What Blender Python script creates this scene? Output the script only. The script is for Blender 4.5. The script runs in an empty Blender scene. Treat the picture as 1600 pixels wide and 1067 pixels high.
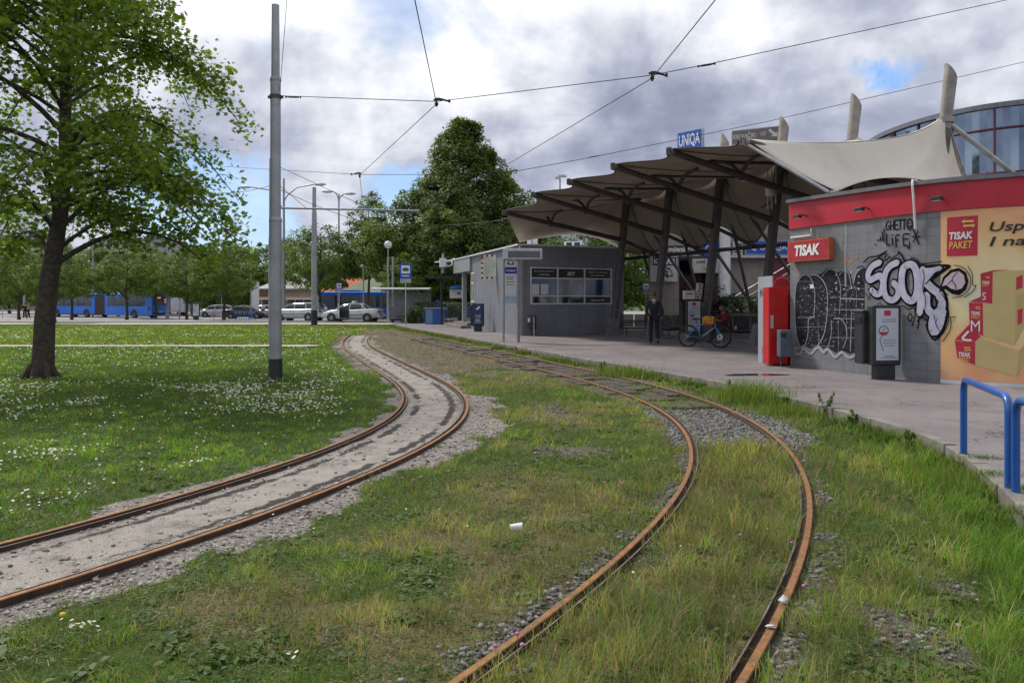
import bpy, bmesh, math, random
import numpy as np
from mathutils import Vector, Matrix
from mathutils.geometry import tessellate_polygon
C = bpy.context
scene = C.scene
COL = scene.collection
R = math.radians
rnd = random.Random(7)

# ---------------------------------------------------------------- camera
F = 1200.0; CX = 800.0; HOR = 471.0; CH = 1.6       # focal length in photo pixels, principal column, horizon row, eye height
cam_d = bpy.data.cameras.new('camera'); cam = bpy.data.objects.new('camera', cam_d); COL.objects.link(cam)
cam.location = (0, 0, CH); cam.rotation_euler = (R(90), 0, 0)
cam_d.sensor_width = 36; cam_d.lens = 27.0; cam_d.shift_y = -(533.5-HOR)/1600
cam_d.clip_end = 3000; cam_d.clip_start = 0.05
scene.camera = cam
scene.view_settings.view_transform = 'Standard'; scene.view_settings.look = 'None'
scene.view_settings.gamma = 1; scene.view_settings.use_curve_mapping = False
scene.view_settings.exposure = 0.66

# ---------------------------------------------------------------- sun and sky
SUN_EL = 50; SUN_AZ = -48          # azimuth from +Y towards +X (negative = left, ahead)
sl = bpy.data.lights.new('sun', 'SUN'); so = bpy.data.objects.new('sun', sl); COL.objects.link(so)
sl.energy = 2.3; sl.angle = R(9); sl.color = (1, .955, .89)
sd = Vector((math.sin(R(SUN_AZ))*math.cos(R(SUN_EL)), math.cos(R(SUN_AZ))*math.cos(R(SUN_EL)), math.sin(R(SUN_EL))))
so.rotation_euler = sd.to_track_quat('Z', 'Y').to_euler()
so.location = (0, 0, 30)

class NT:
    """small node-tree helper"""
    def __init__(s, nt): s.nt = nt
    def n(s, t, **k):
        x = s.nt.nodes.new(t)
        for a, b in k.items(): setattr(x, a, b)
        return x
    def put(s, node, idx, v):
        if isinstance(v, bpy.types.NodeSocket): s.nt.links.new(v, node.inputs[idx])
        elif v is not None: node.inputs[idx].default_value = v
    def m(s, op, a, b=None, c=None, clamp=False):
        x = s.n('ShaderNodeMath', operation=op, use_clamp=clamp); s.put(x, 0, a); s.put(x, 1, b)
        if c is not None: s.put(x, 2, c)
        return x.outputs[0]
    def noise(s, vec, scale, detail=4, rough=.55, dist=0.0):
        x = s.n('ShaderNodeTexNoise'); s.put(x, 'Vector', vec); s.put(x, 'Scale', scale); s.put(x, 'Detail', detail)
        s.put(x, 'Roughness', rough); s.put(x, 'Distortion', dist); return x.outputs[0]
    def ramp(s, f, pts):
        x = s.n('ShaderNodeValToRGB'); e = x.color_ramp.elements
        while len(e) < len(pts): e.new(.5)
        for i, (p, c) in enumerate(pts): e[i].position = p; e[i].color = (c[0], c[1], c[2], 1) if not isinstance(c, (int, float)) else (c, c, c, 1)
        s.put(x, 0, f); return x.outputs[0]
    def mix(s, f, a, b):
        x = s.n('ShaderNodeMix', data_type='RGBA'); s.put(x, 0, f)
        s.put(x, 6, a if isinstance(a, bpy.types.NodeSocket) else (*a, 1)); s.put(x, 7, b if isinstance(b, bpy.types.NodeSocket) else (*b, 1)); return x.outputs[2]

w = bpy.data.worlds.new('World'); scene.world = w; w.use_nodes = True
w.node_tree.nodes.clear(); T = NT(w.node_tree)
sky = T.n('ShaderNodeTexSky', sky_type='NISHITA'); sky.sun_disc = False
sky.sun_elevation = R(SUN_EL); sky.sun_rotation = R(SUN_AZ); sky.ozone_density = 2.0; sky.air_density = 1.0
tc = T.n('ShaderNodeTexCoord'); sx = T.n('ShaderNodeSeparateXYZ'); T.put(sx, 0, tc.outputs['Generated'])
dx, dy, dz = sx.outputs
zz = T.m('ADD', T.m('MAXIMUM', dz, 0.0), .30)
cb = T.n('ShaderNodeCombineXYZ'); T.put(cb, 0, T.m('DIVIDE', dx, zz)); T.put(cb, 1, T.m('DIVIDE', dy, zz)); T.put(cb, 2, 3.3)
pv = cb.outputs[0]
n_big = T.noise(pv, .95, 5, .55, .25)
n_mid = T.noise(pv, 2.6, 7, .58, .3)
v2 = T.n('ShaderNodeVectorMath', operation='ADD'); T.put(v2, 0, tc.outputs['Generated']); v2.inputs[1].default_value = (3.1, .4, 7.7)
n_cum = T.noise(v2.outputs[0], 6.0, 8, .56, .2)                      # cumulus relief, in direction space
shade = T.m('ADD', T.m('ADD', T.m('MULTIPLY', n_big, .55), T.m('MULTIPLY', n_mid, .25)), T.m('MULTIPLY', n_cum, .42))
cloud = T.ramp(shade, [(.43, (.125, .145, .205)), (.51, (.18, .20, .27)), (.575, (.28, .30, .37)), (.63, (.42, .44, .49)), (.71, (.66, .665, .69))])
def hole(cx_, cz_, rx, rz, nz, amp, soft):
    """opening in the cloud around one compass direction and height"""
    a = T.m('DIVIDE', T.m('SUBTRACT', T.m('DIVIDE', dx, T.m('MAXIMUM', dy, .05)), cx_), rx)
    b = T.m('DIVIDE', T.m('SUBTRACT', T.m('DIVIDE', dz, T.m('MAXIMUM', dy, .05)), cz_), rz)
    r2 = T.m('ADD', T.m('MULTIPLY', a, a), T.m('MULTIPLY', b, b))
    r2 = T.m('ADD', r2, T.m('MULTIPLY', T.m('SUBTRACT', nz, .5), amp))
    k = T.m('DIVIDE', T.m('SUBTRACT', 1.0, r2), soft, clamp=True)
    return T.m('MULTIPLY', k, T.m('GREATER_THAN', dy, .05))
n_f = T.noise(v2.outputs[0], 16, 6, .6, .3)
h1 = hole(.485, .300, .052, .026, n_f, 9.0, 2.2)
h2 = hole(-.33, .115, .22, .07, n_cum, 9.0, .6)
h3 = hole(-.13, .37, .20, .05, n_cum, 9.0, 2.4)
hh = T.m('MAXIMUM', T.m('MAXIMUM', h1, T.m('MULTIPLY', h2, .65)), T.m('MULTIPLY', h3, .30))
skyc = T.n('ShaderNodeVectorMath', operation='SCALE'); T.put(skyc, 0, sky.outputs[0]); skyc.inputs[3].default_value = .115
blue = T.mix(T.m('DIVIDE', dz, .25, clamp=True), (.36, .56, .80), (.03, .23, .62))
blue = T.mix(.35, blue, skyc.outputs[0])
col = T.mix(hh, cloud, blue)
bg = T.n('ShaderNodeBackground'); out = T.n('ShaderNodeOutputWorld')
up = T.n('ShaderNodeVectorMath', operation='SCALE'); T.put(up, 0, col); up.inputs[3].default_value = 11.2
T.put(bg, 0, up.outputs[0]); bg.inputs[1].default_value = .1
T.put(out, 0, bg.outputs[0])

# ---------------------------------------------------------------- helpers
def G(px, py, z=0.0):
    d = F*(CH-z)/(py-HOR); return Vector(((px-CX)/F*d, d, z))
def P(px, py, d):
    return Vector(((px-CX)/F*d, d, CH+(HOR-py)/F*d))

def mat(name, c, c2=None, rough=.6, metal=0.0, scale=6.0, bump=0.0, bscale=40.0, detail=5, lo=.35, hi=.65, trans=0.0, spec=.5, emit=None, coat=0.0, alpha=None, dirt=0.0):
    m = bpy.data.materials.new(name); m.use_nodes = True; nt = m.node_tree; nt.nodes.clear(); t = NT(nt)
    b = t.n('ShaderNodeBsdfPrincipled'); o = t.n('ShaderNodeOutputMaterial')
    co = t.n('ShaderNodeNewGeometry').outputs['Position']
    if c2 is None: c2 = tuple(x*.82 for x in c)
    f = t.ramp(t.noise(co, scale, detail, .6), [(lo, 0.0), (hi, 1.0)])
    colr = t.mix(f, c, c2)
    if dirt > 0:
        f2 = t.ramp(t.noise(co, scale*.37, 6, .7), [(.5, 0.0), (.72, dirt)])
        colr = t.mix(f2, colr, (.12, .105, .09))
    t.put(b, 'Base Color', colr); b.inputs['Metallic'].default_value = metal
    t.put(b, 'Roughness', t.m('ADD', rough-.06, t.m('MULTIPLY', f, .12)))
    b.inputs['Specular IOR Level'].default_value = spec
    if coat: b.inputs['Coat Weight'].default_value = coat; b.inputs['Coat Roughness'].default_value = .08
    if bump > 0:
        bp = t.n('ShaderNodeBump'); bp.inputs['Strength'].default_value = bump; bp.inputs['Distance'].default_value = .02
        t.put(bp, 'Height', t.noise(co, bscale, 4, .6)); t.put(b, 'Normal', bp.outputs[0])
    if emit: t.put(b, 'Emission Color', (*emit[0], 1)); b.inputs['Emission Strength'].default_value = emit[1]
    res = b.outputs[0]
    if trans > 0:
        tr = t.n('ShaderNodeBsdfTranslucent'); t.put(tr, 0, colr); ms = t.n('ShaderNodeMixShader'); ms.inputs[0].default_value = trans
        t.put(ms, 1, res); t.put(ms, 2, tr.outputs[0]); res = ms.outputs[0]
    if alpha is not None:
        tp = t.n('ShaderNodeBsdfTransparent'); ms = t.n('ShaderNodeMixShader'); ms.inputs[0].default_value = alpha
        t.put(ms, 1, tp.outputs[0]); t.put(ms, 2, res); res = ms.outputs[0]
    t.put(o, 0, res); return m

def mat_attr(name, rough=.8, trans=.3, spec=.2, bump=0):
    """colour read from the per-leaf / per-blade attribute 'Col' (the leaf's own colour)"""
    m = bpy.data.materials.new(name); m.use_nodes = True; nt = m.node_tree; nt.nodes.clear(); t = NT(nt)
    b = t.n('ShaderNodeBsdfPrincipled'); o = t.n('ShaderNodeOutputMaterial')
    a = t.n('ShaderNodeAttribute', attribute_name='Col'); t.put(b, 'Base Color', a.outputs[0])
    b.inputs['Roughness'].default_value = rough; b.inputs['Specular IOR Level'].default_value = spec
    res = b.outputs[0]
    if trans > 0:
        tr = t.n('ShaderNodeBsdfTranslucent'); hs = t.n('ShaderNodeVectorMath', operation='MULTIPLY'); t.put(hs, 0, a.outputs[0]); hs.inputs[1].default_value = (1.5, 1.6, .6)
        t.put(tr, 0, hs.outputs[0]); ms = t.n('ShaderNodeMixShader'); ms.inputs[0].default_value = trans
        t.put(ms, 1, res); t.put(ms, 2, tr.outputs[0]); res = ms.outputs[0]
    t.put(o, 0, res); return m

class MB:
    """collects shapes; build() links them as ONE mesh object"""
    def __init__(s): s.v = []; s.f = []; s.m = []; s.uv = []; s.sm = []
    def add(s, vs, fs, mi=0, uv=None, smooth=False):
        o = len(s.v); s.v += [tuple(p) for p in vs]
        for k, f in enumerate(fs):
            s.f.append([o+i for i in f]); s.m.append(mi); s.sm.append(smooth)
            s.uv.append(uv[k] if uv else None)
        return s
    def box(s, c, size, rz=0, mi=0, M=None):
        hx, hy, hz = size[0]/2, size[1]/2, size[2]/2
        cs, sn = math.cos(rz), math.sin(rz); vs = []
        for z in (-hz, hz):
            for x, y in ((-hx, -hy), (hx, -hy), (hx, hy), (-hx, hy)):
                vs.append(Vector((c[0]+x*cs-y*sn, c[1]+x*sn+y*cs, c[2]+z)))
        if M: vs = [M @ p for p in vs]
        return s.add(vs, [(3, 2, 1, 0), (4, 5, 6, 7), (0, 1, 5, 4), (1, 2, 6, 5), (2, 3, 7, 6), (3, 0, 4, 7)], mi)
    def slab(s, o, ex, ey, ez, mi=0):
        """box from a corner and three edge vectors"""
        o, ex, ey, ez = Vector(o), Vector(ex), Vector(ey), Vector(ez)
        vs = [o, o+ex, o+ex+ey, o+ey, o+ez, o+ex+ez, o+ex+ey+ez, o+ey+ez]
        return s.add(vs, [(3, 2, 1, 0), (4, 5, 6, 7), (0, 1, 5, 4), (1, 2, 6, 5), (2, 3, 7, 6), (3, 0, 4, 7)], mi)
    def prism(s, poly, z0, z1, mi=0):
        n = len(poly); vs = [(p[0], p[1], z0) for p in poly]+[(p[0], p[1], z1) for p in poly]
        fs = [(i, (i+1) % n, n+(i+1) % n, n+i) for i in range(n)]
        tri = tessellate_polygon([[Vector((p[0], p[1], 0)) for p in poly]])
        fs += [tuple(n+i for i in t) for t in tri]+[tuple(reversed(t)) for t in tri]
        return s.add(vs, fs, mi)
    def sheet(s, poly, fr, d0, d1, mi=0):
        """flat outline poly (2-D) extruded in frame fr=(o,ex,ey,n) from d0 to d1 along n"""
        o, ex, ey, nn = fr; n = len(poly)
        vs = [o+ex*p[0]+ey*p[1]+nn*d0 for p in poly]+[o+ex*p[0]+ey*p[1]+nn*d1 for p in poly]
        tri = tessellate_polygon([[Vector((p[0], p[1], 0)) for p in poly]])
        fs = [(i, (i+1) % n, n+(i+1) % n, n+i) for i in range(n)]+[tuple(n+i for i in t) for t in tri]+[tuple(reversed(t)) for t in tri]
        return s.add(vs, fs, mi)
    def tube(s, pts, r, n=8, mi=0, cap=True, flat=1.0):
        pts = [Vector(p) for p in pts]; m = len(pts)
        rs = r if isinstance(r, (list, tuple)) else [r]*m
        vs = []; prev = None
        for i, p in enumerate(pts):
            t = (pts[min(i+1, m-1)]-pts[max(i-1, 0)]).normalized()
            if prev is None:
                a = Vector((0, 0, 1)) if abs(t.z) < .9 else Vector((1, 0, 0)); u = t.cross(a).normalized()
            else: u = (prev-t*prev.dot(t)).normalized()
            prev = u; w_ = t.cross(u)
            for k in range(n):
                a = 2*math.pi*k/n; vs.append(p+u*math.cos(a)*rs[i]+w_*math.sin(a)*rs[i]*flat)
        fs = []
        for i in range(m-1):
            for k in range(n):
                a = i*n+k; b = i*n+(k+1) % n; fs.append((a, b, b+n, a+n))
        s.add(vs, fs, mi, smooth=True)
        if cap: s.add(vs[:n], [tuple(range(n-1, -1, -1))], mi); s.add(vs[-n:], [tuple(range(n))], mi)
        return s
    def lathe(s, c, prof, n=16, mi=0, smooth=True):
        vs = []; fs = []; m = len(prof)
        for (r, z) in prof:
            for k in range(n):
                a = 2*math.pi*k/n; vs.append((c[0]+r*math.cos(a), c[1]+r*math.sin(a), c[2]+z))
        for i in range(m-1):
            for k in range(n):
                a = i*n+k; b = i*n+(k+1) % n; fs.append((a, b, b+n, a+n))
        s.add(vs, fs, mi, smooth=smooth)
        if prof[0][0] > 1e-4: s.add(vs[:n], [tuple(range(n-1, -1, -1))], mi)
        if prof[-1][0] > 1e-4: s.add(vs[-n:], [tuple(range(n))], mi)
        return s
    def loft(s, rings, mi=0, smooth=True, cap=True, closed=True):
        n = len(rings[0]); vs = [p for r_ in rings for p in r_]; fs = []
        for i in range(len(rings)-1):
            for k in range(n if closed else n-1):
                a = i*n+k; b = i*n+(k+1) % n; fs.append((a, b, b+n, a+n))
        s.add(vs, fs, mi, smooth=smooth)
        if cap: s.add(rings[0], [tuple(range(n-1, -1, -1))], mi); s.add(rings[-1], [tuple(range(n))], mi)
        return s
    def text(s, body, fr, width=None, height=.1, offset=0.0, depth=.004, mi=0, shear=0.0, align='CENTER', mapper=None, lspace=1.0):
        vs, fs = text_mesh(body, offset, shear, align, lspace)
        xs = [v[0] for v in vs]; ys = [v[1] for v in vs]
        x0, x1, y0, y1 = min(xs), max(xs), min(ys), max(ys)
        sy = height/(y1-y0); sxx = (width/(x1-x0)) if width else sy
        cx0 = (x0+x1)/2 if align == 'CENTER' else x0
        P2 = [((x-cx0)*sxx, (y-y0)*sy) for x, y in vs]
        if mapper: q = [mapper(a, b) for a, b in P2]
        else: o, ex, ey, nn = fr; q = [o+ex*a+ey*b+nn*depth for a, b in P2]
        return s.add(q, fs, mi)
    def build(s, name, mats, parent=None, world=True, bevel=0.0, seg=2, autosmooth=False, label=None):
        me = bpy.data.meshes.new(name)
        off = Vector((0, 0, 0))
        if parent is not None and world: off = root_loc(parent)
        vv = [tuple(Vector(p)-off) for p in s.v] if off.length > 0 else s.v
        me.from_pydata(vv, [], s.f)
        if not isinstance(mats, (list, tuple)): mats = [mats]
        for m in mats: me.materials.append(m)
        me.polygons.foreach_set('material_index', s.m); me.polygons.foreach_set('use_smooth', s.sm)
        if any(u is not None for u in s.uv):
            ul = me.uv_layers.new(name='UVMap')
            for p, u in zip(me.polygons, s.uv):
                if u is None: continue
                for k, li in enumerate(p.loop_indices): ul.data[li].uv = u[k]
        me.update()
        o = bpy.data.objects.new(name, me); COL.objects.link(o)
        if parent is not None: o.parent = parent
        if bevel > 0:
            b = o.modifiers.new('bevel', 'BEVEL'); b.width = bevel; b.segments = seg; b.limit_method = 'ANGLE'; b.angle_limit = R(40)
        if label: o['label'] = label
        return o

def root_loc(o):
    while o.parent is not None: o = o.parent
    return o.location.copy()
_tc = {}
def text_mesh(body, offset=0.0, shear=0.0, align='CENTER', lspace=1.0):
    k = (body, offset, shear, lspace)
    if k in _tc: return _tc[k]
    cu = bpy.data.curves.new('lettering_curve', 'FONT'); cu.body = body; cu.offset = offset; cu.shear = shear; cu.resolution_u = 3; cu.space_character = lspace
    cu.align_x = 'LEFT'
    ob = bpy.data.objects.new('lettering_tmp', cu); COL.objects.link(ob)
    C.view_layer.update(); me = ob.evaluated_get(C.evaluated_depsgraph_get()).to_mesh()
    r_ = ([(v.co.x, v.co.y) for v in me.vertices], [tuple(p.vertices) for p in me.polygons])
    ob.evaluated_get(C.evaluated_depsgraph_get()).to_mesh_clear()
    bpy.data.objects.remove(ob); bpy.data.curves.remove(cu); _tc[k] = r_; return r_

def tag(o, label, cat, group=None, kind=None):
    o['label'] = label; o['category'] = cat
    if group: o['group'] = group
    if kind: o['kind'] = kind
    return o
def thing(name, label, cat, loc=(0, 0, 0), rz=0, group=None):
    o = bpy.data.objects.new(name, None); COL.objects.link(o); o.empty_display_size = .2
    o.location = loc; o.rotation_euler = (0, 0, rz); return tag(o, label, cat, group)
def struct(o): o['kind'] = 'structure'; return o
def dup(root, loc, rz=None, label=None, group=None, scale=None):
    r = root.copy(); COL.objects.link(r); r.location = loc
    if rz is not None: r.rotation_euler = (0, 0, rz)
    if scale is not None: r.scale = scale if isinstance(scale, tuple) else (scale,)*3
    if label: r['label'] = label
    if group: r['group'] = group
    for ch in list(root.children):
        c = ch.copy(); COL.objects.link(c); c.parent = r
        for g in list(ch.children):
            d = g.copy(); COL.objects.link(d); d.parent = c
    return r
def frame(o, ex, ey=(0, 0, 1)):
    ex = Vector(ex).normalized(); ey = Vector(ey).normalized(); return (Vector(o), ex, ey, ex.cross(ey).normalized())

# numpy value noise
_rs = np.random.RandomState(5); _tab = _rs.rand(256, 256)
def vn(x, y):
    x = np.asarray(x, float); y = np.asarray(y, float)
    xi = np.floor(x).astype(int); yi = np.floor(y).astype(int); fx = x-xi; fy = y-yi
    fx = fx*fx*(3-2*fx); fy = fy*fy*(3-2*fy)
    g = lambda a, b: _tab[a & 255, b & 255]
    return (g(xi, yi)*(1-fx)+g(xi+1, yi)*fx)*(1-fy)+(g(xi, yi+1)*(1-fx)+g(xi+1, yi+1)*fx)*fy
def fbm(x, y, o=4):
    s = 0; a = .5; t = 0
    for i in range(o):
        s = s+a*vn(x*2**i+17.3*i, y*2**i+9.1*i); t += a; a *= .5
    return s/t
def spline(pts, step=.15):
    """Catmull-Rom through 2-D points, resampled to even spacing"""
    p = [np.array(q, float) for q in pts]; p = [2*p[0]-p[1]]+p+[2*p[-1]-p[-2]]; o = []
    for i in range(1, len(p)-2):
        for t in np.linspace(0, 1, 24, endpoint=False):
            o.append(.5*((2*p[i])+(-p[i-1]+p[i+1])*t+(2*p[i-1]-5*p[i]+4*p[i+1]-p[i+2])*t*t+(-p[i-1]+3*p[i]-3*p[i+1]+p[i+2])*t**3))
    o.append(p[-2]); o = np.array(o)
    L = np.r_[0, np.cumsum(np.hypot(*np.diff(o, axis=0).T))]; n = int(L[-1]/step)+1; q = np.linspace(0, L[-1], n)
    return np.c_[np.interp(q, L, o[:, 0]), np.interp(q, L, o[:, 1])]
def smooth_line(a, k=9, it=2):
    for _ in range(it):
        b = a.copy()
        for i in range(len(a)):
            r_ = min(k, i, len(a)-1-i); b[i] = a[i-r_:i+r_+1].mean(0)
        a = b
    return a
def offset_line(a, d):
    t = np.gradient(a, axis=0); t /= np.hypot(t[:, 0], t[:, 1])[:, None]
    return a+np.c_[t[:, 1], -t[:, 0]]*d        # +d = right of travel
def side_dist(X, Y, L):
    """distance to polyline, signed (+ = right of travel), and index along it"""
    sh = X.shape; X = X.ravel(); Y = Y.ravel(); best = np.full(X.shape, 1e9); sg = np.zeros(X.shape); ix = np.zeros(X.shape, int)
    L = L[::2]
    T_ = np.gradient(L, axis=0); T_ /= np.hypot(T_[:, 0], T_[:, 1])[:, None]
    for i, (p, t) in enumerate(zip(L, T_)):
        ax = X-p[0]; ay = Y-p[1]; d = ax*ax+ay*ay; k = d < best
        best[k] = d[k]; sg[k] = (ax*t[1]-ay*t[0])[k]; ix[k] = i
    return (np.sqrt(best)*np.sign(sg)).reshape(sh), ix.reshape(sh)
def sstep(a, b, x): t = np.clip((x-a)/(b-a), 0, 1); return t*t*(3-2*t)

def numpy_mesh(name, verts, faces_flat, loop_tot, mats, cols=None, smooth=False, mi=None):
    me = bpy.data.meshes.new(name); nv = len(verts); nf = len(loop_tot)
    me.vertices.add(nv); me.vertices.foreach_set('co', np.asarray(verts, np.float32).ravel())
    me.loops.add(len(faces_flat)); me.loops.foreach_set('vertex_index', np.asarray(faces_flat, np.int32))
    me.polygons.add(nf); st = np.r_[0, np.cumsum(loop_tot)[:-1]].astype(np.int32)
    me.polygons.foreach_set('loop_start', st); me.polygons.foreach_set('loop_total', np.asarray(loop_tot, np.int32))
    if smooth: me.polygons.foreach_set('use_smooth', np.ones(nf, bool))
    if mi is not None: me.polygons.foreach_set('material_index', np.asarray(mi, np.int32))
    for m in (mats if isinstance(mats, list) else [mats]): me.materials.append(m)
    if cols is not None:
        a = me.color_attributes.new('Col', 'FLOAT_COLOR', 'POINT'); c4 = np.ones((nv, 4), np.float32); c4[:, :3] = cols
        a.data.foreach_set('color', c4.ravel())
    me.update(calc_edges=True); me.validate(); return me
# ================================================================= GROUND
def gz(x, y):
    """ground height: level, dipping 0.3 m at the bus street"""
    return -.3*sstep(66, 76, np.asarray(y, float))
# --- rail lines measured on the ground (x, y): outer rail of the left track, left rail of the right track
railA = spline([(-6.6, -1.2), (-5.0, .9), (-3.9, 2.35), (-2.68, 4.02), (-2.32, 4.64), (-1.86, 5.58), (-1.58, 6.32), (-1.21, 7.27), (-.93, 8.2), (-.70, 9.41), (-.60, 10.7), (-.66, 12.07), (-.95, 13.8), (-1.52, 15.9), (-2.62, 19.4), (-3.95, 23.7), (-5.0, 27.3), (-5.9, 31.5), (-6.6, 36.0)])
railA = smooth_line(railA, 9, 2)
railB = spline([(-3.1, -1.4), (-1.9, .6), (-1.05, 1.95), (-.17, 3.22), (.34, 4.05), (.74, 4.81), (1.216, 5.84), (1.60, 6.76), (1.94, 8.03), (2.15, 9.41), (2.24, 11.0), (2.08, 12.5), (1.76, 14.1), (1.32, 15.87), (.70, 17.7), (.0, 19.9), (-1.17, 23.4), (-2.25, 26.8), (-4.07, 32.5), (-5.4, 36.6), (-6.9, 41.5)])
railB = smooth_line(railB, 9, 2)
railA2 = offset_line(railA, -1.0); railB2 = offset_line(railB, 1.0)
midA = offset_line(railA, -.5); midB = offset_line(railB, .5)
kerb = spline([(1.9, .2), (2.5, 2.0), (3.0, 3.9), (3.42, 5.07), (3.9, 6.1), (4.42, 7.5), (4.63, 8.97), (4.32, 11.03), (3.95, 13.2), (3.5, 15.0), (2.8, 16.9), (1.67, 20.0), (.05, 25.2), (-2.7, 33.9), (-5.4, 42.0), (-7.6, 49.0)], .3)
kerb = smooth_line(kerb, 5, 1)

def zones(X, Y):
    """how much of each cover lies at a spot (all 0..1)"""
    n1 = fbm(X*1.3, Y*1.3); n2 = fbm(X*4+50, Y*4+20); n3 = fbm(X*.45+9, Y*.45+3)
    dA, iA = side_dist(X, Y, midA); dB, iB = side_dist(X, Y, midB); dK, _ = side_dist(X, Y, kerb)
    wob = (n1-.5)*.9+(n2-.5)*.5
    # pale crushed stone round the left track, wider on the outer side of the bend
    wid = .68+.30*np.exp(-((Y-10.5)/3.0)**2)*(dA > 0)+.12*(dA > 0)*(Y < 8)
    grav = 1-sstep(-.12, .16, np.abs(dA)-wid+wob*.95)
    grav = np.where(Y > 40, 0, grav)
    centreA = 1-sstep(.25, .5, np.abs(dA)+wob*.1)
    oil = np.exp(-((np.abs(dA)-.27-.03*n1)/.05)**2)*sstep(.30, .5, n2*.5+n1*.5)*sstep(3, 7, Y)*1.2
    # brown worn soil between the tracks where they join
    soil = sstep(13.5, 19, Y)*(1-sstep(-.1, .5, dK))*(dA > -.9)*sstep(.30, .46, n1*.6+n3*.3+(Y-16)*.012)
    soil = np.where(Y > 44, 0, soil)
    # grey ballast of the right track
    bal = .82*(np.abs(dB) < 1.6)*sstep(8.2, 8.9, Y+wob*1.1)*(1-sstep(11.0, 11.8, Y+wob*.6))*(1-sstep(.85, 1.1, dB+wob*.4))*(1-sstep(.6, .95, -dB+wob*.4))
    edgeB = (np.exp(-((dB-.62)/.10)**2)+np.exp(-((dB+.60)/.10)**2))*sstep(.36, .55, n2)*(Y < 12)
    soilB = (np.abs(dB) < .9)*sstep(11.2, 12.5, Y)*.75*sstep(.2, .5, n1)
    # bare stony spots in the middle lawn
    p1 = np.exp(-(((X-.68)/.55)**2+((Y-8.25)/.45)**2)); p2 = .8*np.exp(-(((X-.6)/.5)**2+((Y-11.2)/1.6)**2)); p3 = .75*np.exp(-(((X-.9)/.35)**2+((Y-4.9)/.35)**2))
    p4 = .85*np.exp(-(((X-1.95)/.32)**2+((Y-3.75)/.5)**2)); p5 = .6*np.exp(-(((X-2.5)/.3)**2+((Y-4.35)/.35)**2)); p6 = .55*np.exp(-(((X+.1)/.5)**2+((Y-3.4)/.3)**2))
    p1 = p1+1.2*np.exp(-(((X+10.05)/.55)**2+((Y-16.3)/.5)**2))
    bare = .85*sstep(.42, .85, (p1+p2+p3+p4+p5+p6)*.75+n2*.42)
    # dry grass share
    mid = (dA > .5)*(dB < -.5)
    dry = .16+.42*sstep(.46, .64, n1*.5+n3*.5)*mid
    dry = dry+.45*(np.abs(dB) < .55)*(Y < 8.6)+.30*(dB > .5)*(dB < 1.5)*sstep(.3, .5, n1)+.12*mid
    dry = dry+.5*np.exp(-(((X-.15)/.8)**2+((Y-6.4)/.9)**2))
    dry = np.where((dA < -.9), .12+.16*sstep(.5, .7, n1), dry)
    dry = dry*(1-.75*sstep(1.2, 1.9, dB)*(Y < 7))
    dry = np.clip(dry, 0, .95)
    return dict(grav=grav, centre=centreA, oil=oil, soil=np.clip(soil+soilB, 0, 1), bal=bal, edge=np.clip(edgeB, 0, 1), bare=bare, dry=dry, dA=dA, dB=dB, dK=dK, n1=n1, n2=n2, n3=n3)

# non-uniform grid out to the horizon
def axis(lo, hi, fine_lo, fine_hi, st, grow=1.13):
    a = list(np.arange(fine_lo, fine_hi+1e-6, st)); s_ = st; x = a[-1]
    while x < hi: s_ *= grow; x += s_; a.append(x)
    s_ = st; x = a[0]; b = []
    while x > lo: s_ *= grow; x -= s_; b.append(x)
    return np.array(b[::-1]+a)
gx = axis(-900, 900, -9, 6.5, .075, 1.09); gy1 = np.arange(1.5, 14, .075); gy2 = []
y_ = 14.0; s_ = .08
while y_ < 1500: gy2.append(y_); s_ *= 1.022 if y_ < 80 else 1.12; y_ += s_
gy = np.r_[np.array([-60, -20, -8, -3, 0]), gy1, np.array(gy2)]
GX, GY = np.meshgrid(gx, gy)
ZN = zones(GX, GY)
relief = (ZN['n1']-.5)*.05+(ZN['n2']-.5)*.03
hard = np.clip(ZN['grav']+ZN['bal'], 0, 1)
GZ = gz(GX, GY)+np.where(GY < 50, relief*(1-hard*.55)-.012-.006*hard, -.02)
GZ = np.where(np.abs(ZN['dA']) < .65, np.minimum(GZ, -.012), GZ); GZ = np.where(np.abs(ZN['dB']) < .62, np.minimum(GZ, -.012), GZ)
GZ = np.where(ZN['dK'] > -.12, np.minimum(GZ, -.03), GZ)
ny, nx = GX.shape; idx = np.arange(nx*ny).reshape(ny, nx)
q = np.stack([idx[:-1, :-1], idx[:-1, 1:], idx[1:, 1:], idx[1:, :-1]], -1).reshape(-1, 4)

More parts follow.
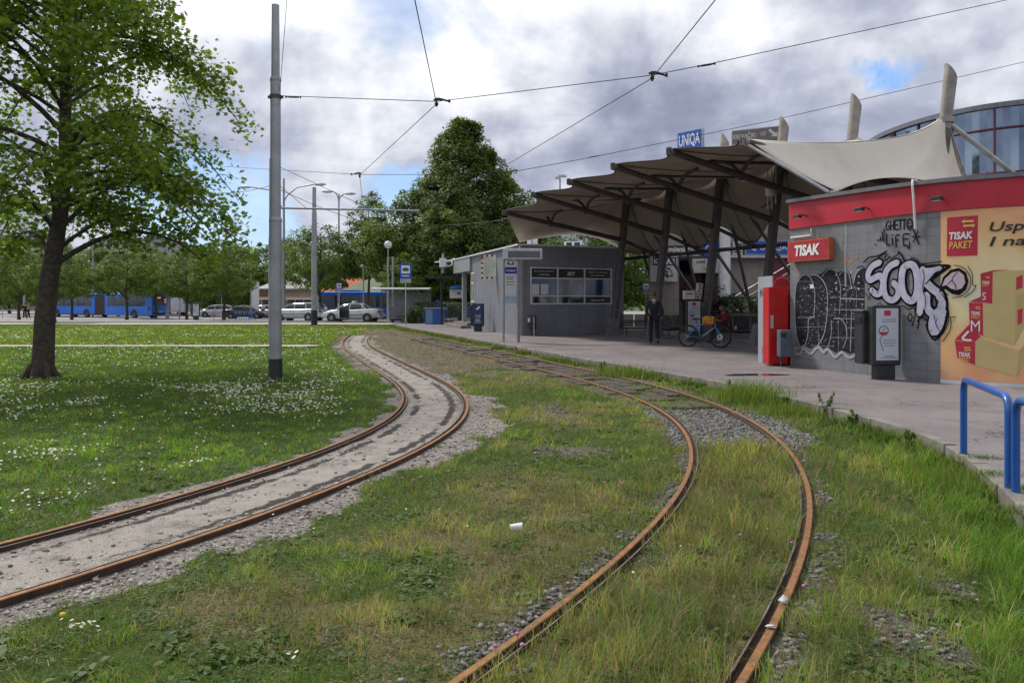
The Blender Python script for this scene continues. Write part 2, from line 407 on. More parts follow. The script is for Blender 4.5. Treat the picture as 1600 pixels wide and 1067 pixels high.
gm = bpy.data.materials.new('ground_cover'); gm.use_nodes = True; gm.node_tree.nodes.clear(); t = NT(gm.node_tree)
pos = t.n('ShaderNodeNewGeometry').outputs['Position']
def att(n_): return t.n('ShaderNodeAttribute', attribute_name=n_).outputs[2]
nf = t.noise(pos, 34, 6, .65); nm = t.noise(pos, 5.5, 5, .6); nl = t.noise(pos, .5, 4, .6); nff = t.noise(pos, 140, 3, .7)
grassc = t.mix(t.ramp(nf, [(.35, 0.), (.65, 1.)]), (.036, .064, .012), (.08, .12, .026))
dryc = t.mix(t.ramp(nf, [(.3, 0.), (.7, 1.)]), (.105, .085, .038), (.20, .165, .085))
soilc = t.mix(t.ramp(nf, [(.3, 0.), (.7, 1.)]), (.085, .063, .045), (.21, .17, .135))
def stones(sc_, c_lo, c_hi, gap):
    v = t.n('ShaderNodeTexVoronoi'); t.put(v, 'Vector', pos); v.inputs['Scale'].default_value = sc_
    e = t.n('ShaderNodeTexVoronoi', feature='DISTANCE_TO_EDGE'); t.put(e, 'Vector', pos); e.inputs['Scale'].default_value = sc_
    sp = t.n('ShaderNodeSeparateColor'); t.put(sp, 0, v.outputs['Color'])
    cc = t.mix(sp.outputs[0], c_lo, c_hi)
    return t.mix(t.ramp(e.outputs[0], [(0., 0.), (.12, 1.)]), gap, cc), e.outputs[0]
grc, gre = stones(48, (.16, .142, .125), (.44, .405, .36), (.16, .14, .12))
blc, ble = stones(26, (.07, .062, .058), (.27, .25, .245), (.03, .025, .022))
sandc = t.mix(t.ramp(nff, [(.3, 0.), (.7, 1.)]), (.27, .24, .205), (.49, .45, .395))
nmud = t.ramp(t.noise(pos, 2.3, 6, .7), [(.50, 0.), (.66, .55)])
grav2 = t.mix(t.m('MULTIPLY', att('centre'), t.ramp(nm, [(.32, .35), (.6, 1.)])), grc, sandc)
grav2 = t.mix(nmud, grav2, t.mix(.5, soilc, blc))
brk = t.m('SUBTRACT', nf, .5)
def wmask(n_, amp=.9):
    a = att(n_); return t.ramp(t.m('ADD', a, t.m('MULTIPLY', brk, amp)), [(.38, 0.), (.62, 1.)])
cc = t.mix(t.m('MULTIPLY', wmask('dry'), .8), grassc, dryc)
cc = t.mix(wmask('soil'), cc, soilc)
cc = t.mix(wmask('bare'), cc, t.mix(t.ramp(nm, [(.4, 0.), (.6, 1.)]), soilc, blc))
cc = t.mix(wmask('edge'), cc, blc)
cc = t.mix(wmask('bal'), cc, blc)
cc = t.mix(wmask('grav'), cc, grav2)
cc = t.mix(t.m('MULTIPLY', wmask('oil', 1.0), .9), cc, (.035, .03, .028))
b = t.n('ShaderNodeBsdfPrincipled'); o_ = t.n('ShaderNodeOutputMaterial'); t.put(b, 'Base Color', cc); b.inputs['Roughness'].default_value = .93; b.inputs['Specular IOR Level'].default_value = .15
bp = t.n('ShaderNodeBump'); bp.inputs['Strength'].default_value = .7; bp.inputs['Distance'].default_value = .02
hsum = t.m('ADD', t.m('MULTIPLY', nf, .8), t.m('ADD', t.m('MULTIPLY', t.m('MINIMUM', gre, .2), 2.2), t.m('MULTIPLY', nff, .25)))
t.put(bp, 'Height', hsum); t.put(b, 'Normal', bp.outputs[0]); t.put(o_, 0, b.outputs[0])
me = numpy_mesh('ground', np.stack([GX, GY, GZ], -1).reshape(-1, 3), q.ravel(), np.full(len(q), 4), gm, smooth=True)
for k in ('grav', 'centre', 'oil', 'soil', 'bal', 'edge', 'bare', 'dry'):
    a = me.attributes.new(k, 'FLOAT', 'POINT'); a.data.foreach_set('value', np.asarray(ZN[k], np.float32).ravel())
ground = bpy.data.objects.new('ground', me); COL.objects.link(ground); struct(ground)
from mathutils.bvhtree import BVHTree
# height lookup on the grid (bilinear)
def gh(x, y):
    x = np.asarray(x, float); y = np.asarray(y, float)
    i = np.clip(np.searchsorted(gx, x)-1, 0, nx-2); j = np.clip(np.searchsorted(gy, y)-1, 0, ny-2)
    fx = (x-gx[i])/(gx[i+1]-gx[i]); fy = (y-gy[j])/(gy[j+1]-gy[j])
    return (GZ[j, i]*(1-fx)+GZ[j, i+1]*fx)*(1-fy)+(GZ[j+1, i]*(1-fx)+GZ[j+1, i+1]*fx)*fy

# ---------------------------------------------------------------- asphalt platform, kerb, far road and paths
def mat_asphalt(name, c1, c2, crack=True, sc=1.0):
    m = bpy.data.materials.new(name); m.use_nodes = True; m.node_tree.nodes.clear(); t = NT(m.node_tree)
    pos = t.n('ShaderNodeNewGeometry').outputs['Position']
    n1 = t.noise(pos, .55*sc, 5, .6, .4); n2 = t.noise(pos, 220, 3, .7); n3 = t.noise(pos, 3*sc, 6, .65, .5)
    c = t.mix(t.ramp(n1, [(.35, 0.), (.65, 1.)]), c1, c2)
    c = t.mix(t.m('MULTIPLY', t.ramp(n2, [(.35, 0.), (.7, 1.)]), .45), c, tuple(x*1.7 for x in c1))
    c = t.mix(t.ramp(n3, [(.50, 0.), (.72, .55)]), c, tuple(x*.5 for x in c1))
    c = t.mix(t.ramp(t.noise(pos, 14*sc, 3, .6), [(.62, 0.), (.66, .5)]), c, tuple(x*.45 for x in c1))
    if crack:
        vd = t.n('ShaderNodeVectorMath', operation='ADD'); t.put(vd, 0, pos)
        nv = t.n('ShaderNodeTexNoise'); t.put(nv, 'Vector', pos); nv.inputs['Scale'].default_value = 2.2; nv.inputs['Detail'].default_value = 5
        t.put(vd, 1, nv.outputs[1])
        e = t.n('ShaderNodeTexVoronoi', feature='DISTANCE_TO_EDGE'); t.put(e, 'Vector', vd.outputs[0]); e.inputs['Scale'].default_value = .33
        c = t.mix(t.m('MULTIPLY', t.ramp(e.outputs[0], [(.0, 1.), (.007, 0.)]), t.ramp(n1, [(.42, .0), (.62, .8)])), c, (.03, .027, .025))
    b = t.n('ShaderNodeBsdfPrincipled'); o_ = t.n('ShaderNodeOutputMaterial'); t.put(b, 'Base Color', c)
    t.put(b, 'Roughness', .88); b.inputs['Specular IOR Level'].default_value = .25
    bp = t.n('ShaderNodeBump'); bp.inputs['Strength'].default_value = .35; bp.inputs['Distance'].default_value = .01; t.put(bp, 'Height', n2); t.put(b, 'Normal', bp.outputs[0])
    t.put(o_, 0, b.outputs[0]); return m
M_asph = mat_asphalt('platform_asphalt', (.20, .176, .174), (.13, .115, .118))
M_road = mat_asphalt('road_asphalt', (.27, .255, .245), (.21, .2, .195), False)
M_path = mat_asphalt('path_concrete', (.38, .345, .29), (.30, .27, .23), False, 2)
M_kerb = mat('kerb_concrete', (.24, .22, .2), (.14, .125, .11), .9, bump=.6, bscale=30, scale=3, dirt=.6)
kin = offset_line(kerb, .105)
poly = [tuple(p) for p in kin]+[(-7.0, 57.5), (60, 57.5), (60, .2)]
PZ = .12
mb = MB(); tri = tessellate_polygon([[Vector((p[0], p[1], 0)) for p in poly]])
mb.add([(p[0], p[1], PZ) for p in poly], [t_ if (Vector((poly[t_[1]][0]-poly[t_[0]][0], poly[t_[1]][1]-poly[t_[0]][1], 0)).cross(Vector((poly[t_[2]][0]-poly[t_[0]][0], poly[t_[2]][1]-poly[t_[0]][1], 0)))).z > 0 else t_[::-1] for t_ in tri])
struct(mb.build('platform', M_asph))
# kerb of separate stones, some sunk or tilted
mb = MB(); k0 = kerb; k1 = offset_line(kerb, .125)
i = 0
while i < len(k0)-4:
    j = min(i+3, len(k0)-1); dzz = rnd.uniform(-.004, .012); s0 = .012
    a, b_ = Vector((*k0[i], 0)), Vector((*k0[j], 0)); c_, d_ = Vector((*k1[i], 0)), Vector((*k1[j], 0)); e_ = (b_-a)*.012
    top = PZ+.012+dzz; sh = (a-c_).normalized()*rnd.uniform(-.004, .012)
    mb.add([a+e_+sh+Vector((0, 0, -.1)), b_-e_+sh+Vector((0, 0, -.1)), d_-e_+Vector((0, 0, -.1)), c_+e_+Vector((0, 0, -.1)),
            a+e_+sh+Vector((0, 0, top)), b_-e_+sh+Vector((0, 0, top+rnd.uniform(-.006, .006))), d_-e_+Vector((0, 0, top)), c_+e_+Vector((0, 0, top))],
           [(3, 2, 1, 0), (4, 5, 6, 7), (0, 1, 5, 4), (1, 2, 6, 5), (2, 3, 7, 6), (3, 0, 4, 7)])
    i = j
struct(mb.build('kerb', M_kerb, bevel=.012))
# thin path across the lawn, far pavement, street
def strip(name, ya, yb, xa, xb, z, m, wob=0.0):
    n = 80; mb = MB(); vs = []; fs = []
    for i in range(n+1):
        x = xa+(xb-xa)*i/n; wv = (fbm(np.array(x*.9), np.array(3.3))-.5)*wob
        ya_ = ya(x) if callable(ya) else ya; yb_ = yb(x) if callable(yb) else yb
        for y in (ya_+wv, yb_-wv*.7): vs.append((x, y, z+float(gz(0, y))))
    for i in range(n): fs.append((i*2, i*2+2, i*2+3, i*2+1))
    mb.add(vs, fs); return struct(mb.build(name, m))
strip('path', 27.0, 27.9, -46, -6.9, .022, M_path, .5)
strip('far_pavement', 52.5, 56.8, -120, -7.0, .024, M_path, .5)
n = 30; mb = MB(); vs = []; fs = []
ys = [59.6, 63, 66, 68, 70, 72, 74, 76, 90, 100, 130, 170]
for y in ys:
    for x in (-200, 60): vs.append((x, y, float(gz(0, y))+.012))
for i in range(len(ys)-1): fs.append((i*2, i*2+1, i*2+3, i*2+2))
mb.add(vs, fs); struct(mb.build('road', M_road))
# puddle, manhole and worn marks on the platform
M_pud = mat('puddle_water', (.03, .025, .025), (.05, .04, .04), .06, spec=.9, scale=2)
def blob(cx, cy, rx, ry, rz, z, n=28, amp=.3, seed=0):
    r_ = random.Random(seed); ph = [r_.uniform(0, 6.28) for _ in range(4)]; o = []
    for k in range(n):
        a = 2*math.pi*k/n; q_ = 1+amp*(.5*math.sin(2*a+ph[0])+.3*math.sin(3*a+ph[1])+.25*math.sin(5*a+ph[2]))
        x = rx*q_*math.cos(a); y = ry*q_*math.sin(a); o.append((cx+x*math.cos(rz)-y*math.sin(rz), cy+x*math.sin(rz)+y*math.cos(rz)))
    return o
mb = MB(); mb.add([(x, y, PZ+.004) for x, y in blob(4.93, 15.5, .58, .27, .1, 0, seed=3)], [tuple(range(28))]); struct(mb.build('puddle', M_pud))
M_patch = mat('wet_asphalt_patch', (.13, .115, .11), (.09, .08, .078), .7, scale=5)
mb = MB()
for (px, py, rx, ry, sd_) in ((828, 542, .7, .16, 1), (750, 542, .5, .2, 2), (1180, 552, 1.4, .35, 5), (900, 546, .7, .15, 6)):
    g = G(px, py, PZ); mb.add([(x, y, PZ+.004) for x, y in blob(g.x, g.y, rx, ry, .1, 0, seed=sd_)], [tuple(range(28))])
struct(mb.build('pavement_stains', M_patch))

# ---------------------------------------------------------------- rails
M_rust = mat('rusty_steel', (.30, .135, .042), (.13, .065, .035), .7, .2, scale=16, dirt=.35, bump=.3, bscale=60, lo=.4, hi=.75)
M_rustd = mat('dark_rust', (.075, .038, .022), (.035, .022, .016), .85, .1, scale=7, bump=.4, bscale=60)
M_lip = mat('worn_rail_lip', (.30, .26, .23), (.13, .085, .06), .5, .6, scale=5)
def rail(line, gauge_side, z, parent, name='rail', dirt=None):
    """grooved tram rail: head, groove and guard lip swept along the line; gauge_side +1 = right of travel"""
    g = gauge_side
    prof = [(-.028, -.09), (-.028, .0), (-.024, .005), (.010, .005), (.014, .0), (.015, -.03), (.052, -.03), (.053, -.004), (.062, -.004), (.064, -.09)]
    mi_ = [1, 0, 0, 0, 1, 1, 1, 2, 1]
    L = line; T_ = np.gradient(L, axis=0); T_ /= np.hypot(T_[:, 0], T_[:, 1])[:, None]
    mb = MB(); rings = []
    for p, t_ in zip(L, T_):
        rx, ry = t_[1]*g, -t_[0]*g
        rings.append([(p[0]+rx*a, p[1]+ry*a, z+c+float(gz(0, p[1]))) for a, c in prof])
    n = len(prof); vs = [q for r_ in rings for q in r_]; o = len(mb.v)
    for k in range(n-1):
        fs = [(i*n+k, i*n+k+1, (i+1)*n+k+1, (i+1)*n+k) if g > 0 else (i*n+k+1, i*n+k, (i+1)*n+k, (i+1)*n+k+1) for i in range(len(rings)-1)]
        if k == 0: mb.add(vs, fs, mi_[k])
        else:
            for f in fs: mb.f.append(list(f)); mb.m.append(mi_[k]); mb.uv.append(None); mb.sm.append(False)
    return mb.build(name, [M_rust, M_rustd, M_lip], parent)
tA = thing('tram_track', 'rusty curved tram track laid in pale crushed stone beside the daisy lawn', 'tram track', (float(railA[20][0]), float(railA[20][1]), 0))
rail(railA, -1, .022, tA); rail(railA2, 1, .022, tA)
tB = thing('tram_track', 'rusty curved tram track overgrown with dry grass nearest the kerb', 'tram track', (float(railB[20][0]), float(railB[20][1]), 0))
rail(railB, 1, .022, tB); rail(railB2, -1, .022, tB)
# points where the two tracks join, beyond the bend
tS = thing('tram_track', 'far joined tram track running away towards the parked silver cars', 'tram track', (-7, 42, 0))
mj = smooth_line(spline([(-6.6, 36.2), (-7.9, 41.5), (-9.3, 47.0), (-10.6, 51.5)]), 5, 1)
rail(mj, -1, .020, tS); rail(offset_line(mj, -1.0), 1, .020, tS)

# old paving slabs between and beside the rails of the right track
M_slab = mat('old_track_slabs', (.085, .064, .052), (.038, .03, .026), .9, bump=.7, bscale=25, scale=4, dirt=.4)
mb = MB(); s0 = int(np.argmin(np.abs(midB[:, 1]-11.6))); s1 = int(np.argmin(np.abs(midB[:, 1]-33)))
Tm = np.gradient(midB, axis=0); Tm /= np.hypot(Tm[:, 0], Tm[:, 1])[:, None]
i = s0
while i < s1:
    ln = rnd.choice([2, 3, 3]); p = Vector((*midB[i], 0)); tt = Vector((*Tm[i], 0)); rr = Vector((tt.y, -tt.x, 0))
    for (a0, a1) in ((-.395, -.14), (-.13, .13), (.14, .395), (-.80, -.56)):
        if rnd.random() < (.30 if a0 > -.5 else .6): continue
        zt = .018+rnd.uniform(-.014, .008); L_ = ln*.15-.02
        mb.slab(p+rr*a0+Vector((0, 0, zt-.07))+tt*rnd.uniform(0, .015), rr*(a1-a0-.012), tt*L_, Vector((0, 0, .07)))
    i += ln
struct(mb.build('track_paving', M_slab, bevel=.012))
# ================================================================= GRASS, FLOWERS, STONES
rs = np.random.RandomState(11)
M_blade = mat_attr('grass_blade', .75, .35, .25)
def blades(name, X, Y, H, Wd, col, lean=.5, z=None, label='', cat='grass', mat_=None, curl=None):
    n = len(X); a = rs.rand(n)*2*np.pi; dx_, dy_ = np.cos(a), np.sin(a)
    la = rs.rand(n)*2*np.pi; ll = lean*H*(.3+.9*rs.rand(n)); lx, ly = np.cos(la)*ll, np.sin(la)*ll
    z0 = (gh(X, Y) if z is None else z)-.008
    v = np.zeros((n, 5, 3), np.float32); hw = Wd/2
    v[:, 0] = np.c_[X-dx_*hw, Y-dy_*hw, z0]; v[:, 1] = np.c_[X+dx_*hw, Y+dy_*hw, z0]
    m_ = .55; mx, my = X+lx*.28, Y+ly*.28
    v[:, 2] = np.c_[mx+dx_*hw*.8, my+dy_*hw*.8, z0+H*m_]; v[:, 3] = np.c_[mx-dx_*hw*.8, my-dy_*hw*.8, z0+H*m_]
    v[:, 4] = np.c_[X+lx, Y+ly, z0+H*np.sqrt(np.clip(1-(ll/H*.55)**2, .2, 1))]
    b_ = (np.arange(n)*5)[:, None]
    f = np.concatenate([b_+np.array([0, 1, 2, 3]), b_+np.array([3, 2, 4])], 1).ravel()
    cols = np.repeat(col, 5, 0).reshape(n, 5, 3).copy(); cols[:, 4] *= 1.15
    me = numpy_mesh(name, v.reshape(-1, 3), f, np.tile([4, 3], n), mat_ or M_blade, cols.reshape(-1, 3))
    o = bpy.data.objects.new(name, me); COL.objects.link(o); return tag(o, label, cat, kind='stuff')
def sample_frustum(n, d0, d1, power, margin=1.6):
    """points spread over the visible ground, density falling with distance^power"""
    u = rs.rand(n); e = 2-power
    d = (d0**e+(d1**e-d0**e)*u)**(1/e) if abs(e) > 1e-6 else d0*(d1/d0)**u
    x = (rs.rand(n)*2-1)*(.70*d+margin); return x, d
def shade_cols(n, dryp, base=None, patch=None):
    g1 = np.array([.068, .122, .020]); g2 = np.array([.128, .198, .042]); st = np.array([.28, .24, .135]); st2 = np.array([.15, .12, .062])
    k = rs.rand(n)[:, None]; c = g1*(1-k)+g2*k
    if patch is not None: c = c*(1+.5*(patch[:, None]-.5))
    isd = (rs.rand(n) < dryp)[:, None]; kd = rs.rand(n)[:, None]
    return np.where(isd, st*kd+st2*(1-kd), c)
N = 640000
X, Y = sample_frustum(N, 2.0, 52, 1.55)
k = (np.abs(X) < .72*Y+1.6); X, Y = X[k], Y[k]
Z = zones(X, Y)
dens = (1-sstep(.15, .6, Z['grav']))*(1-.93*sstep(.3, .6, Z['bal']))*(1-.82*Z['soil'])*(1-.86*Z['bare'])*(1-.8*Z['edge'])
dens *= np.where(Z['dK'] > -.02, 0, 1)*np.where(np.abs(np.abs(Z['dA'])-.5) < .045, 0, 1)*np.where(np.abs(np.abs(Z['dB'])-.5) < .045, 0, 1)
dens *= np.where((Y > 26.9+(fbm(X*2,Y*2)-.5)*.5) & (Y < 28) & (X < -7), .03, 1)*np.where((Y > 52.2) & (X < -7), 0, 1)
dens *= np.where((np.abs(Z['dA']) < .5), .25, 1)*(.55+.9*Z['n1'])*(.5+.95*sstep(.3, .6, fbm(X*5+9, Y*5, 3)))
dens = np.where((Z['dA'] < -.55), np.maximum(dens, .02), dens)
k = rs.rand(len(X)) < dens; X, Y = X[k], Y[k]; Z = {a: b[k] for a, b in Z.items()}
n = len(X); lawn = Z['dA'] < -.9; island = (np.abs(Z['dB']) < .5); right = (Z['dB'] > .5)
H = np.where(lawn, .030+.03*rs.rand(n), .030+.048*rs.rand(n)**1.5)
H = np.where(island & (Y < 8.6), .05+.10*rs.rand(n)**1.5, H); H = np.where(right, .036+.066*rs.rand(n)**1.4, H)
H = np.where(right & (Z['dB'] > 1.35) & (Y < 9), .06+.08*rs.rand(n), H)
fc = fbm(X*7+3, Y*7, 3); fd_ = fbm(X*2.6+31, Y*2.6, 3)
H *= (.65+.7*Z['n1'])*(.45+1.1*sstep(.3, .68, fc))
Wd = .0042*(Y/4)**.85*(.7+.6*rs.rand(n)); Wd = np.where(lawn, Wd*1.15, Wd)
pt = np.clip(Z['n3']*.6+Z['n1']*.4, 0, 1)
cl = shade_cols(n, Z['dry']*.95, patch=pt*1.4)
cl = np.where(lawn[:, None], cl*np.array([.95, 1.06, .85]), cl)
cl = cl*(.60+.85*sstep(.28, .70, fc))[:, None]*(.78+.5*sstep(.3, .7, fd_))[:, None]*np.array([1.04, 1.0, .95])**((fd_-.5)*6)[:, None]
# two brush strokes of yellowish green across the far lawn
yel = (lawn & (Y > 28)); cl = np.where(yel[:, None], cl*np.array([1.3, 1.12, .85]), cl)
rich = right & (Z['dB'] > 1.25) & (Y < 8)
cl = np.where(rich[:, None], cl*np.array([1.08, 1.16, .95]), cl)
blades('grass', X, Y, H, Wd, cl, .75, label='short green and straw coloured grass covering the lawn and verges')
print('blades', n)
# tall seeding straw grass between the rails of the right track and along it
def tall(name, n, xs, ys, h0, h1, dry, lab, lean=.6, wd=.004, keep=None, colmul=(1, 1, 1)):
    Z = zones(xs, ys); k = keep(Z, xs, ys) if keep else np.ones(len(xs), bool); xs, ys = xs[k], ys[k]
    n = len(xs); H = h0+(h1-h0)*rs.rand(n); c = shade_cols(n, np.full(n, dry))*np.array(colmul)
    return blades(name, xs, ys, H, wd*(ys/4)**.7*(.7+.6*rs.rand(n)), c, lean, label=lab)
i_ = rs.randint(0, len(midB), 60000); off = (rs.rand(60000)-.5)*1.9
tm = np.gradient(midB, axis=0); tm /= np.hypot(tm[:, 0], tm[:, 1])[:, None]
xs = midB[i_, 0]+tm[i_, 1]*off+rs.randn(60000)*.04; ys = midB[i_, 1]-tm[i_, 0]*off+rs.randn(60000)*.04
def kp(Z, x, y):
    clump = fbm(x*3.1, y*3.1)
    return (y < 8.45+(clump-.5)*.5) & (y > 1.5) & (rs.rand(len(x)) < sstep(.30, .58, clump)*.85+.08) & (np.abs(np.abs(Z['dB'])-.5) > .07)
tall('tall_dry_grass', 0, xs, ys, .07, .17, .62, 'tall straw coloured seeding grass between the rails of the right track', 1.0, .0036, kp, (1.05, 1.0, 1.1))
# lush tall grass against the kerb and the near right corner
i_ = rs.randint(0, len(kerb), 60000); off = -np.abs(rs.randn(60000))*.22
tk = np.gradient(kerb, axis=0); tk /= np.hypot(tk[:, 0], tk[:, 1])[:, None]
xs = kerb[i_, 0]+tk[i_, 1]*off; ys = kerb[i_, 1]-tk[i_, 0]*off
def kk(Z, x, y):
    cl_ = fbm(x*1.1+4, y*1.1); big = sstep(.46, .60, cl_)
    return (rs.rand(len(x)) < big*.6+.06) & (y > 2) & (Z['dK'] < .0)
tall('kerbside_weeds', 0, xs, ys, .05, .16, .16, 'taller green weeds growing along the broken kerb', .55, .0055, kk, (1.1, 1.12, 1.1))
# clump of bright oat grass by the kerb near the puddle
def clump_pts(px, py, n, rx, ry):
    g = G(px, py); return g.x+rs.randn(n)*rx, g.y+rs.randn(n)*ry
for (px, py, n_, rx, ry, h, lb) in ((1176, 628, 900, .26, .3, .42, 'bright green oat grass clump at the kerb just left of the puddle'),
                                (1235, 648, 500, .3, .2, .25, 'leafy weed clump spilling over the kerb stones below the puddle'),
                                (975, 588, 500, .35, .3, .34, 'grass tuft at the kerb in front of the walking man'),
                                (1480, 760, 700, .16, .35, .26, 'grass clump at the kerb beside the blue rail')):
    x, y = clump_pts(px, py, n_, rx, ry); H = h*(.45+.6*rs.rand(n_))
    c = shade_cols(n_, np.full(n_, .12))*np.array([1.3, 1.25, 1.15])
    blades('weed_clump', x, y, H, .006*(y/6)**.7*(.7+.6*rs.rand(n_)), c, .45, label=lb, cat='weeds')
for k, (px, py, n_, rx, ry, h) in enumerate(((1530, 716, 130, .10, .05, .05), (1552, 742, 160, .09, .07, .06), (1595, 765, 120, .06, .05, .05), (1570, 800, 200, .10, .09, .06), (1250, 606, 120, .25, .04, .05))):
    g = G(px, py, PZ); x = g.x+rs.randn(n_)*rx; y = g.y+rs.randn(n_)*ry; c = shade_cols(n_, np.full(n_, .1))
    blades('crack_weeds', x, y, h*(.4+.7*rs.rand(n_)), .007*(.7+.6*rs.rand(n_)), c, 1.0, z=np.full(n_, PZ+.005), label=['low weeds at the foot of the blue railing post', 'low weeds between the two blue railing posts', 'low weeds right of the second blue railing post', 'low weeds in the broken kerb below the blue railing', 'thin weeds in the platform seam behind the kerb weeds'][k], cat='weeds')
# dried looping stalks in the near lawn
M_stalk = mat('dry_stalk', (.42, .35, .20), (.30, .24, .12), .8)
mb = MB()
for k in range(46):
    x = rnd.uniform(-2.6, 3.4); y = rnd.uniform(2.9, 7.5)
    zz_ = zones(np.array([x]), np.array([y]))
    if abs(zz_['dA'][0]) < 1.1 or zz_['dK'][0] > 0: continue
    a = rnd.uniform(0, 6.28); L_ = rnd.uniform(.05, .13); h = rnd.uniform(.03, .09)
    mb.tube([(x+math.cos(a)*L_*s_, y+math.sin(a)*L_*s_, .01+h*4*s_*(1-s_)) for s_ in np.linspace(0, rnd.uniform(.7, 1), 7)], .0011, 4)
tag(mb.build('dry_stalks', M_stalk), 'pale dried looping grass stalks lying over the near lawn', 'grass stalks', kind='stuff')

# daisies on the lawn left of the tracks
def daisies(name, X, Y, size, label, colw=(.78, .79, .76), zc=.05):
    n = len(X); z0 = gh(X, Y)+zc*(.8+.5*rs.rand(n)); a = np.linspace(0, 2*np.pi, 7)[:-1]
    v = np.zeros((n, 10, 3), np.float32); tl = rs.randn(n, 2)*.35
    for k in range(6):
        r_ = size*(.85+.3*rs.rand(n)); cx_, sx_ = np.cos(a[k])*r_, np.sin(a[k])*r_
        v[:, k] = np.c_[X+cx_, Y+sx_, z0+cx_*tl[:, 0]+sx_*tl[:, 1]]
    for k in range(4):
        aa = k*np.pi/2; r_ = size*.33; cx_, sx_ = np.cos(aa)*r_, np.sin(aa)*r_
        v[:, 6+k] = np.c_[X+cx_, Y+sx_, z0+.003+cx_*tl[:, 0]+sx_*tl[:, 1]]
    b_ = (np.arange(n)*10)[:, None]; f = np.concatenate([b_+np.arange(6), b_+6+np.arange(4)], 1).ravel()
    c = np.zeros((n, 10, 3)); c[:, :6] = colw; c[:, 6:] = (.62, .42, .04) if colw[0] > .7 and colw[2] > .5 else colw
    me = numpy_mesh(name, v.reshape(-1, 3), f, np.tile([6, 4], n), mat_attr(name+'_petals', .7, .2), c.reshape(-1, 3))
    o = bpy.data.objects.new(name, me); COL.objects.link(o); return tag(o, label, 'flowers', kind='stuff')
X, Y = sample_frustum(210000, 5.6, 46, 1.2, 0); k = X < 0; X, Y = X[k], Y[k]; Z = zones(X, Y)
dd = sstep(.43, .60, fbm(X*.55+30, Y*.42+11)*.75+fbm(X*2.3, Y*2.3)*.25)
band = np.exp(-((Y-8.0)/2.3)**2)*1.1+np.exp(-((Y-13)/2.5)**2)*.55+.14
hot = np.exp(-(((X+4.6)/1.5)**2+((Y-15.5)/3.5)**2))
pr = np.clip(dd*band*.55+hot*.34*(.3+dd)+.012, 0, .8)
k = (Z['dA'] < -1.15) & (rs.rand(len(X)) < pr); X, Y = X[k], Y[k]; print('daisies', len(X))
daisies('daisies', X, Y, (.0105+.004*rs.rand(len(X)))*(Y/8)**.45, 'white daisies dotted over the lawn left of the tracks')
g = G(130, 986); X = np.r_[g.x+rs.randn(14)*.055, G(145, 940).x, G(460, 1030).x+rs.randn(4)*.02, rs.uniform(-2, 1.5, 14)]; Y = np.r_[g.y+rs.randn(14)*.035, G(145, 940).y, G(460, 1030).y+rs.randn(4)*.02, rs.uniform(3.2, 6.0, 14)]
daisies('daisies', X, Y, .009, 'few small white daisies in the near left grass below the stony track')
# yellow specks on the far lawn
X, Y = sample_frustum(9000, 14, 44, .8, 0); k = (X < -3); X, Y = X[k], Y[k]; Z = zones(X, Y)
k = (Z['dA'] < -1.3) & (rs.rand(len(X)) < .13*np.exp(-((Y-31)/4)**2)+.03); X, Y = X[k], Y[k]
daisies('yellow_flowers', X, Y, .018, 'tiny yellow flowers sprinkled on the far lawn', (.60, .50, .06))
M_pink = mat('clover_pink', (.42, .12, .30), (.55, .22, .42), .8); M_yel = mat('dandelion_yellow', (.75, .55, .03), (.6, .42, .02), .8); M_stem = mat('green_stem', (.06, .12, .02), rough=.8)
def flower(px, py, mt, nm, lab, r=.012, h=.07, grp=None):
    g = G(px, py, .05); z_ = float(gh(g.x, g.y)); o = thing(nm, lab, 'flower', (g.x, g.y, z_), group=grp)
    MB().tube([(0, 0, -.01), (.004, 0, h*.5), (0, .004, h)], .0015, 5).build('stem', M_stem, o, world=False)
    m_ = MB(); m_.lathe((0, 0, h), [(.1*r, -.6*r), (.8*r, -.3*r), (r, .25*r), (.7*r, .8*r), (.05*r, r)], 10); m_.build('blossom', mt, o, world=False)
for px, py, lb in ((658, 748, 'left pink clover head beside the outer rail of the stony track'), (646, 752, 'pink clover head nearest the outer rail at the lawn edge'), (628, 750, 'pink clover head on stones just outside the bend'),
                   (945, 757, 'pink clover head in the middle lawn nearer the stony patch'), (973, 758, 'pink clover head in middle lawn near the right track'),
                   (1157, 838, 'pink clover head between the rails of the right track'), (1200, 829, 'pink clover head between the rails close to the right rail'), (1237, 850, 'pink clover head touching the inner side of the right rail'),
                   (808, 993, 'upper pink clover head by the left rail at the bottom edge'), (774, 1012, 'leftmost pink clover head by the near left rail'), (816, 1010, 'lower pink clover head touching the near left rail'),
                   (1256, 918, 'pink clover head outside the right rail near the litter')):
    flower(px, py, M_pink, 'clover_flower', lb)
flower(98, 958, M_yel, 'dandelion', 'single yellow dandelion at the stony edge near the bottom left', .016, .05)

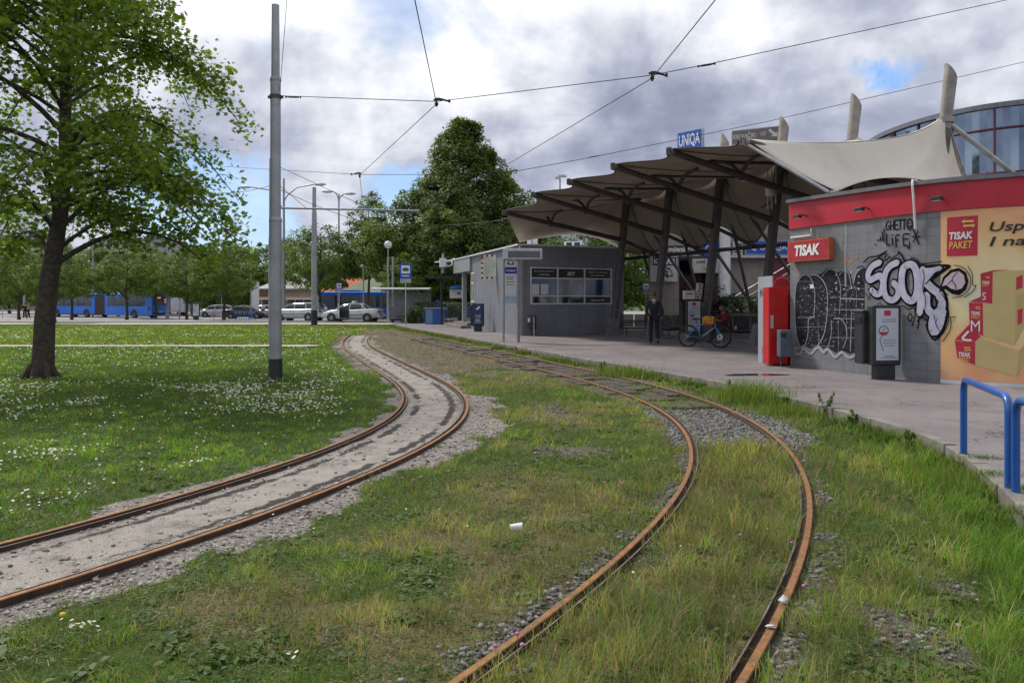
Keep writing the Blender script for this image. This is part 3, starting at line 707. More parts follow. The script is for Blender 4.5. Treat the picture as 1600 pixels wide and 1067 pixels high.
# ---------------------------------------------------------------- loose stones
ico = bmesh.new(); bmesh.ops.create_icosphere(ico, subdivisions=1, radius=1); ico.verts.ensure_lookup_table()
IV = np.array([v.co[:] for v in ico.verts]); IF = np.array([[v.index for v in f.verts] for f in ico.faces]); ico.free()
M_stone = mat_attr('ballast_stone', .9, 0, .2)
def stones_obj(name, X, Y, S, col, label, sink=.35):
    n = len(X); v = IV[None]*(1+.35*(rs.rand(n, 12, 1)-.5)*2); sc = S[:, None, None]*np.stack([1+.5*rs.rand(n), .7+.4*rs.rand(n), .45+.25*rs.rand(n)], -1)[:, None]
    v = v*sc; a = rs.rand(n)*6.28; ca, sa = np.cos(a)[:, None], np.sin(a)[:, None]
    tx = rs.randn(n)[:, None]*.3
    x = v[..., 0]*ca-v[..., 1]*sa; y = v[..., 0]*sa+v[..., 1]*ca; z = v[..., 2]+x*tx*.6
    V = np.stack([x+X[:, None], y+Y[:, None], z+(gh(X, Y)+S*sink)[:, None]], -1)
    f = (np.arange(n)*12)[:, None, None]+IF[None]
    me = numpy_mesh(name, V.reshape(-1, 3), f.ravel(), np.full(n*20, 3), M_stone, np.repeat(col, 12, 0))
    o = bpy.data.objects.new(name, me); COL.objects.link(o); return tag(o, label, 'stones', kind='stuff')
X, Y = sample_frustum(150000, 2.2, 26, 1.35, .5); Z = zones(X, Y)
pr = Z['grav']*(1-.86*Z['centre'])*.65+.03*Z['grav']
pr = np.where(np.abs(np.abs(Z['dA'])-.5) < .07, 0, pr); pr = np.where(Z['dA'] > .5, pr*1.5, pr)
k = rs.rand(len(X)) < pr*.6; x, y = X[k], Y[k]; n = len(x); kk_ = rs.rand(n)[:, None]
stones_obj('gravel_stones', x, y, (.005+.013*rs.rand(n)**2.4)*(1+.02*y), (np.array([.19, .17, .15])*(1-kk_)+np.array([.50, .465, .42])*kk_)*np.where(rs.rand(n)[:, None] < .12, .4, 1), 'pale loose stones scattered beside the rails of the left track')
print('gravel', n)
pb = Z['bal']*.9+Z['edge']*.7+Z['bare']*.35+Z['soil']*.03
pb = np.where(np.abs(np.abs(Z['dB'])-.5) < .07, 0, pb)*(Z['dK'] < 0)*(Z['grav'] < .4)
k = rs.rand(len(X)) < pb*.8; x, y = X[k], Y[k]; n = len(x); kk_ = rs.rand(n)[:, None]
X2 = rs.rand(9000)*3.4+.9; Y2 = rs.rand(9000)*3.4+8.0; Z2 = zones(X2, Y2); k = (Z2['bal'] > .5) & (np.abs(np.abs(Z2['dB'])-.5) > .07); x = np.r_[x, X2[k]]; y = np.r_[y, Y2[k]]; n = len(x); kk_ = rs.rand(n)[:, None]
stones_obj('ballast_stones', x, y, (.008+.013*rs.rand(n)), (np.array([.07, .063, .06])*(1-kk_)+np.array([.30, .28, .275])*kk_), 'grey ballast stones between and beside the rails of the right track')
print('ballast', n)

# ================================================================= TREES
M_leaf = mat_attr('tree_leaf', .6, .32, .35)
M_bark = mat('tree_bark', (.085, .066, .05), (.038, .03, .025), .95, bump=1.0, bscale=22, scale=10)
M_bark2 = mat('pale_bark', (.15, .12, .095), (.075, .06, .05), .95, bump=.8, bscale=16, scale=8)
def leaf_mesh(name, Cn, size, col, kind='oval', up=.35, outward=None):
    """Cn: leaf centres (n,3)"""
    n = len(Cn); nr = rs.randn(n, 3); nr[:, 2] = np.abs(nr[:, 2])+up*2
    if outward is not None: nr += outward*1.0
    nr /= np.linalg.norm(nr, axis=1)[:, None]
    a = rs.randn(n, 3); u = np.cross(nr, a); u /= np.linalg.norm(u, axis=1)[:, None]+1e-9; w_ = np.cross(nr, u)
    if kind == 'oval': sh = np.array([(-.5, 0, 0), (-.1, .30, .07), (.5, 0, -.05), (-.1, -.30, .07)])
    elif kind == 'maple': sh = np.array([(-.5, 0, 0), (-.28, .22, .03), (-.22, .52, .0), (.02, .28, .04), (.30, .42, -.02), (.24, .12, .03), (.58, 0, -.05), (.24, -.12, .03), (.30, -.42, -.02), (.02, -.28, .04), (-.22, -.52, 0), (-.28, -.22, .03)])
    else: sh = np.array([(-.5, -.05, 0), (-.5, .05, 0), (.5, .03, 0), (.5, -.03, 0)])
    m = len(sh); s_ = (size*(.7+.6*rs.rand(n)))[:, None, None]
    v = Cn[:, None]+(u[:, None]*sh[None, :, :1]+w_[:, None]*sh[None, :, 1:2]+nr[:, None]*sh[None, :, 2:])*s_
    f = (np.arange(n)*m)[:, None]+np.arange(m)
    return numpy_mesh(name, v.reshape(-1, 3), f.ravel(), np.full(n, m), M_leaf, np.repeat(col, m, 0))
def leaf_cols(n, c1, c2, extra=None):
    k = rs.rand(n)[:, None]**1.2; c = np.array(c1)*(1-k)+np.array(c2)*k
    if extra is not None: c = c*extra[:, None]
    return c
def crown_clumps(h, z0, prof, nc, lump=.25, seed=0, fill=.45):
    r_ = np.random.RandomState(seed); out = []
    while len(out) < nc:
        t_ = r_.rand(); rr = np.interp(t_, [p[0] for p in prof], [p[1] for p in prof]); a = r_.rand()*6.283
        if r_.rand() > (rr/max(p[1] for p in prof)): continue
        l = 1+lump*(2*vn(np.array(a*1.3+seed), np.array(t_*4+seed*3.1))-1)*1.4
        rad = rr*l*(fill+(1-fill)*math.sqrt(r_.rand()))
        out.append((rad*math.cos(a), rad*math.sin(a), z0+t_*(h-z0)))
    return np.array(out)
def tree_proto(name, h, z0, prof, nc, per, clr, leaf, c1, c2, trunk_r, label, seed, kind='oval', bark=None, lean=(0, 0), limbs=26, fill=.45, lump=.25, cone=False):
    o = thing(name, label, 'tree'); rr_ = random.Random(seed); r_ = np.random.RandomState(seed)
    cc = crown_clumps(h, z0, prof, nc, lump, seed, fill)
    cc[:, 0] += lean[0]*cc[:, 2]/h; cc[:, 1] += lean[1]*cc[:, 2]/h
    mb = MB(); tp = [Vector((lean[0]*s*s+.06*math.sin(s*9+seed)*trunk_r*6, lean[1]*s*s+.05*math.cos(s*7+seed)*trunk_r*6, h*.93*s)) for s in np.linspace(0, 1, 12)]
    tp[0].x = tp[0].y = 0
    trs = [trunk_r*(1.35 if i == 0 else 1.0)*(1-.88*i/11) for i in range(12)]
    mb.tube(tp, trs, 10)
    idx_ = r_.permutation(len(cc))[:limbs]
    for i in idx_:
        e = Vector(cc[i]); hz = max(z0*.75, min(h*.85, e.z-.35*math.hypot(e.x, e.y)-.2*rr_.random())); s = hz/(h*.93); k = min(int(s*11), 10); st_ = tp[k].lerp(tp[k+1], s*11-k)
        md = st_.lerp(e, .5)+Vector((0, 0, .12*(e-st_).length*(1 if not cone else -.3)))
        r0 = trunk_r*.42*(1-.75*s)+.012
        mb.tube([st_, st_.lerp(md, .5)+Vector((0, 0, .03*h*.2)), md, md.lerp(e, .55), e], [r0, r0*.8, r0*.55, r0*.35, r0*.15], 6)
    mb.build('trunk', bark or M_bark, o, world=False)
    n = nc*per; ci = np.repeat(np.arange(nc), per); g = r_.randn(n, 3); g /= np.linalg.norm(g, axis=1)[:, None]
    rad = clr*(.35+.65*r_.rand(n)**.6)*(.7+.6*r_.rand(nc)[ci]); pts = cc[ci]+g*rad[:, None]*np.array([1, 1, .62])
    pts[:, 2] = np.maximum(pts[:, 2], z0-.4+.5*r_.rand(n)); tone = (.72+.56*r_.rand(nc))[ci]
    cen = np.array([lean[0]*.5, lean[1]*.5, (z0+h)/2]); ow = pts-cen; ow /= np.linalg.norm(ow, axis=1)[:, None]
    me = leaf_mesh('crown', pts, leaf, leaf_cols(n, c1, c2, tone), kind, .3, ow)
    cr = bpy.data.objects.new('crown', me); COL.objects.link(cr); cr.parent = o
    return o
BROAD = [(0, .55), (.2, .92), (.45, 1.0), (.7, .82), (.9, .5), (1, .18)]
def pr(R_, p=BROAD): return [(a, b*R_) for a, b in p]

# --- the large tree at the left, leaf by leaf along drooping branches
def big_tree():
    g = G(64, 589); o = thing('plane_tree', 'large leafy tree with a dark trunk standing on the daisy lawn at the left', 'tree', (g.x, g.y, -.02))
    mb = MB(); H_ = 12.5
    tp = []
    for px, py in ((64, 592), (66, 560), (65, 500), (68, 440), (75, 380), (82, 320), (84, 250), (80, 160), (76, 80), (74, 0)):
        p = P(px, py, g.y); tp.append(Vector((p.x-g.x, .012*(592-py)/10, p.z+.02)))
    tp += [Vector((tp[-1].x-.1, .8, 10.0)), Vector((tp[-1].x-.05, .85, H_))]
    tr = [.25, .215, .20, .19, .17, .15, .13, .12, .10, .085, .06, .02]
    tp[0].z = -.05
    mb.tube(tp, tr, 16)
    for k in range(7):     # root flare
        a = k/7*6.28+.3; mb.tube([(.16*math.cos(a), .16*math.sin(a), .30), (.24*math.cos(a), .24*math.sin(a), .10), (.40*math.cos(a), .40*math.sin(a), -.05)], [.07, .085, .05], 8)
    def at(z):
        for a_, b_ in zip(tp, tp[1:]):
            if a_.z <= z <= b_.z: return a_.lerp(b_, (z-a_.z)/(b_.z-a_.z))
        return tp[-1]
    rr_ = random.Random(21); leaves = []; tones = []
    nb = 84
    for b_ in range(nb):
        s = (b_+.5)/nb; z0 = 2.5+s*9.4+rr_.uniform(-.3, .3); a = b_*2.39996+rr_.uniform(-.9, .9)
        L_ = (4.0*(1-max(0, (z0-7.0)/6.2)**1.4)+rr_.uniform(-1.5, .25))*(1 if z0 > 3.2 else .9)
        st_ = at(z0); rise = rr_.uniform(.35, .80); droop = rr_.uniform(.16, .40) if z0 > 3.4 else rr_.uniform(.20, .30)
        pts = []; ca, sa = math.cos(a), math.sin(a); bend = rr_.uniform(-.5, .5)
        for q_ in np.linspace(0, 1, 9):
            r_ = L_*q_; zz_ = z0+L_*(rise*math.sin(q_*1.9)*.8-droop*1.6*q_*q_*1.25); off = bend*r_*q_
            pts.append(Vector((st_.x+ca*r_-sa*off, st_.y+sa*r_+ca*off, zz_)))
        r0 = (.026+.034*(1-s))*rr_.uniform(.7, 1.3); mb.tube(pts, [r0*(1-.85*i/8) for i in range(9)], 7)
        ns = 12
        for k in range(ns):
            q_ = .22+.78*(k+rr_.random())/ns; i = min(int(q_*8), 7); p = pts[i].lerp(pts[i+1], min(1, q_*8-i))
            sg = 1 if k % 2 else -1; a2 = a+sg*rr_.uniform(.35, 1.2); l2 = L_*rr_.uniform(.14, .34)*(1.15-q_*.55)
            tip = p+Vector((math.cos(a2)*l2, math.sin(a2)*l2, rr_.uniform(-.32, .28)*l2-.05)); mid = p.lerp(tip, .5)+Vector((0, 0, .06*l2))
            mb.tube([p, mid, tip], [.011, .007, .003], 5, cap=False)
            tn = rr_.uniform(.75, 1.25)
            for j in range(rr_.randint(30, 50)):
                t_ = .12+.92*rr_.random(); c = (p.lerp(mid, t_*2) if t_ < .5 else mid.lerp(tip, t_*2-1))+Vector((rr_.gauss(0, .16), rr_.gauss(0, .16), rr_.gauss(-.06, .17)))
                leaves.append(c); tones.append(tn)
    mb.build('trunk', M_bark, o, world=False)
    pts = np.array([c[:] for c in leaves]); k = pts[:, 2] > 2.3; pts = pts[k]; tones = np.array(tones)[k]
    print('big tree leaves', len(pts))
    me = leaf_mesh('crown', pts, np.full(len(pts), .115), leaf_cols(len(pts), (.09, .16, .016), (.22, .31, .04), tones), 'maple', .25)
    cr = bpy.data.objects.new('crown', me); COL.objects.link(cr); cr.parent = o
big_tree()

# --- the big pyramidal linden behind the ticket office
CON = [(0, .78), (.12, .97), (.3, 1.0), (.5, .76), (.7, .50), (.85, .30), (1, .10)]
lin = tree_proto('linden_tree', 16.9, 1.9, pr(6.5, CON), 1000, 110, .85, .27, (.065, .105, .022), (.165, .205, .052), .3, 'tall dense pointed dark green tree rising behind the ticket office', 31, limbs=60, fill=.45, lump=.38)
lin.location = (-4.2, 65, 0)
# --- pale loose tree to its left
pale = tree_proto('young_tree', 12.0, 4.2, pr(3.1, [(0, .8), (.3, 1), (.6, .72), (.8, .5), (1, .12)]), 230, 44, .5, .22, (.07, .115, .02), (.16, .21, .05), .15, 'loose pale green tree left of the tall pointed tree', 41, limbs=50, bark=M_bark2, fill=.3, lump=.4)
pale.location = (-13.4, 72, -.1)
# --- street tree types
A_ = tree_proto('street_tree', 6.6, 2.3, pr(2.8), 120, 66, .55, .19, (.06, .11, .016), (.15, .215, .038), .13, 'round street tree with a thin trunk stands before the middle of the blue bus', 51, limbs=30)
B_ = tree_proto('street_tree', 10.5, 1.6, pr(4.5), 200, 74, .8, .30, (.062, .11, .018), (.155, .22, .042), .2, 'broad tree behind the grey roofed kiosk', 61, limbs=24)
D_ = tree_proto('street_tree', 9.0, 1.5, pr(3.8, [(0, .7), (.3, 1), (.6, .9), (.85, .55), (1, .2)]), 160, 70, .75, .28, (.052, .098, .015), (.125, .19, .036), .18, 'mid green tree between the main pole and the pines', 71, limbs=24)
PI_ = tree_proto('pine_tree', 13.5, 3.2, pr(3.4, [(0, .75), (.35, 1), (.6, .8), (.85, .5), (1, .12)]), 130, 60, .62, .30, (.020, .032, .018), (.045, .062, .032), .2, 'dark pine behind the grey kiosk roof', 81, kind='needle', limbs=40, fill=.3, lump=.5)
def PL(px, d): return ((px-CX)/F*d, d, float(gz(0, d))-.02)
A_.location = PL(198, 70); B_.location = PL(455, 108); D_.location = PL(493, 98); PI_.location = PL(480, 122)
GR = 'trees along the bus street'
for o in (A_, B_, D_): o['group'] = GR
for px, d, sc_, rz, lb in ((112, 70, .96, 1.1, 'round street tree in front of the blue bus, nearest right of the big trunk'), (350, 67, 1.02, 2.0, 'round street tree by the dark column bin, above the blue parking sign'),
                         (86, 57.2, .80, 3.0, 'small tree with a dark trunk close beside the big trunk'), (30, 72, 1.05, 4.0, 'round street tree over the two people at the left edge'),
                         (500, 71, 1.32, 5.1, 'street tree with a dark trunk between the estate car and the silver saloon'), (243, 84, 1.1, .6, 'round tree over the rear end of the blue bus'), (292, 80, 1.05, 2.6, 'round tree behind the white van roof'), (640, 60.5, .82, 1.9, 'small leaning tree hanging over the bus shelter')):
    dup(A_, PL(px, d), rz, lb, GR, sc_)
for px, d, sc_, rz, lb in ((15, 118, 1.0, .5, 'far broad tree at the left edge of the picture'), (95, 124, 1.05, 1.5, 'far broad tree seen just right of the big trunk'), (150, 112, .92, 2.2, 'far broad tree above the front part of the blue bus'),
                         (225, 120, 1.02, 3.3, 'far broad tree above the rear part of the blue bus'), (300, 116, .98, 4.4, 'far broad tree behind the sports fence'), (372, 110, .93, 5.5, 'far broad tree behind the parked dark car'), (415, 128, 1.05, .9, 'far broad tree just left of the main pole'),
                         (600, 104, 1.05, 2.9, 'far broad tree behind the orange and green kiosk roofs')):
    dup(B_, PL(px, d), rz, lb, GR, sc_)
for px, d, sc_, rz, lb in ((60, 98, .95, 1.0, 'mid green tree behind the big trunk'), (185, 99, .85, 2.0, 'mid green tree just behind the middle of the blue bus'), (265, 104, .95, 3.0, 'mid green tree behind the white van'), (335, 98, .85, 4.0, 'mid green tree above the light coloured parked car'),
                         (570, 92, .88, 4.9, 'mid green tree over the orange kiosk roof'), (700, 88, 1.05, 5.7, 'tree seen behind the bus under the pointed tree'), (900, 57, .80, 1.4, 'bright tree behind the ticket office roof fans'), (962, 60, .84, 2.9, 'bright tree seen between the first two canopy columns'), (1010, 64, .95, .3, 'bright tree just left of the food kiosk'), (855, 70, .9, 3.7, 'tree behind the left end of the canopy'), (820, 64, .8, 5.0, 'tree half hidden between the pointed tree and the canopy')):
    dup(D_, PL(px, d), rz, lb, GR, sc_)
for px, d, sc_, rz, lb in ((520, 118, .98, 1.2, 'dark pine right of the pale lamp pole'), (552, 126, 1.02, 2.4, 'tallest dark pine above the green kiosk roof'), (590, 120, .86, 4.1, 'dark pine behind the pale loose tree'), (448, 132, .86, 5.0, 'dark pine peeping right of the main pole')):
    dup(PI_, PL(px, d), rz, lb, 'dark pines behind the kiosks', sc_)
PI_['group'] = 'dark pines behind the kiosks'

# --- broad leaved weeds, clover and dead thatch low in the turf
def low_leaves(name, n, size, c1, c2, kind, thr, label, up, zc, d1=16):
    X, Y = sample_frustum(n, 2.2, d1, 1.6); Z = zones(X, Y); cl_ = fbm(X*3.7+60, Y*3.7+size*900, 3)
    k = (cl_ > thr) & (Z['dK'] < 0) & (Z['bal'] < .4) & (np.abs(np.abs(Z['dA'])-.5) > .07) & (np.abs(np.abs(Z['dB'])-.5) > .07) & ((Z['grav'] < .35) | (rs.rand(len(X)) < .02)); X, Y = X[k], Y[k]
    P3 = np.c_[X, Y, gh(X, Y)+zc*rs.rand(len(X))]; o = bpy.data.objects.new(name, leaf_mesh(name, P3, np.full(len(X), size)*(1+.04*Y), leaf_cols(len(X), c1, c2), kind, up)); COL.objects.link(o); tag(o, label, 'weeds', kind='stuff')
low_leaves('clover_leaves', 90000, .020, (.035, .085, .02), (.08, .15, .04), 'oval', .56, 'dark green clover and small leaved weeds patched through the turf', 1.2, .05)
low_leaves('broad_weeds', 40000, .045, (.05, .10, .02), (.12, .18, .04), 'oval', .63, 'broad leaved weeds in flat rosettes among the near grass', 1.5, .03, 12)
low_leaves('dead_thatch', 60000, .034, (.13, .11, .06), (.32, .27, .17), 'needle', .50, 'pale dead grass thatch lying flat between the blades', 3.0, .035, 14)
# --- bushes and hedges
def bush(name, c, size, n, leaf, c1, c2, label, cat='bush', seed=0, kind='oval', rz=0.0, boxy=False):
    r_ = np.random.RandomState(seed); o = thing(name, label, cat, c, rz)
    if boxy: p = (r_.rand(n, 3)*2-1); s = r_.rand(n) < .75; ax = r_.randint(0, 3, n); p[np.arange(n)[s], ax[s]] = np.sign(p[np.arange(n)[s], ax[s]]); p[:, 2] = np.abs(p[:, 2]); p *= .94+.12*r_.rand(n, 3)
    else: p = r_.randn(n, 3); p /= np.linalg.norm(p, axis=1)[:, None]; p *= (.55+.45*r_.rand(n)**.5)[:, None]; p[:, 2] = np.abs(p[:, 2]); l = 1+.35*(2*vn(p[:, 0]*2.3+seed, p[:, 1]*2.3+p[:, 2]*2)-1); p *= l[:, None]
    p = p*np.array([size[0]/2, size[1]/2, size[2]])
    cr = bpy.data.objects.new('foliage', leaf_mesh('foliage', p, np.full(n, leaf), leaf_cols(n, c1, c2, .75+.5*vn(p[:, 0]*3, p[:, 2]*3)), kind, .3)); COL.objects.link(cr); cr.parent = o
    mb = MB()
    for k in range(9):
        a = r_.rand()*6.28; rr = r_.rand()*.7; mb.tube([(size[0]*.1*math.cos(a), size[1]*.1*math.sin(a), -.02), (size[0]*.25*rr*math.cos(a), size[1]*.25*rr*math.sin(a), size[2]*.4), (size[0]*.42*rr*math.cos(a), size[1]*.42*rr*math.sin(a), size[2]*.8)], [.02, .014, .006], 5)
    mb.build('stems', M_bark, o, world=False); return o
g = G(643, 506, PZ)
bush('bush', (g.x, 52.0, .1), (1.5, 1.4, 1.25), 2600, .10, (.03, .055, .018), (.07, .10, .035), 'round dark green bush on the platform end right of the bus stop sign', seed=3)
bush('hedge', (-4.7, 55.0, .1), (4.4, 1.6, 1.35), 5200, .10, (.035, .06, .02), (.08, .11, .04), 'low loose hedge behind the blue cabinet and black post', 'hedge', seed=4, boxy=True)
bush('hedge', (9.9, 30.6, 1.08), (3.0, 1.1, .66), 5200, .07, (.04, .085, .02), (.11, .17, .05), 'clipped green hedge in the pale planter behind the seated person', 'hedge', seed=5, boxy=True)
bush('bush', (8.5, 31.0, .9), (1.7, 1.1, 1.1), 2200, .09, (.028, .014, .016), (.075, .03, .035), 'dark purple leaved bush beside the white round column', seed=6)
# tall weed plants at the kerb
M_weed = mat_attr('weed_leaf', .7, .3)
def weed_plant(px, py, h, lab, seed, nst=3):
    r_ = np.random.RandomState(seed); g = G(px, py); o = thing('weed_plant', lab, 'weed', (g.x, g.y, float(gh(g.x, g.y))), group='tall weeds along the kerb')
    mb = MB(); pts = []; col = []
    for s in range(nst):
        a = r_.rand()*6.28; l = h*(.6+.4*r_.rand()); q = [Vector((math.cos(a)*l*.22*t_*t_+.02*s, math.sin(a)*l*.22*t_*t_, l*t_)) for t_ in np.linspace(0, 1, 6)]
        mb.tube(q, [.005, .0045, .004, .003, .002, .001], 5)
        for k in range(34):
            t_ = .12+.88*r_.rand(); i = min(int(t_*5), 4); c = q[i].lerp(q[i+1], t_*5-i); w_ = .05*(1.15-t_); aa = r_.rand()*6.28
            pts.append((c.x+math.cos(aa)*w_, c.y+math.sin(aa)*w_, c.z+.01*r_.randn()))
    mb.build('stem', M_stem, o, world=False); pts = np.array(pts)
    lf = bpy.data.objects.new('leaves', leaf_mesh('leaves', pts, np.full(len(pts), .055), leaf_cols(len(pts), (.06, .11, .02), (.13, .2, .045)), 'oval', .1)); COL.objects.link(lf); lf.parent = o
weed_plant(1288, 650, .36, 'tallest leafy weed at the kerb in front of the black display bin', 1, 4)
weed_plant(1330, 668, .24, 'leafy weed right of the tallest one at the kerb', 2)
weed_plant(940, 583, .30, 'thin leafy weed at the kerb left of the walking man', 3)
weed_plant(1222, 640, .26, 'bushy weed at the kerb below the red cabinet', 4, 5)
weed_plant(1140, 618, .28, 'leafy weed just left of the bright oat grass clump', 5, 3)
weed_plant(1415, 702, .22, 'low weed at the kerb left of the blue rail', 6, 4)
# ================================================================= BUILDINGS
def tile_mat(name, c1, c2, mortar, tw, th, off=0.0, rough=.55, streak=.35):
    m = bpy.data.materials.new(name); m.use_nodes = True; m.node_tree.nodes.clear(); t = NT(m.node_tree)
    uv = t.n('ShaderNodeUVMap').outputs[0]; pos = t.n('ShaderNodeNewGeometry').outputs['Position']
    br = t.n('ShaderNodeTexBrick'); t.put(br, 'Vector', uv); br.offset = off; br.squash = 1
    for k, v in (('Scale', 1.0), ('Mortar Size', .004), ('Mortar Smooth', .3), ('Brick Width', tw), ('Row Height', th), ('Bias', 0.0)): br.inputs[k].default_value = v
    br.inputs['Color1'].default_value = (*c1, 1); br.inputs['Color2'].default_value = (*c2, 1); br.inputs['Mortar'].default_value = (*mortar, 1)
    mp = t.n('ShaderNodeMapping'); t.put(mp, 0, pos); mp.inputs[3].default_value = (3, 3, .35)
    st = t.ramp(t.noise(mp.outputs[0], 1.6, 6, .65, .3), [(.45, 0.), (.75, streak)])
    c = t.mix(st, br.outputs[0], tuple(x*.45 for x in c1))
    c = t.mix(t.ramp(t.noise(pos, 1.1, 5, .6), [(.5, 0.), (.75, .35)]), c, tuple(min(1, x*1.35) for x in c2))
    b = t.n('ShaderNodeBsdfPrincipled'); o_ = t.n('ShaderNodeOutputMaterial'); t.put(b, 'Base Color', c); b.inputs['Roughness'].default_value = rough; b.inputs['Specular IOR Level'].default_value = .35
    bp = t.n('ShaderNodeBump'); bp.inputs['Strength'].default_value = .6; bp.inputs['Distance'].default_value = .006; bp.invert = True
    t.put(bp, 'Height', br.outputs[1]); t.put(b, 'Normal', bp.outputs[0]); t.put(o_, 0, b.outputs[0]); return m
M_tile = tile_mat('grey_wall_tiles', (.19, .195, .21), (.225, .228, .24), (.10, .10, .105), .33, .165)
M_tile2 = tile_mat('office_wall_tiles', (.20, .21, .24), (.23, .24, .27), (.10, .10, .11), .30, .15)
M_beige = tile_mat('beige_stone_panels', (.30, .265, .23), (.34, .30, .26), (.10, .085, .07), 1.6, .52, .5, .7)
M_red = mat('red_band_paint', (.50, .012, .035), (.42, .012, .03), .45, scale=1.2, dirt=.25)
M_cop = mat('grey_metal_coping', (.19, .20, .22), (.15, .155, .17), .5, .4)
M_white = mat('white_paint', (.72, .72, .72), (.60, .60, .60), .5, scale=3)
M_alu = mat('aluminium', (.52, .52, .54), (.42, .42, .44), .42, .6, scale=4)
M_steel = mat('stainless_steel', (.42, .41, .41), (.30, .29, .29), .38, .7, scale=5)
M_dark = mat('dark_painted_steel', (.072, .062, .06), (.05, .043, .042), .6, scale=5, bump=.2)
M_black = mat('black_plastic', (.018, .019, .021), (.028, .028, .03), .45)
M_glass = mat('dark_window_glass', (.02, .025, .035), (.03, .036, .05), .08, spec=.8, scale=1)
M_blueg = mat('blue_poster_glass', (.03, .06, .16), (.06, .10, .22), .15, spec=.7, scale=1.5)
M_ink = mat('black_spray_paint', (.006, .006, .009), (.018, .018, .022), .8, scale=14, spec=.1)
M_lil = mat('lilac_spray_paint', (.52, .49, .58), (.36, .37, .50), .6, scale=9, dirt=.15)
M_pk = mat('pink_spray_paint', (.62, .46, .52), (.55, .42, .50), .6, scale=6)
M_wsp = mat('white_spray_paint', (.50, .50, .52), (.26, .26, .28), .7, scale=22)
M_osp = mat('orange_spray_paint', (.58, .30, .06), (.40, .25, .12), .7, scale=20)
M_letw = mat('white_lettering', (.80, .80, .80), (.76, .76, .76), .5)
M_letk = mat('black_lettering', (.02, .02, .022), rough=.5)
M_yel2 = mat('yellow_print', (.80, .55, .12), (.74, .50, .10), .5)
M_rp = mat('red_print', (.52, .02, .055), (.45, .018, .045), .5, scale=2)
M_carton = mat('printed_carton', (.60, .47, .20), (.54, .42, .18), .5, scale=3)
M_carton2 = mat('printed_carton_side', (.50, .39, .16), (.46, .35, .14), .5, scale=3)
M_blue = mat('blue_sign', (.012, .10, .50), (.012, .085, .42), .4, scale=2)
M_bluel = mat('blue_paint', (.02, .12, .42), (.015, .09, .34), .4, scale=8, dirt=.25)
M_grey = mat('grey_sheet_metal', (.34, .35, .37), (.28, .29, .31), .5, .2, scale=3, dirt=.2)
M_conc = mat('column_concrete', (.16, .155, .155), (.11, .105, .105), .9, bump=.5, scale=3)

# ---- curved kiosk
kw = spline([(5.95, 18.9), (6.37, 17.58), (7.09, 15.50), (7.78, 14.02), (8.77, 13.16), (10.2, 12.62), (12.6, 12.3), (15, 12.3)], .02)
j0 = int(np.argmin(np.hypot(kw[:, 0]-6.37, kw[:, 1]-17.58))); kw = kw[j0:]
kw = kw[:int(7.6/.02)]; kt = np.gradient(kw, axis=0); kt /= np.hypot(kt[:, 0], kt[:, 1])[:, None]; kn = np.c_[kt[:, 1], -kt[:, 0]]
kpx = CX+F*kw[:, 0]/kw[:, 1]
def Wp(s, z, off=0.0):
    i = min(max(s/.02, 0), len(kw)-1.001); a = int(i); f = i-a
    p = kw[a]*(1-f)+kw[a+1]*f; n_ = kn[a]; return Vector((p[0]+n_[0]*off, p[1]+n_[1]*off, z))
if kn[50][0] > 0: kn = -kn
def Wuv(px, py):
    i = float(np.interp(px, kpx, np.arange(len(kpx)))); y = float(np.interp(i, np.arange(len(kw)), kw[:, 1])); return i*.02, CH+(HOR-py)/F*y
def WP(px, py, off): s, z = Wuv(px, py); return Wp(s, z, off)
def wtop(s): return 3.90-.11*min(1, s/4.6)
SL = (len(kw)-1)*.02
def wstrip(mb, s0, s1, z0, z1, off, mi=0, step=.12):
    n = max(1, int((s1-s0)/step)); z0f = z0 if callable(z0) else (lambda s: z0); z1f = z1 if callable(z1) else (lambda s: z1)
    for i in range(n):
        a = s0+(s1-s0)*i/n; b = s0+(s1-s0)*(i+1)/n
        mb.add([Wp(a, z0f(a), off), Wp(b, z0f(b), off), Wp(b, z1f(b), off), Wp(a, z1f(a), off)], [(0, 1, 2, 3)], mi, uv=[[(a, z0f(a)), (b, z0f(b)), (b, z1f(b)), (a, z1f(a))]])
    return mb
ks = thing('kiosk', 'grey tiled kiosk with a red band, graffiti and a curved front at the right', 'kiosk', (9.5, 15.5, PZ))
mb = MB(); wstrip(mb, 0, SL, PZ-.02, 3.3, 0); end = Wp(SL, 0)
bk = [(15.2, 18.6), (9.3, 19.6)]; A0 = Wp(0, 0)
for a, b in (((end.x, end.y), bk[0]), (bk[0], bk[1]), (bk[1], (A0.x, A0.y))):
    L_ = math.dist(a, b); mb.add([(a[0], a[1], PZ-.02), (b[0], b[1], PZ-.02), (b[0], b[1], 3.3), (a[0], a[1], 3.3)], [(0, 1, 2, 3)], 0, uv=[[(0, 0), (L_, 0), (L_, 3.2), (0, 3.2)]])
mb.build('wall', M_tile, ks)
mb = MB(); wstrip(mb, 0, SL, 3.245, lambda s: wtop(s)-.05, .035); n = 40
for i in range(n):      # underside of the band
    a = SL*i/n; b = SL*(i+1)/n; mb.add([Wp(a, 3.245, 0), Wp(b, 3.245, 0), Wp(b, 3.245, .035), Wp(a, 3.245, .035)], [(0, 1, 2, 3)])
for a, b in (((end.x, end.y), bk[0]), (bk[0], bk[1]), (bk[1], (A0.x, A0.y))):
    mb.add([(a[0], a[1], 3.245), (b[0], b[1], 3.245), (b[0], b[1], 3.85), (a[0], a[1], 3.85)], [(0, 1, 2, 3)])
mb.build('fascia', M_red, ks)
rim = [Wp(SL*i/40, 0, .10) for i in range(41)]; rin = [Wp(SL*i/40, 0, -.12) for i in range(41)]
mb = MB(); rg = []
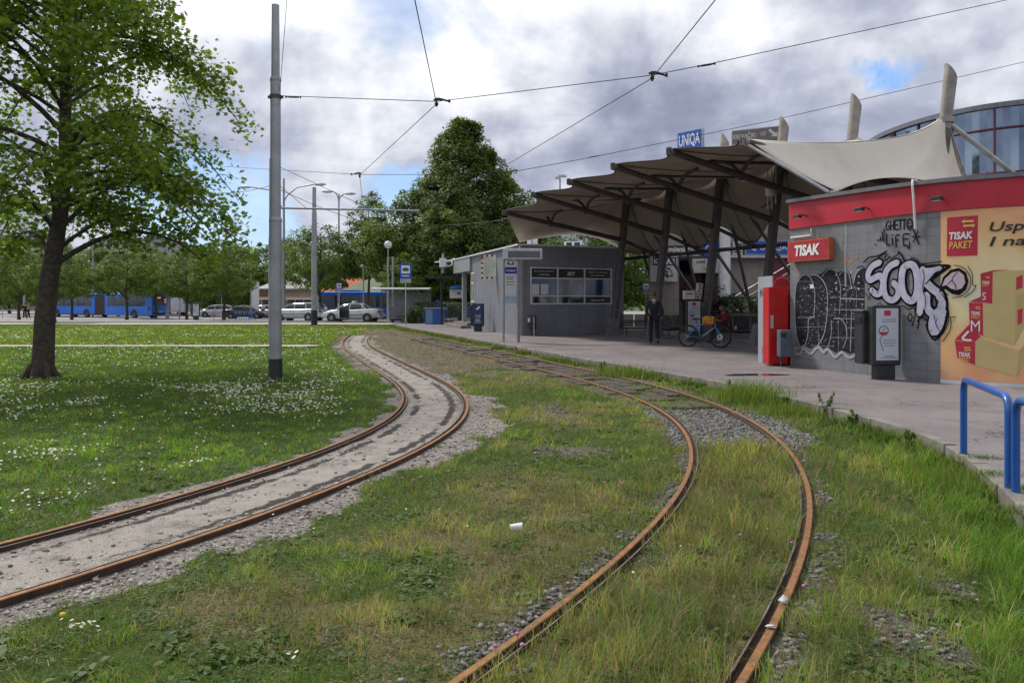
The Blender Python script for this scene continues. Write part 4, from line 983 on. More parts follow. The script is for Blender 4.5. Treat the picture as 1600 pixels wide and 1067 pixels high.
for i in range(41):
    zt = wtop(SL*i/40); a, b = rim[i], rin[i]; rg.append([Vector((a.x, a.y, zt-.055)), Vector((a.x, a.y, zt+.02)), Vector((b.x, b.y, zt+.02)), Vector((b.x, b.y, zt-.055))])
mb.loft(rg, smooth=False); a, b, c_ = rim[0], bk[1], bk[0]
mb.slab((A0.x-.1, A0.y+.02, 3.845), Vector((b[0]-A0.x, b[1]-A0.y, 0)), Vector((.15, -.1, 0)), (0, 0, .07))
mb.build('coping', M_cop, ks)
pl = [(p.x, p.y) for p in rin[::4]]+bk
mb = MB(); mb.prism(pl, 3.70, 3.76); mb.build('roof', mat('roof_felt', (.12, .12, .12), rough=.95), ks)
# concrete plinth and white base strip under the poster
mb = MB(); s_p = Wuv(1470, 500)[0]; wstrip(mb, s_p, SL, PZ-.01, PZ+.07, .02); mb.build('base_strip', M_white, ks)
# poster
def poster_mat():
    m = bpy.data.materials.new('printed_poster'); m.use_nodes = True; m.node_tree.nodes.clear(); t = NT(m.node_tree)
    uv = t.n('ShaderNodeUVMap').outputs[0]; sp = t.n('ShaderNodeSeparateXYZ'); t.put(sp, 0, uv)
    n1 = t.noise(uv, .9, 3, .5, .6); n2 = t.noise(uv, 1.7, 2, .5, .2)
    f = t.ramp(t.m('ADD', t.m('MULTIPLY', t.m('ABSOLUTE', t.m('SUBTRACT', sp.outputs[1], 1.75)), .42), t.m('MULTIPLY', n1, .55)), [(.18, (.74, .72, .56)), (.42, (.80, .68, .38)), (.62, (.80, .50, .22)), (.85, (.76, .36, .18))])
    c = t.mix(t.ramp(n2, [(.5, 0.), (.75, .5)]), f, (.80, .66, .34))
    b = t.n('ShaderNodeBsdfPrincipled'); o_ = t.n('ShaderNodeOutputMaterial'); t.put(b, 'Base Color', c); b.inputs['Roughness'].default_value = .5; t.put(o_, 0, b.outputs[0]); return m
mb = MB(); wstrip(mb, s_p, SL-.05, PZ+.07, 3.235, .006)
bp_ = mb.build('billboard_panel', poster_mat(), ks)
def clip_s(poly, s_, keep_right):
    o = []; n = len(poly)
    for i in range(n):
        a, b = poly[i], poly[(i+1) % n]; ia = (a[0] >= s_) == keep_right or a[0] == s_; ib = (b[0] >= s_) == keep_right or b[0] == s_
        if ia: o.append(a)
        if ia != ib and a[0] != b[0]: t_ = (s_-a[0])/(b[0]-a[0]); o.append((s_, a[1]+(b[1]-a[1])*t_))
    return o
def wpoly(mb, pts, off, mi=0, conv=None):
    """flat printed shape laid on the curved wall; pts in photo coordinates of the wall"""
    sz = [Wuv(*(conv(*p) if conv else p)) for p in pts]; tri0 = tessellate_polygon([[Vector((a, b, 0)) for a, b in sz]])
    for t3 in tri0:
        tr = [sz[i] for i in t3]; s0 = min(p[0] for p in tr); s1 = max(p[0] for p in tr); k = math.floor(s0/.1)*.1
        while k < s1:
            q_ = clip_s(clip_s(tr, k, True), k+.1, False) if s1-s0 > .05 else tr
            if len(q_) >= 3: mb.add([Wp(a, b, off) for a, b in q_], [tuple(range(len(q_)))], mi)
            if s1-s0 <= .05: break
            k += .1
def ribbon(mb, pts, w, off, conv=None, mi=0, close=False, step=None, taper=False):
    q = [conv(*p) if conv else p for p in pts]; sz = [Wuv(*p) for p in q]
    if close: sz = sz+[sz[0]]
    if len(sz) > 2: L = spline(sz, step or .022)
    else: L = np.array([np.array(sz[0])*(1-k)+np.array(sz[1])*k for k in np.linspace(0, 1, 4)])
    T_ = np.gradient(L, axis=0); T_ /= np.hypot(T_[:, 0], T_[:, 1])[:, None]+1e-9; vs = []; m_ = len(L)
    if not close:
        L = np.vstack([L[0]-T_[0]*w*.42, L, L[-1]+T_[-1]*w*.42]); T_ = np.vstack([T_[:1], T_, T_[-1:]]); m_ += 2
    for i, (p, t_) in enumerate(zip(L, T_)):
        ww = w/2*(.35 if (not close and i in (0, m_-1)) else 1)*(1.08-.16*((i*7) % 5)/4 if w < .03 else 1)
        if taper: ww *= .35+.65*math.sin(math.pi*min(1, max(0, i/(m_-1))*.8+.2))
        o_ = off+.00009*i
        vs += [Wp(p[0]-t_[1]*ww, p[1]+t_[0]*ww, o_), Wp(p[0]+t_[1]*ww, p[1]-t_[0]*ww, o_)]
    mb.add(vs, [(2*i, 2*i+1, 2*i+3, 2*i+2) for i in range(m_-1)], mi)
c3 = lambda x, y: (1460+x/3.557, 310+y/3.557)
c2_ = lambda x, y: (1340+x/4.64, 330+y/4.64)
c1_ = lambda x, y: (1230+x/4.106, 330+y/4.106)
def wtext(mb, body, px, py, width, height, off=.02, offset=.0, shear=0.0, mi=0, conv=None, align='LEFT', rot=0.0):
    """lettering on the wall; (px,py) = lower left corner in photo coordinates, sizes in metres along the wall"""
    if conv: px, py = conv(px, py)
    s0, z0 = Wuv(px, py); cr, sr = math.cos(rot), math.sin(rot)
    mb.text(body, None, width, height, offset, mapper=lambda a, b: Wp(s0+a*cr-b*sr, z0+a*sr+b*cr, off), mi=mi, shear=shear, align=align)
def wdim(xa, xb, y0, y1, conv):
    a = Wuv(*conv(xa, y0)); b = Wuv(*conv(xb, y0)); c = Wuv(*conv(xa, y1)); return b[0]-a[0], abs(c[1]-a[1])
# printed logo square, cartons and slogan
mb = MB()
import itertools; PK = itertools.count(1); wpoly(mb, [(72, 108), (243, 95), (240, 318), (70, 323)], .011, 0, c3)
for poly_, mi in (([(325, 405), (498, 400), (498, 600), (322, 590)], 3), ([(257, 418), (325, 408), (322, 588), (260, 575)], 0), ([(257, 418), (325, 400), (420, 396), (325, 408)], 0), ([(270, 580), (450, 600), (445, 815), (272, 765)], 3), ([(450, 600), (498, 575), (498, 720), (445, 815)], 4),
                  ([(193, 580), (270, 580), (272, 765), (197, 720)], 0), ([(193, 575), (262, 545), (270, 578)], 0), ([(228, 765), (470, 850), (455, 990), (228, 925)], 3), ([(470, 850), (498, 815), (498, 920), (455, 990)], 4),
                  ([(115, 790), (228, 800), (228, 925), (130, 885)], 0), ([(115, 785), (195, 700), (258, 765), (228, 797)], 0), ([(455, 440), (490, 425), (490, 495), (455, 510)], 0), ([(462, 620), (490, 610), (488, 690), (462, 705)], 0)):
    wpoly(mb, poly_, .011+.0004*PK.__next__(), mi, c3)
def arrows(x, y, s_):
    wpoly(mb, [(x, y), (x+18*s_, y-12*s_), (x+18*s_, y-6*s_), (x+68*s_, y-9*s_), (x+68*s_, y+2*s_), (x+18*s_, y+5*s_), (x+18*s_, y+11*s_)], .028, 2, c3)
    wpoly(mb, [(x+78*s_, y+22*s_), (x+60*s_, y+10*s_), (x+60*s_, y+16*s_), (x+10*s_, y+19*s_), (x+10*s_, y+30*s_), (x+60*s_, y+27*s_), (x+60*s_, y+34*s_)], .028, 2, c3)
arrows(152, 130, 1.0); arrows(286, 436, .30); arrows(228, 604, .40); arrows(165, 830, .55)
for body, x, y, xb, h_, mi, of in (('TISAK', 85, 232, 215, 42, 1, .035), ('PAKET', 85, 282, 214, 40, 2, .012), ('TISAK', 266, 476, 308, 16, 1, .03), ('PAKET', 266, 490, 306, 12, 2, .01), ('TISAK', 205, 648, 257, 20, 1, .03), ('PAKET', 206, 668, 257, 17, 2, .01), ('TISAK', 137, 878, 203, 25, 1, .03), ('PAKET', 140, 902, 203, 22, 2, .01)):
    w_, h2 = wdim(x, xb, y, y-h_, c3); wtext(mb, body, x, y, w_, h2, .03, of, .12 if body == 'TISAK' else .1, mi, c3)
for body, x, y, xb, h_ in (('S', 268, 565, 288, 42), ('M', 205, 740, 255, 62)):
    w_, h2 = wdim(x, xb, y, y-h_, c3); wtext(mb, body, x, y, w_, h2, .03, 0, 0, 1, c3)
ribbon(mb, [(190, 740), (160, 775), (172, 785), (205, 788)], .035, .03, c3, 1)
for body, x, y, h_, ln in (('Usput', 308, 192, 54, .80), ('I najp', 306, 272, 54, .80)):
    w_, h2 = wdim(x, x+10, y, y-h_, c3); wtext(mb, body, x, y+(12 if body != 'Usput' else 10), ln, h2*1.28, .03, .012, .22, 5, c3)
for k in range(4):
    ribbon(mb, [(452, 545+k*14), (498, 530+k*14)], .012, .03, c3, 4)
mb.build('poster_print', [M_rp, M_letw, M_yel2, M_carton, M_carton2, M_letk], ks)
# graffiti 1: dark block letters
mb = MB()
wpoly(mb, [(55, 470), (80, 420), (120, 402), (160, 415), (200, 405), (222, 400), (250, 370), (290, 365), (322, 395), (345, 385), (380, 372), (408, 405), (425, 470), (440, 410), (470, 368), (498, 356), (495, 890), (440, 905), (400, 915), (350, 890), (310, 910), (260, 870), (230, 880), (200, 850), (150, 885), (110, 855), (85, 865), (60, 800), (50, 600)], .004, 0, c1_)
for pts, w in (([(75, 880), (50, 880), (55, 910), (85, 915), (105, 880), (150, 915), (200, 872), (235, 905), (262, 885), (310, 935), (352, 905), (400, 938), (450, 915), (495, 880)], .05),):
    ribbon(mb, pts, w, .006, c1_, 1)
for pts, w in (([(88, 880), (60, 780), (52, 620), (58, 490), (85, 430), (120, 408), (155, 430), (178, 500), (182, 560), (176, 675)], .016), ([(176, 680), (140, 688), (136, 780), (120, 850), (95, 880)], .016), ([(150, 410), (200, 415), (245, 470), (262, 560), (255, 700), (235, 800), (200, 862)], .018), ([(225, 420), (260, 378), (300, 378), (335, 440), (345, 520), (338, 660)], .012),
               ([(300, 690), (345, 690), (378, 740), (384, 810), (360, 880)], .015), ([(285, 700), (283, 800), (262, 875)], .013), ([(335, 410), (370, 380), (400, 410), (415, 490)], .016), ([(425, 470), (445, 400), (475, 368), (498, 362)], .016), ([(415, 640), (412, 760), (408, 900)], .015), ([(480, 690), (480, 880)], .010),
               ([(380, 500), (380, 600), (385, 760)], .006), ([(340, 560), (495, 565)], .02), ([(300, 632), (495, 632)], .012), ([(300, 690), (495, 690)], .010), ([(60, 745), (255, 740)], .006), ([(390, 750), (492, 748)], .008), ([(270, 810), (490, 812)], .008), ([(150, 860), (300, 868)], .006), ([(200, 690), (202, 850)], .006), ([(330, 700), (330, 900)], .006), ([(445, 500), (447, 890)], .006), ([(70, 680), (170, 682)], .006), ([(60, 450), (170, 452)], .005), ([(345, 470), (495, 500)], .006)):
    ribbon(mb, pts, w, .008, c1_, 1)
gr = random.Random(4)
for k in range(260):
    x = gr.uniform(65, 490); y = gr.choice([gr.uniform(480, 680), gr.uniform(440, 870)]); a = gr.uniform(2, 14); h_ = gr.uniform(1.5, 4)
    if 360 < x < 430 and y < 480: continue
    wpoly(mb, [(x, y), (x+a, y-gr.uniform(0, 2)), (x+a*.9, y+h_), (x+a*.2, y+h_*.9)], .0085+.00001*k, 1, c1_)
for x, y in ((318, 408), (318, 460), (318, 497), (368, 500), (415, 495), (462, 378), (462, 420), (462, 460), (462, 500), (412, 392)): wpoly(mb, [(x-4, y-4), (x+4, y-4), (x+4, y+4), (x-4, y+4)], .0125, 2, c1_)
wpoly(mb, [(148, 470), (172, 468), (173, 495), (149, 497)], .0125, 2, c1_)
mb.build('graffiti', [mat('faded_black_paint', (.010, .010, .014), (.042, .042, .05), .8, scale=11, spec=.1), M_wsp, M_white], ks, label='dark block letter graffiti with white outlines')
# graffiti 2: lilac letters S C O R with black outline and arrow head
LET = [([(165, 372), (112, 400), (82, 455), (92, 500), (140, 478), (172, 470), (190, 520), (172, 590), (140, 600), (108, 572)], .125),
       ([(292, 372), (240, 400), (208, 450), (196, 540), (212, 620), (258, 645), (298, 610), (300, 560), (268, 520)], .125),
       ([(375, 385), (335, 420), (325, 520), (345, 610), (395, 650), (435, 600), (440, 480), (415, 400), (380, 383)], .135),
       ([(478, 420), (462, 520), (462, 640), (455, 740)], .12), ([(600, 415), (540, 430), (500, 440)], .09), ([(505, 520), (545, 560), (600, 610), (612, 700), (560, 745), (510, 700), (505, 610)], .14), ([(560, 750), (545, 820), (560, 880), (600, 820), (622, 720)], .13)]
mb = MB()
for k, (p, w) in enumerate(LET): ribbon(mb, p, w+.085, .006+k*.0012, c2_, 0, step=.03)
for p, w in (([(660, 395), (560, 395), (480, 400), (430, 380)], .05), ([(670, 400), (600, 450), (530, 500), (490, 540)], .055), ([(48, 370), (90, 335), (150, 325), (215, 290)], .03), ([(150, 340), (210, 305), (200, 360), (240, 330)], .028), ([(240, 345), (290, 320), (300, 300)], .022), ([(300, 295), (325, 320), (340, 355)], .035), ([(390, 335), (430, 345), (465, 380), (540, 375), (615, 365)], .018),
             ([(100, 700), (140, 690), (160, 665), (200, 690), (260, 710)], .014), ([(140, 725), (160, 712), (200, 720), (240, 700)], .012), ([(300, 705), (330, 685), (380, 710), (415, 700), (420, 760), (400, 830)], .02), ([(365, 770), (385, 740), (400, 770), (385, 800), (365, 770)], .022), ([(430, 690), (450, 780), (440, 850)], .03), ([(435, 800), (470, 770), (500, 790)], .03),
             ([(80, 560), (95, 600), (80, 640)], .018), ([(60, 590), (75, 620)], .014), ([(70, 440), (40, 400), (0, 415)], .02), ([(500, 820), (520, 880), (560, 930), (620, 880), (640, 800), (640, 700), (600, 610)], .035)):
    ribbon(mb, p, w, .017, c2_, 0)
for k, (p, w) in enumerate(LET): ribbon(mb, p, w, .021+k*.0012, c2_, 1, step=.03)
wpoly(mb, [(480, 415), (620, 405), (560, 450), (500, 525), (470, 520)], .0315, 1, c2_)
for p, w in (([(230, 560), (262, 560), (270, 600), (255, 640)], .010), ([(345, 400), (370, 430), (380, 470)], .010), ([(400, 640), (380, 600)], .01), ([(480, 420), (490, 480), (480, 560), (500, 640), (495, 740), (510, 780)], .014), ([(570, 640), (590, 650), (575, 690), (545, 680), (540, 640), (565, 615)], .018), ([(560, 750), (575, 820), (605, 880)], .012), ([(540, 860), (520, 880)], .012), ([(385, 540), (380, 470), (400, 430)], .012),
             ([(120, 560), (110, 600), (95, 640)], .012), ([(150, 530), (160, 560), (150, 600)], .012), ([(500, 525), (560, 470), (600, 440)], .02)):
    ribbon(mb, p, w, .034, c2_, 0)
wpoly(mb, [(600, 560), (625, 480), (680, 425), (740, 412), (790, 445), (808, 510), (790, 570), (740, 610), (690, 600), (640, 565), (600, 590)], .033, 0, c2_)
wpoly(mb, [(618, 545), (640, 490), (690, 445), (740, 435), (775, 465), (785, 520), (760, 560), (720, 572), (680, 560), (650, 535)], .036, 2, c2_)
for p in ([(735, 440), (700, 475), (690, 500), (660, 530)], [(690, 500), (715, 540), (718, 568)]): ribbon(mb, p, .014, .039, c2_, 0)
for p, w in (([(705, 392), (760, 405), (800, 440), (825, 500), (810, 570), (760, 615), (690, 628)], .014), ([(805, 400), (835, 460), (838, 530), (860, 540)], .012), ([(862, 535), (840, 580), (780, 625)], .014), ([(620, 600), (650, 660), (668, 740), (660, 820), (620, 890)], .016), ([(680, 770), (680, 850), (640, 920), (622, 945)], .014), ([(630, 770), (720, 765)], .010), ([(705, 760), (705, 800)], .008), ([(615, 575), (665, 605)], .014)):
    ribbon(mb, p, w, .036, c2_, 0)
mb.build('graffiti', [M_ink, M_lil, M_pk], ks, label='lilac letter graffiti with thick black outline')
# tags: two words in black marker, a star, and orange scribbles
mb = MB()
TG = [[(228, 75), (212, 85), (206, 115), (214, 135), (230, 128), (230, 108), (220, 108)], [(240, 75), (240, 136)], [(262, 70), (260, 135)], [(240, 105), (261, 103)], [(290, 68), (272, 70), (274, 132), (298, 130)], [(273, 100), (290, 98)], [(296, 66), (325, 64)], [(310, 66), (310, 132)], [(326, 66), (352, 62)], [(340, 66), (338, 130)],
      [(380, 58), (362, 75), (360, 110), (378, 136), (398, 110), (398, 75), (380, 58)], [(370, 85), (372, 90)], [(388, 83), (389, 89)], [(370, 108), (380, 118), (392, 105)],
      [(212, 165), (214, 245), (228, 240), (234, 250)], [(254, 195), (255, 245)], [(252, 172), (256, 175)], [(305, 172), (280, 178), (282, 258)], [(280, 212), (300, 208)], [(375, 165), (335, 172), (337, 250), (360, 245), (372, 275), (380, 245), (378, 225)], [(336, 205), (368, 200)],
      [(405, 130), (425, 185), (445, 240)], [(440, 145), (425, 185), (405, 225)], [(398, 185), (458, 186)], [(180, 150), (184, 215)], [(194, 130), (195, 225)], [(168, 185), (170, 212)], [(145, 210), (152, 216)], [(128, 238), (134, 244)], [(160, 205), (163, 212)]]
for k, p in enumerate(TG): ribbon(mb, p, .026, .004+k*.0003, c2_, 0)
mb.build('graffiti', [M_ink], ks, label='thin black two word tag with a smiling face and star')
mb = MB(); gr = random.Random(9)
for (x0, x1, y0, y1, n_) in ((320, 465, 292, 350, 22), (42, 112, 350, 405, 10)):
    for k in range(n_):
        x = gr.uniform(x0, x1-14); y = gr.uniform(y0+6, y1-8); ribbon(mb, [(x, y), (x+5, y-8), (x+9, y+6), (x+14, y-5)], .010, .004+k*.0004, c1_, 0)
mb.build('graffiti', [M_osp], ks, label='faded orange scribble beside the red sign')
mb = MB()
for p, w in (([(375, 80), (378, 180), (374, 300), (376, 480)], .05), ([(480, 250), (482, 330)], .02), ([(345, 200), (348, 300)], .03), ([(330, 205), (331, 280)], .015)): ribbon(mb, p, w, .003, c1_, 0)
mb.build('paint_runs', [mat('pale_paint_run', (.30, .30, .31), (.24, .24, .25), .6, scale=9)], ks)
# lit sign box
s0, s1 = Wuv(1240, 390)[0], Wuv(1304, 390)[0]
sg = thing('shop_sign', 'red box sign with white slanted lettering on the grey kiosk wall', 'sign', tuple(Wp((s0+s1)/2, 2.5, .1)))
def wbox(mb, s0, s1, z0, z1, o0, o1, mi=0):
    a, b = Wp(s0, z0, o0), Wp(s1, z0, o0); c_, d_ = Wp(s0, z0, o1), Wp(s1, z0, o1); h_ = Vector((0, 0, z1-z0))
    mb.add([a, b, d_, c_, a+h_, b+h_, d_+h_, c_+h_], [(3, 2, 1, 0), (4, 5, 6, 7), (0, 1, 5, 4), (1, 2, 6, 5), (2, 3, 7, 6), (3, 0, 4, 7)], mi)
mb = MB(); wbox(mb, s0, s1, 2.49, 2.95, .01, .16); mb.build('sign_box', mat('orange_sign_edge', (.55, .13, .04), rough=.5), sg)
mb = MB(); wbox(mb, s0+.03, s1-.03, 2.515, 2.925, .15, .165); mb.build('face_panel', mat('sign_red', (.45, .015, .03), (.36, .012, .025), .35), sg)
mb = MB(); w_ = (s1-s0); mb.text('TISAK', None, w_*.62, .25, .045, shear=.15, mapper=lambda a, b: Wp((s0+s1)/2+a, 2.60+b, .175)); mb.build('lettering', M_letw, sg)
# wall lamps and pipes
lamp0 = None
for px, py, lb in ((1263, 338, 'small black flood lamp at the left end of the red band'), (1360, 327, 'small black flood lamp in the middle of the red band'), (1475, 311, 'small black flood lamp on the red band above the poster edge')):
    s, z = Wuv(px, py); p = Wp(s, z, .035); nn = Vector((*kn[int(s/.02)], 0)); tt = Vector((*kt[int(s/.02)], 0))
    o = thing('flood_lamp', lb, 'lamp', tuple(p), group='flood lamps on the red band')
    MB().tube([p, p+nn*.1+Vector((0, 0, .03)), p+nn*.26+Vector((0, 0, .0))], .014, 6).build('arm', M_black, o)
    MB().slab(p+nn*.2+tt*-.09+Vector((0, 0, -.05)), tt*.18, nn*.10, (0, 0, .07)).slab(p+nn*.1-tt*.22+Vector((0, 0, -.01)), tt*.2, nn*.03, (0, 0, .02)).build('lamp_head', M_black, o, bevel=.01)
    MB().slab(p+nn*.21+tt*-.07+Vector((0, 0, -.058)), tt*.14, nn*.08, (0, 0, .012)).build('lens', M_white, o)
s, z = Wuv(1433, 320); mb = MB(); mb.tube([Wp(s, wtop(s)+.03, .0), Wp(s, wtop(s)+.04, .13), Wp(s, wtop(s)-.1, .13), Wp(s, 3.5, .10), Wp(s, 2.95, .05)], .022, 8); mb.build('downpipe', M_white, ks)
mb = MB(); a = Wuv(1270, 357); b = Wuv(1270, 368); c_ = Wuv(1238, 372); mb.tube([Wp(a[0], a[1], .04), Wp(b[0], b[1], .04), Wp(c_[0], c_[1], .04)], .022, 8); mb.build('conduit', M_white, ks)

# ---- ticket office
K0 = Vector((.36, 33.2, 0)); KR = Vector((5.15, 35.42, 0)); KL = Vector((-3.34, 45.5, 0))
of = thing('ticket_office', 'low grey tiled ticket office with a wide white framed window under the canopy', 'building', (1.5, 40, PZ))
fF = frame(K0, KR-K0); fL = frame(K0, KL-K0)
fF = (fF[0], fF[1], fF[2], -fF[3] if fF[3].y > 0 else fF[3]); fL = (fL[0], fL[1], fL[2], -fL[3] if fL[3].x > 0 else fL[3])
def plane_px(fr, px, py):
    o, ex, ey, nn = fr; d = Vector(((px-CX)/F, 1, (HOR-py)/F)); c_ = Vector((0, 0, CH)); t_ = (o-c_).dot(nn)/d.dot(nn); p = c_+d*t_-o; return p.dot(ex), p.dot(ey)
LF = (KR-K0).length; LL = (KL-K0).length; ZT = 4.02
def wall_uv(mb, fr, a0, a1, z0, z1, off=0.0, mi=0):
    o, ex, ey, nn = fr; mb.add([o+ex*a0+ey*z0+nn*off, o+ex*a1+ey*z0+nn*off, o+ex*a1+ey*z1+nn*off, o+ex*a0+ey*z1+nn*off], [(0, 1, 2, 3)], mi, uv=[[(a0, z0), (a1, z0), (a1, z1), (a0, z1)]])
def fbox(mb, fr, a0, a1, z0, z1, o0, o1, mi=0):
    o, ex, ey, nn = fr; return mb.slab(o+ex*a0+ey*z0+nn*o0, ex*(a1-a0), ey*(z1-z0), nn*(o1-o0), mi)
wa0, wz1 = plane_px(fF, 829.5, 418); wa1, wz0 = plane_px(fF, 955, 475); wz1 = 3.07; wz0 = 1.50
mb = MB(); wall_uv(mb, fF, 0, wa0, PZ-.02, ZT); wall_uv(mb, fF, wa1, LF, PZ-.02, ZT); wall_uv(mb, fF, wa0, wa1, PZ-.02, wz0); wall_uv(mb, fF, wa0, wa1, wz1, ZT)
tD = LL*.70
wall_uv(mb, fL, 0, tD, PZ-.02, ZT); wall_uv(mb, fL, tD, LL, 3.25, ZT)
o, ex, ey, nn = fL
# recess of the entrance
for (a, b_) in (((tD, 0), (tD, -1.1)), ((tD, -1.1), (LL, -1.1)), ((LL, -1.1), (LL, -3))):
    p = o+ex*a[0]+nn*a[1]; q_ = o+ex*b_[0]+nn*b_[1]; L_ = (q_-p).length; mb.add([p+ey*(PZ-.02), q_+ey*(PZ-.02), q_+ey*ZT, p+ey*ZT], [(0, 1, 2, 3)], 0, uv=[[(0, 0), (L_, 0), (L_, 4), (0, 4)]])
BB = [Vector((.5, 50, 0)), Vector((6.1, 43.6, 0))]
for p, q_ in ((o+ex*LL-nn*3, BB[0]), (BB[0], BB[1]), (BB[1], KR)): L_ = (q_-p).length; mb.add([p+ey*PZ, q_+ey*PZ, q_+ey*ZT, p+ey*ZT], [(0, 1, 2, 3)], 0, uv=[[(0, 0), (L_, 0), (L_, 4), (0, 4)]])
mb.build('wall', M_tile2, of)
mb = MB(); fbox(mb, fL, tD-.15, LL+.06, 3.25, ZT-.03, .003, .12); fbox(mb, fL, tD, LL, 3.245, 3.30, -1.1, .0); mb.build('entrance_fascia', M_grey, of, bevel=.01)
mb = MB(); mb.prism([(K0.x-.12, K0.y-.12), (KR.x+.1, KR.y-.1), (6.15, 43.7), (.5, 50.1), ((o+ex*LL).x-2.0+.5, 48.0), ((o+ex*LL+nn*.16).x, (o+ex*LL+nn*.16).y)], ZT, ZT+.07); mb.build('roof', M_white, of)
mb = MB(); fbox(mb, fL, LL*.86, LL*.86+.22, PZ, 3.25, -.25, -.02); mb.build('pillar', M_grey, of)
mb = MB()
for (a0, a1, z0, z1) in ((tD+.08, tD+1.35, 1.35, 3.15), (tD+1.6, tD+2.5, PZ+.35, 3.15)):
    for (b0, b1, c0, c1) in ((a0, a1, z0, z0+.07), (a0, a1, z1-.07, z1), (a0, a1, z1-.62, z1-.55), (a0, a0+.07, z0, z1), (a1-.07, a1, z0, z1), ((a0+a1)/2-.035, (a0+a1)/2+.035, z0, z1)): fbox(mb, fL, b0, b1, c0, c1, -1.09, -1.02)
wf = mb.build('window', M_white, of)
mb = MB(); fbox(mb, fL, tD+.08, tD+2.5, 1.35, 3.15, -1.095, -1.07); mb.build('pane', M_glass, wf)
# window on the side wall close to the entrance
x0, z_ = plane_px(fL, 740, 440); mb = MB()
x0 = tD-.15; 
for (b0, b1, c0, c1) in ((x0-.75, x0, 1.55, 1.62), (x0-.75, x0, 3.08, 3.15), (x0-.75, x0, 2.55, 2.62), (x0-.75, x0-.69, 1.62, 3.08), (x0-.06, x0, 1.62, 3.08), (x0-.41, x0-.35, 1.62, 3.08)): fbox(mb, fL, b0, b1, c0, c1, .0, .05)
wf = mb.build('window', M_white, of); mb = MB(); fbox(mb, fL, x0-.7, x0-.05, 1.6, 3.1, .004, .02); mb.build('pane', M_glass, wf)
mb = MB(); g = G(716, 512, PZ)
fbox(mb, fL, tD+.1, LL+.1, PZ, PZ+.16, -.9, .55); fbox(mb, fL, tD+.25, LL-.1, PZ+.16, PZ+.32, -.9, .15); mb.build('steps', M_kerb, of, bevel=.01)
# big front window
mb = MB(); ma = [wa0, plane_px(fF, 871.5, 440)[0], plane_px(fF, 913.5, 440)[0], wa1]; mz = [wz0, 1.84, 2.62, wz1]
fr_ = .055
for a in ma: fbox(mb, fF, a-fr_/2, a+fr_/2, wz0-.03, wz1+.03, -.06, .02)
for z in mz:
    for a, b_ in zip(ma, ma[1:]): fbox(mb, fF, a+fr_/2, b_-fr_/2, z-fr_/2, z+fr_/2, -.06, .017)
wf = mb.build('window', M_white, of)
for i in range(3):
    for j in range(3):
        mb = MB(); a, b_ = ma[i]+fr_/2, ma[i+1]-fr_/2; z0, z1 = mz[j]+fr_/2, mz[j+1]-fr_/2
        fbox(mb, fF, a, b_, z0, z1, -.05, -.03)
        m_ = M_black if j == 2 or (j == 0 and i == 2) else (M_glass if j == 0 or (j == 1 and i == 1) else M_blueg)
        if j == 1 and i == 1: m_ = mat('net_curtain_glass', (.20, .22, .27), (.14, .155, .19), .15, spec=.7, scale=3)
        mb.build('pane', m_, wf)
mb = MB()
def ftext(mb, fr, body, a, z, w, h, off, offset=.0, shear=0.0, mi=0, align='CENTER'): mb.text(body, (fr[0]+fr[1]*a+fr[2]*z, fr[1], fr[2], fr[3]), w, h, offset, off, mi, shear, align)
am = [(ma[i]+ma[i+1])/2 for i in range(3)]
ftext(mb, fF, 'PRODAJA KARATA', am[0], 2.88, 1.0, .07, -.024); ftext(mb, fF, 'I KUPONA', am[0], 2.74, .6, .07, -.024); ftext(mb, fF, 'ZET', am[1], 2.76, .42, .15, -.024, .02, .2)
ftext(mb, fF, 'INFO TELEFON', am[2], 2.88, .95, .07, -.024); ftext(mb, fF, 'ZA GRAĐANE', am[2], 2.74, .7, .07, -.024); ftext(mb, fF, 'www.zet.hr', am[2], 1.62, .72, .09, -.024, .02)
mb.build('lettering', M_letw, of)
mb = MB(); fbox(mb, fF, wa0+.06, wa0+.42, 1.90, 2.36, -.027, -.02); fbox(mb, fF, wa0+.5, wa0+.86, 1.90, 2.36, -.027, -.02); mb.build('notice', M_white, of)
mb = MB(); fbox(mb, fF, -.02, .10, PZ, ZT-.02, -.1, .012); mb.build('corner_trim', M_alu, of)
# rooftop fans, wall lamp bits and convex mirror
for px, w_, lb in ((828, .25, 'narrow white duct on the ticket office roof near the corner'), (835, .30, 'wider white duct on the ticket office roof corner')):
    p = P(px, 388, 36.2); t_ = thing('roof_duct', lb, 'duct', (p.x, p.y, ZT+.07)); MB().box((0, 0, .25), (w_, .3, .5)).box((0, 0, .52), (w_+.1, .4, .04)).build('duct_body', M_white, t_, world=False, bevel=.01)
p = P(895, 388, 38); t_ = thing('fan_unit', 'white boxed fan unit with two dark grilles on the ticket office roof', 'fan', (p.x, p.y, ZT+.07))
MB().box((0, 0, .2), (.80, .4, .5)).build('casing', M_white, t_, world=False, bevel=.02)
for sx_ in (-.2, .2): MB().box((sx_, -.205, .2), (.28, .02, .42)).build('grille', M_black, t_, world=False)
a, z = plane_px(fL, 773, 417); t_ = thing('traffic_mirror', 'square road mirror with red and white striped border on the grey wall', 'mirror', tuple(fL[0]+fL[1]*a+fL[2]*z+fL[3]*.2))
q0 = fL[0]+fL[1]*a+fL[2]*z; fm = frame(q0+fL[3]*.25, Vector((1, -.35, 0))); fm = (fm[0], fm[1], fm[2], Vector((-.33, -.94, 0)))
mb = MB(); hw = .44; hh_ = .58; ns = 7
for k in range(ns):
    a0 = -hw+2*hw*k/ns; a1 = a0+2*hw/ns
    for zz0, zz1 in ((-hh_, -hh_+.1), (hh_-.1, hh_)): fbox(mb, fm, a0, a1, zz0, zz1, 0, .02, k % 2)
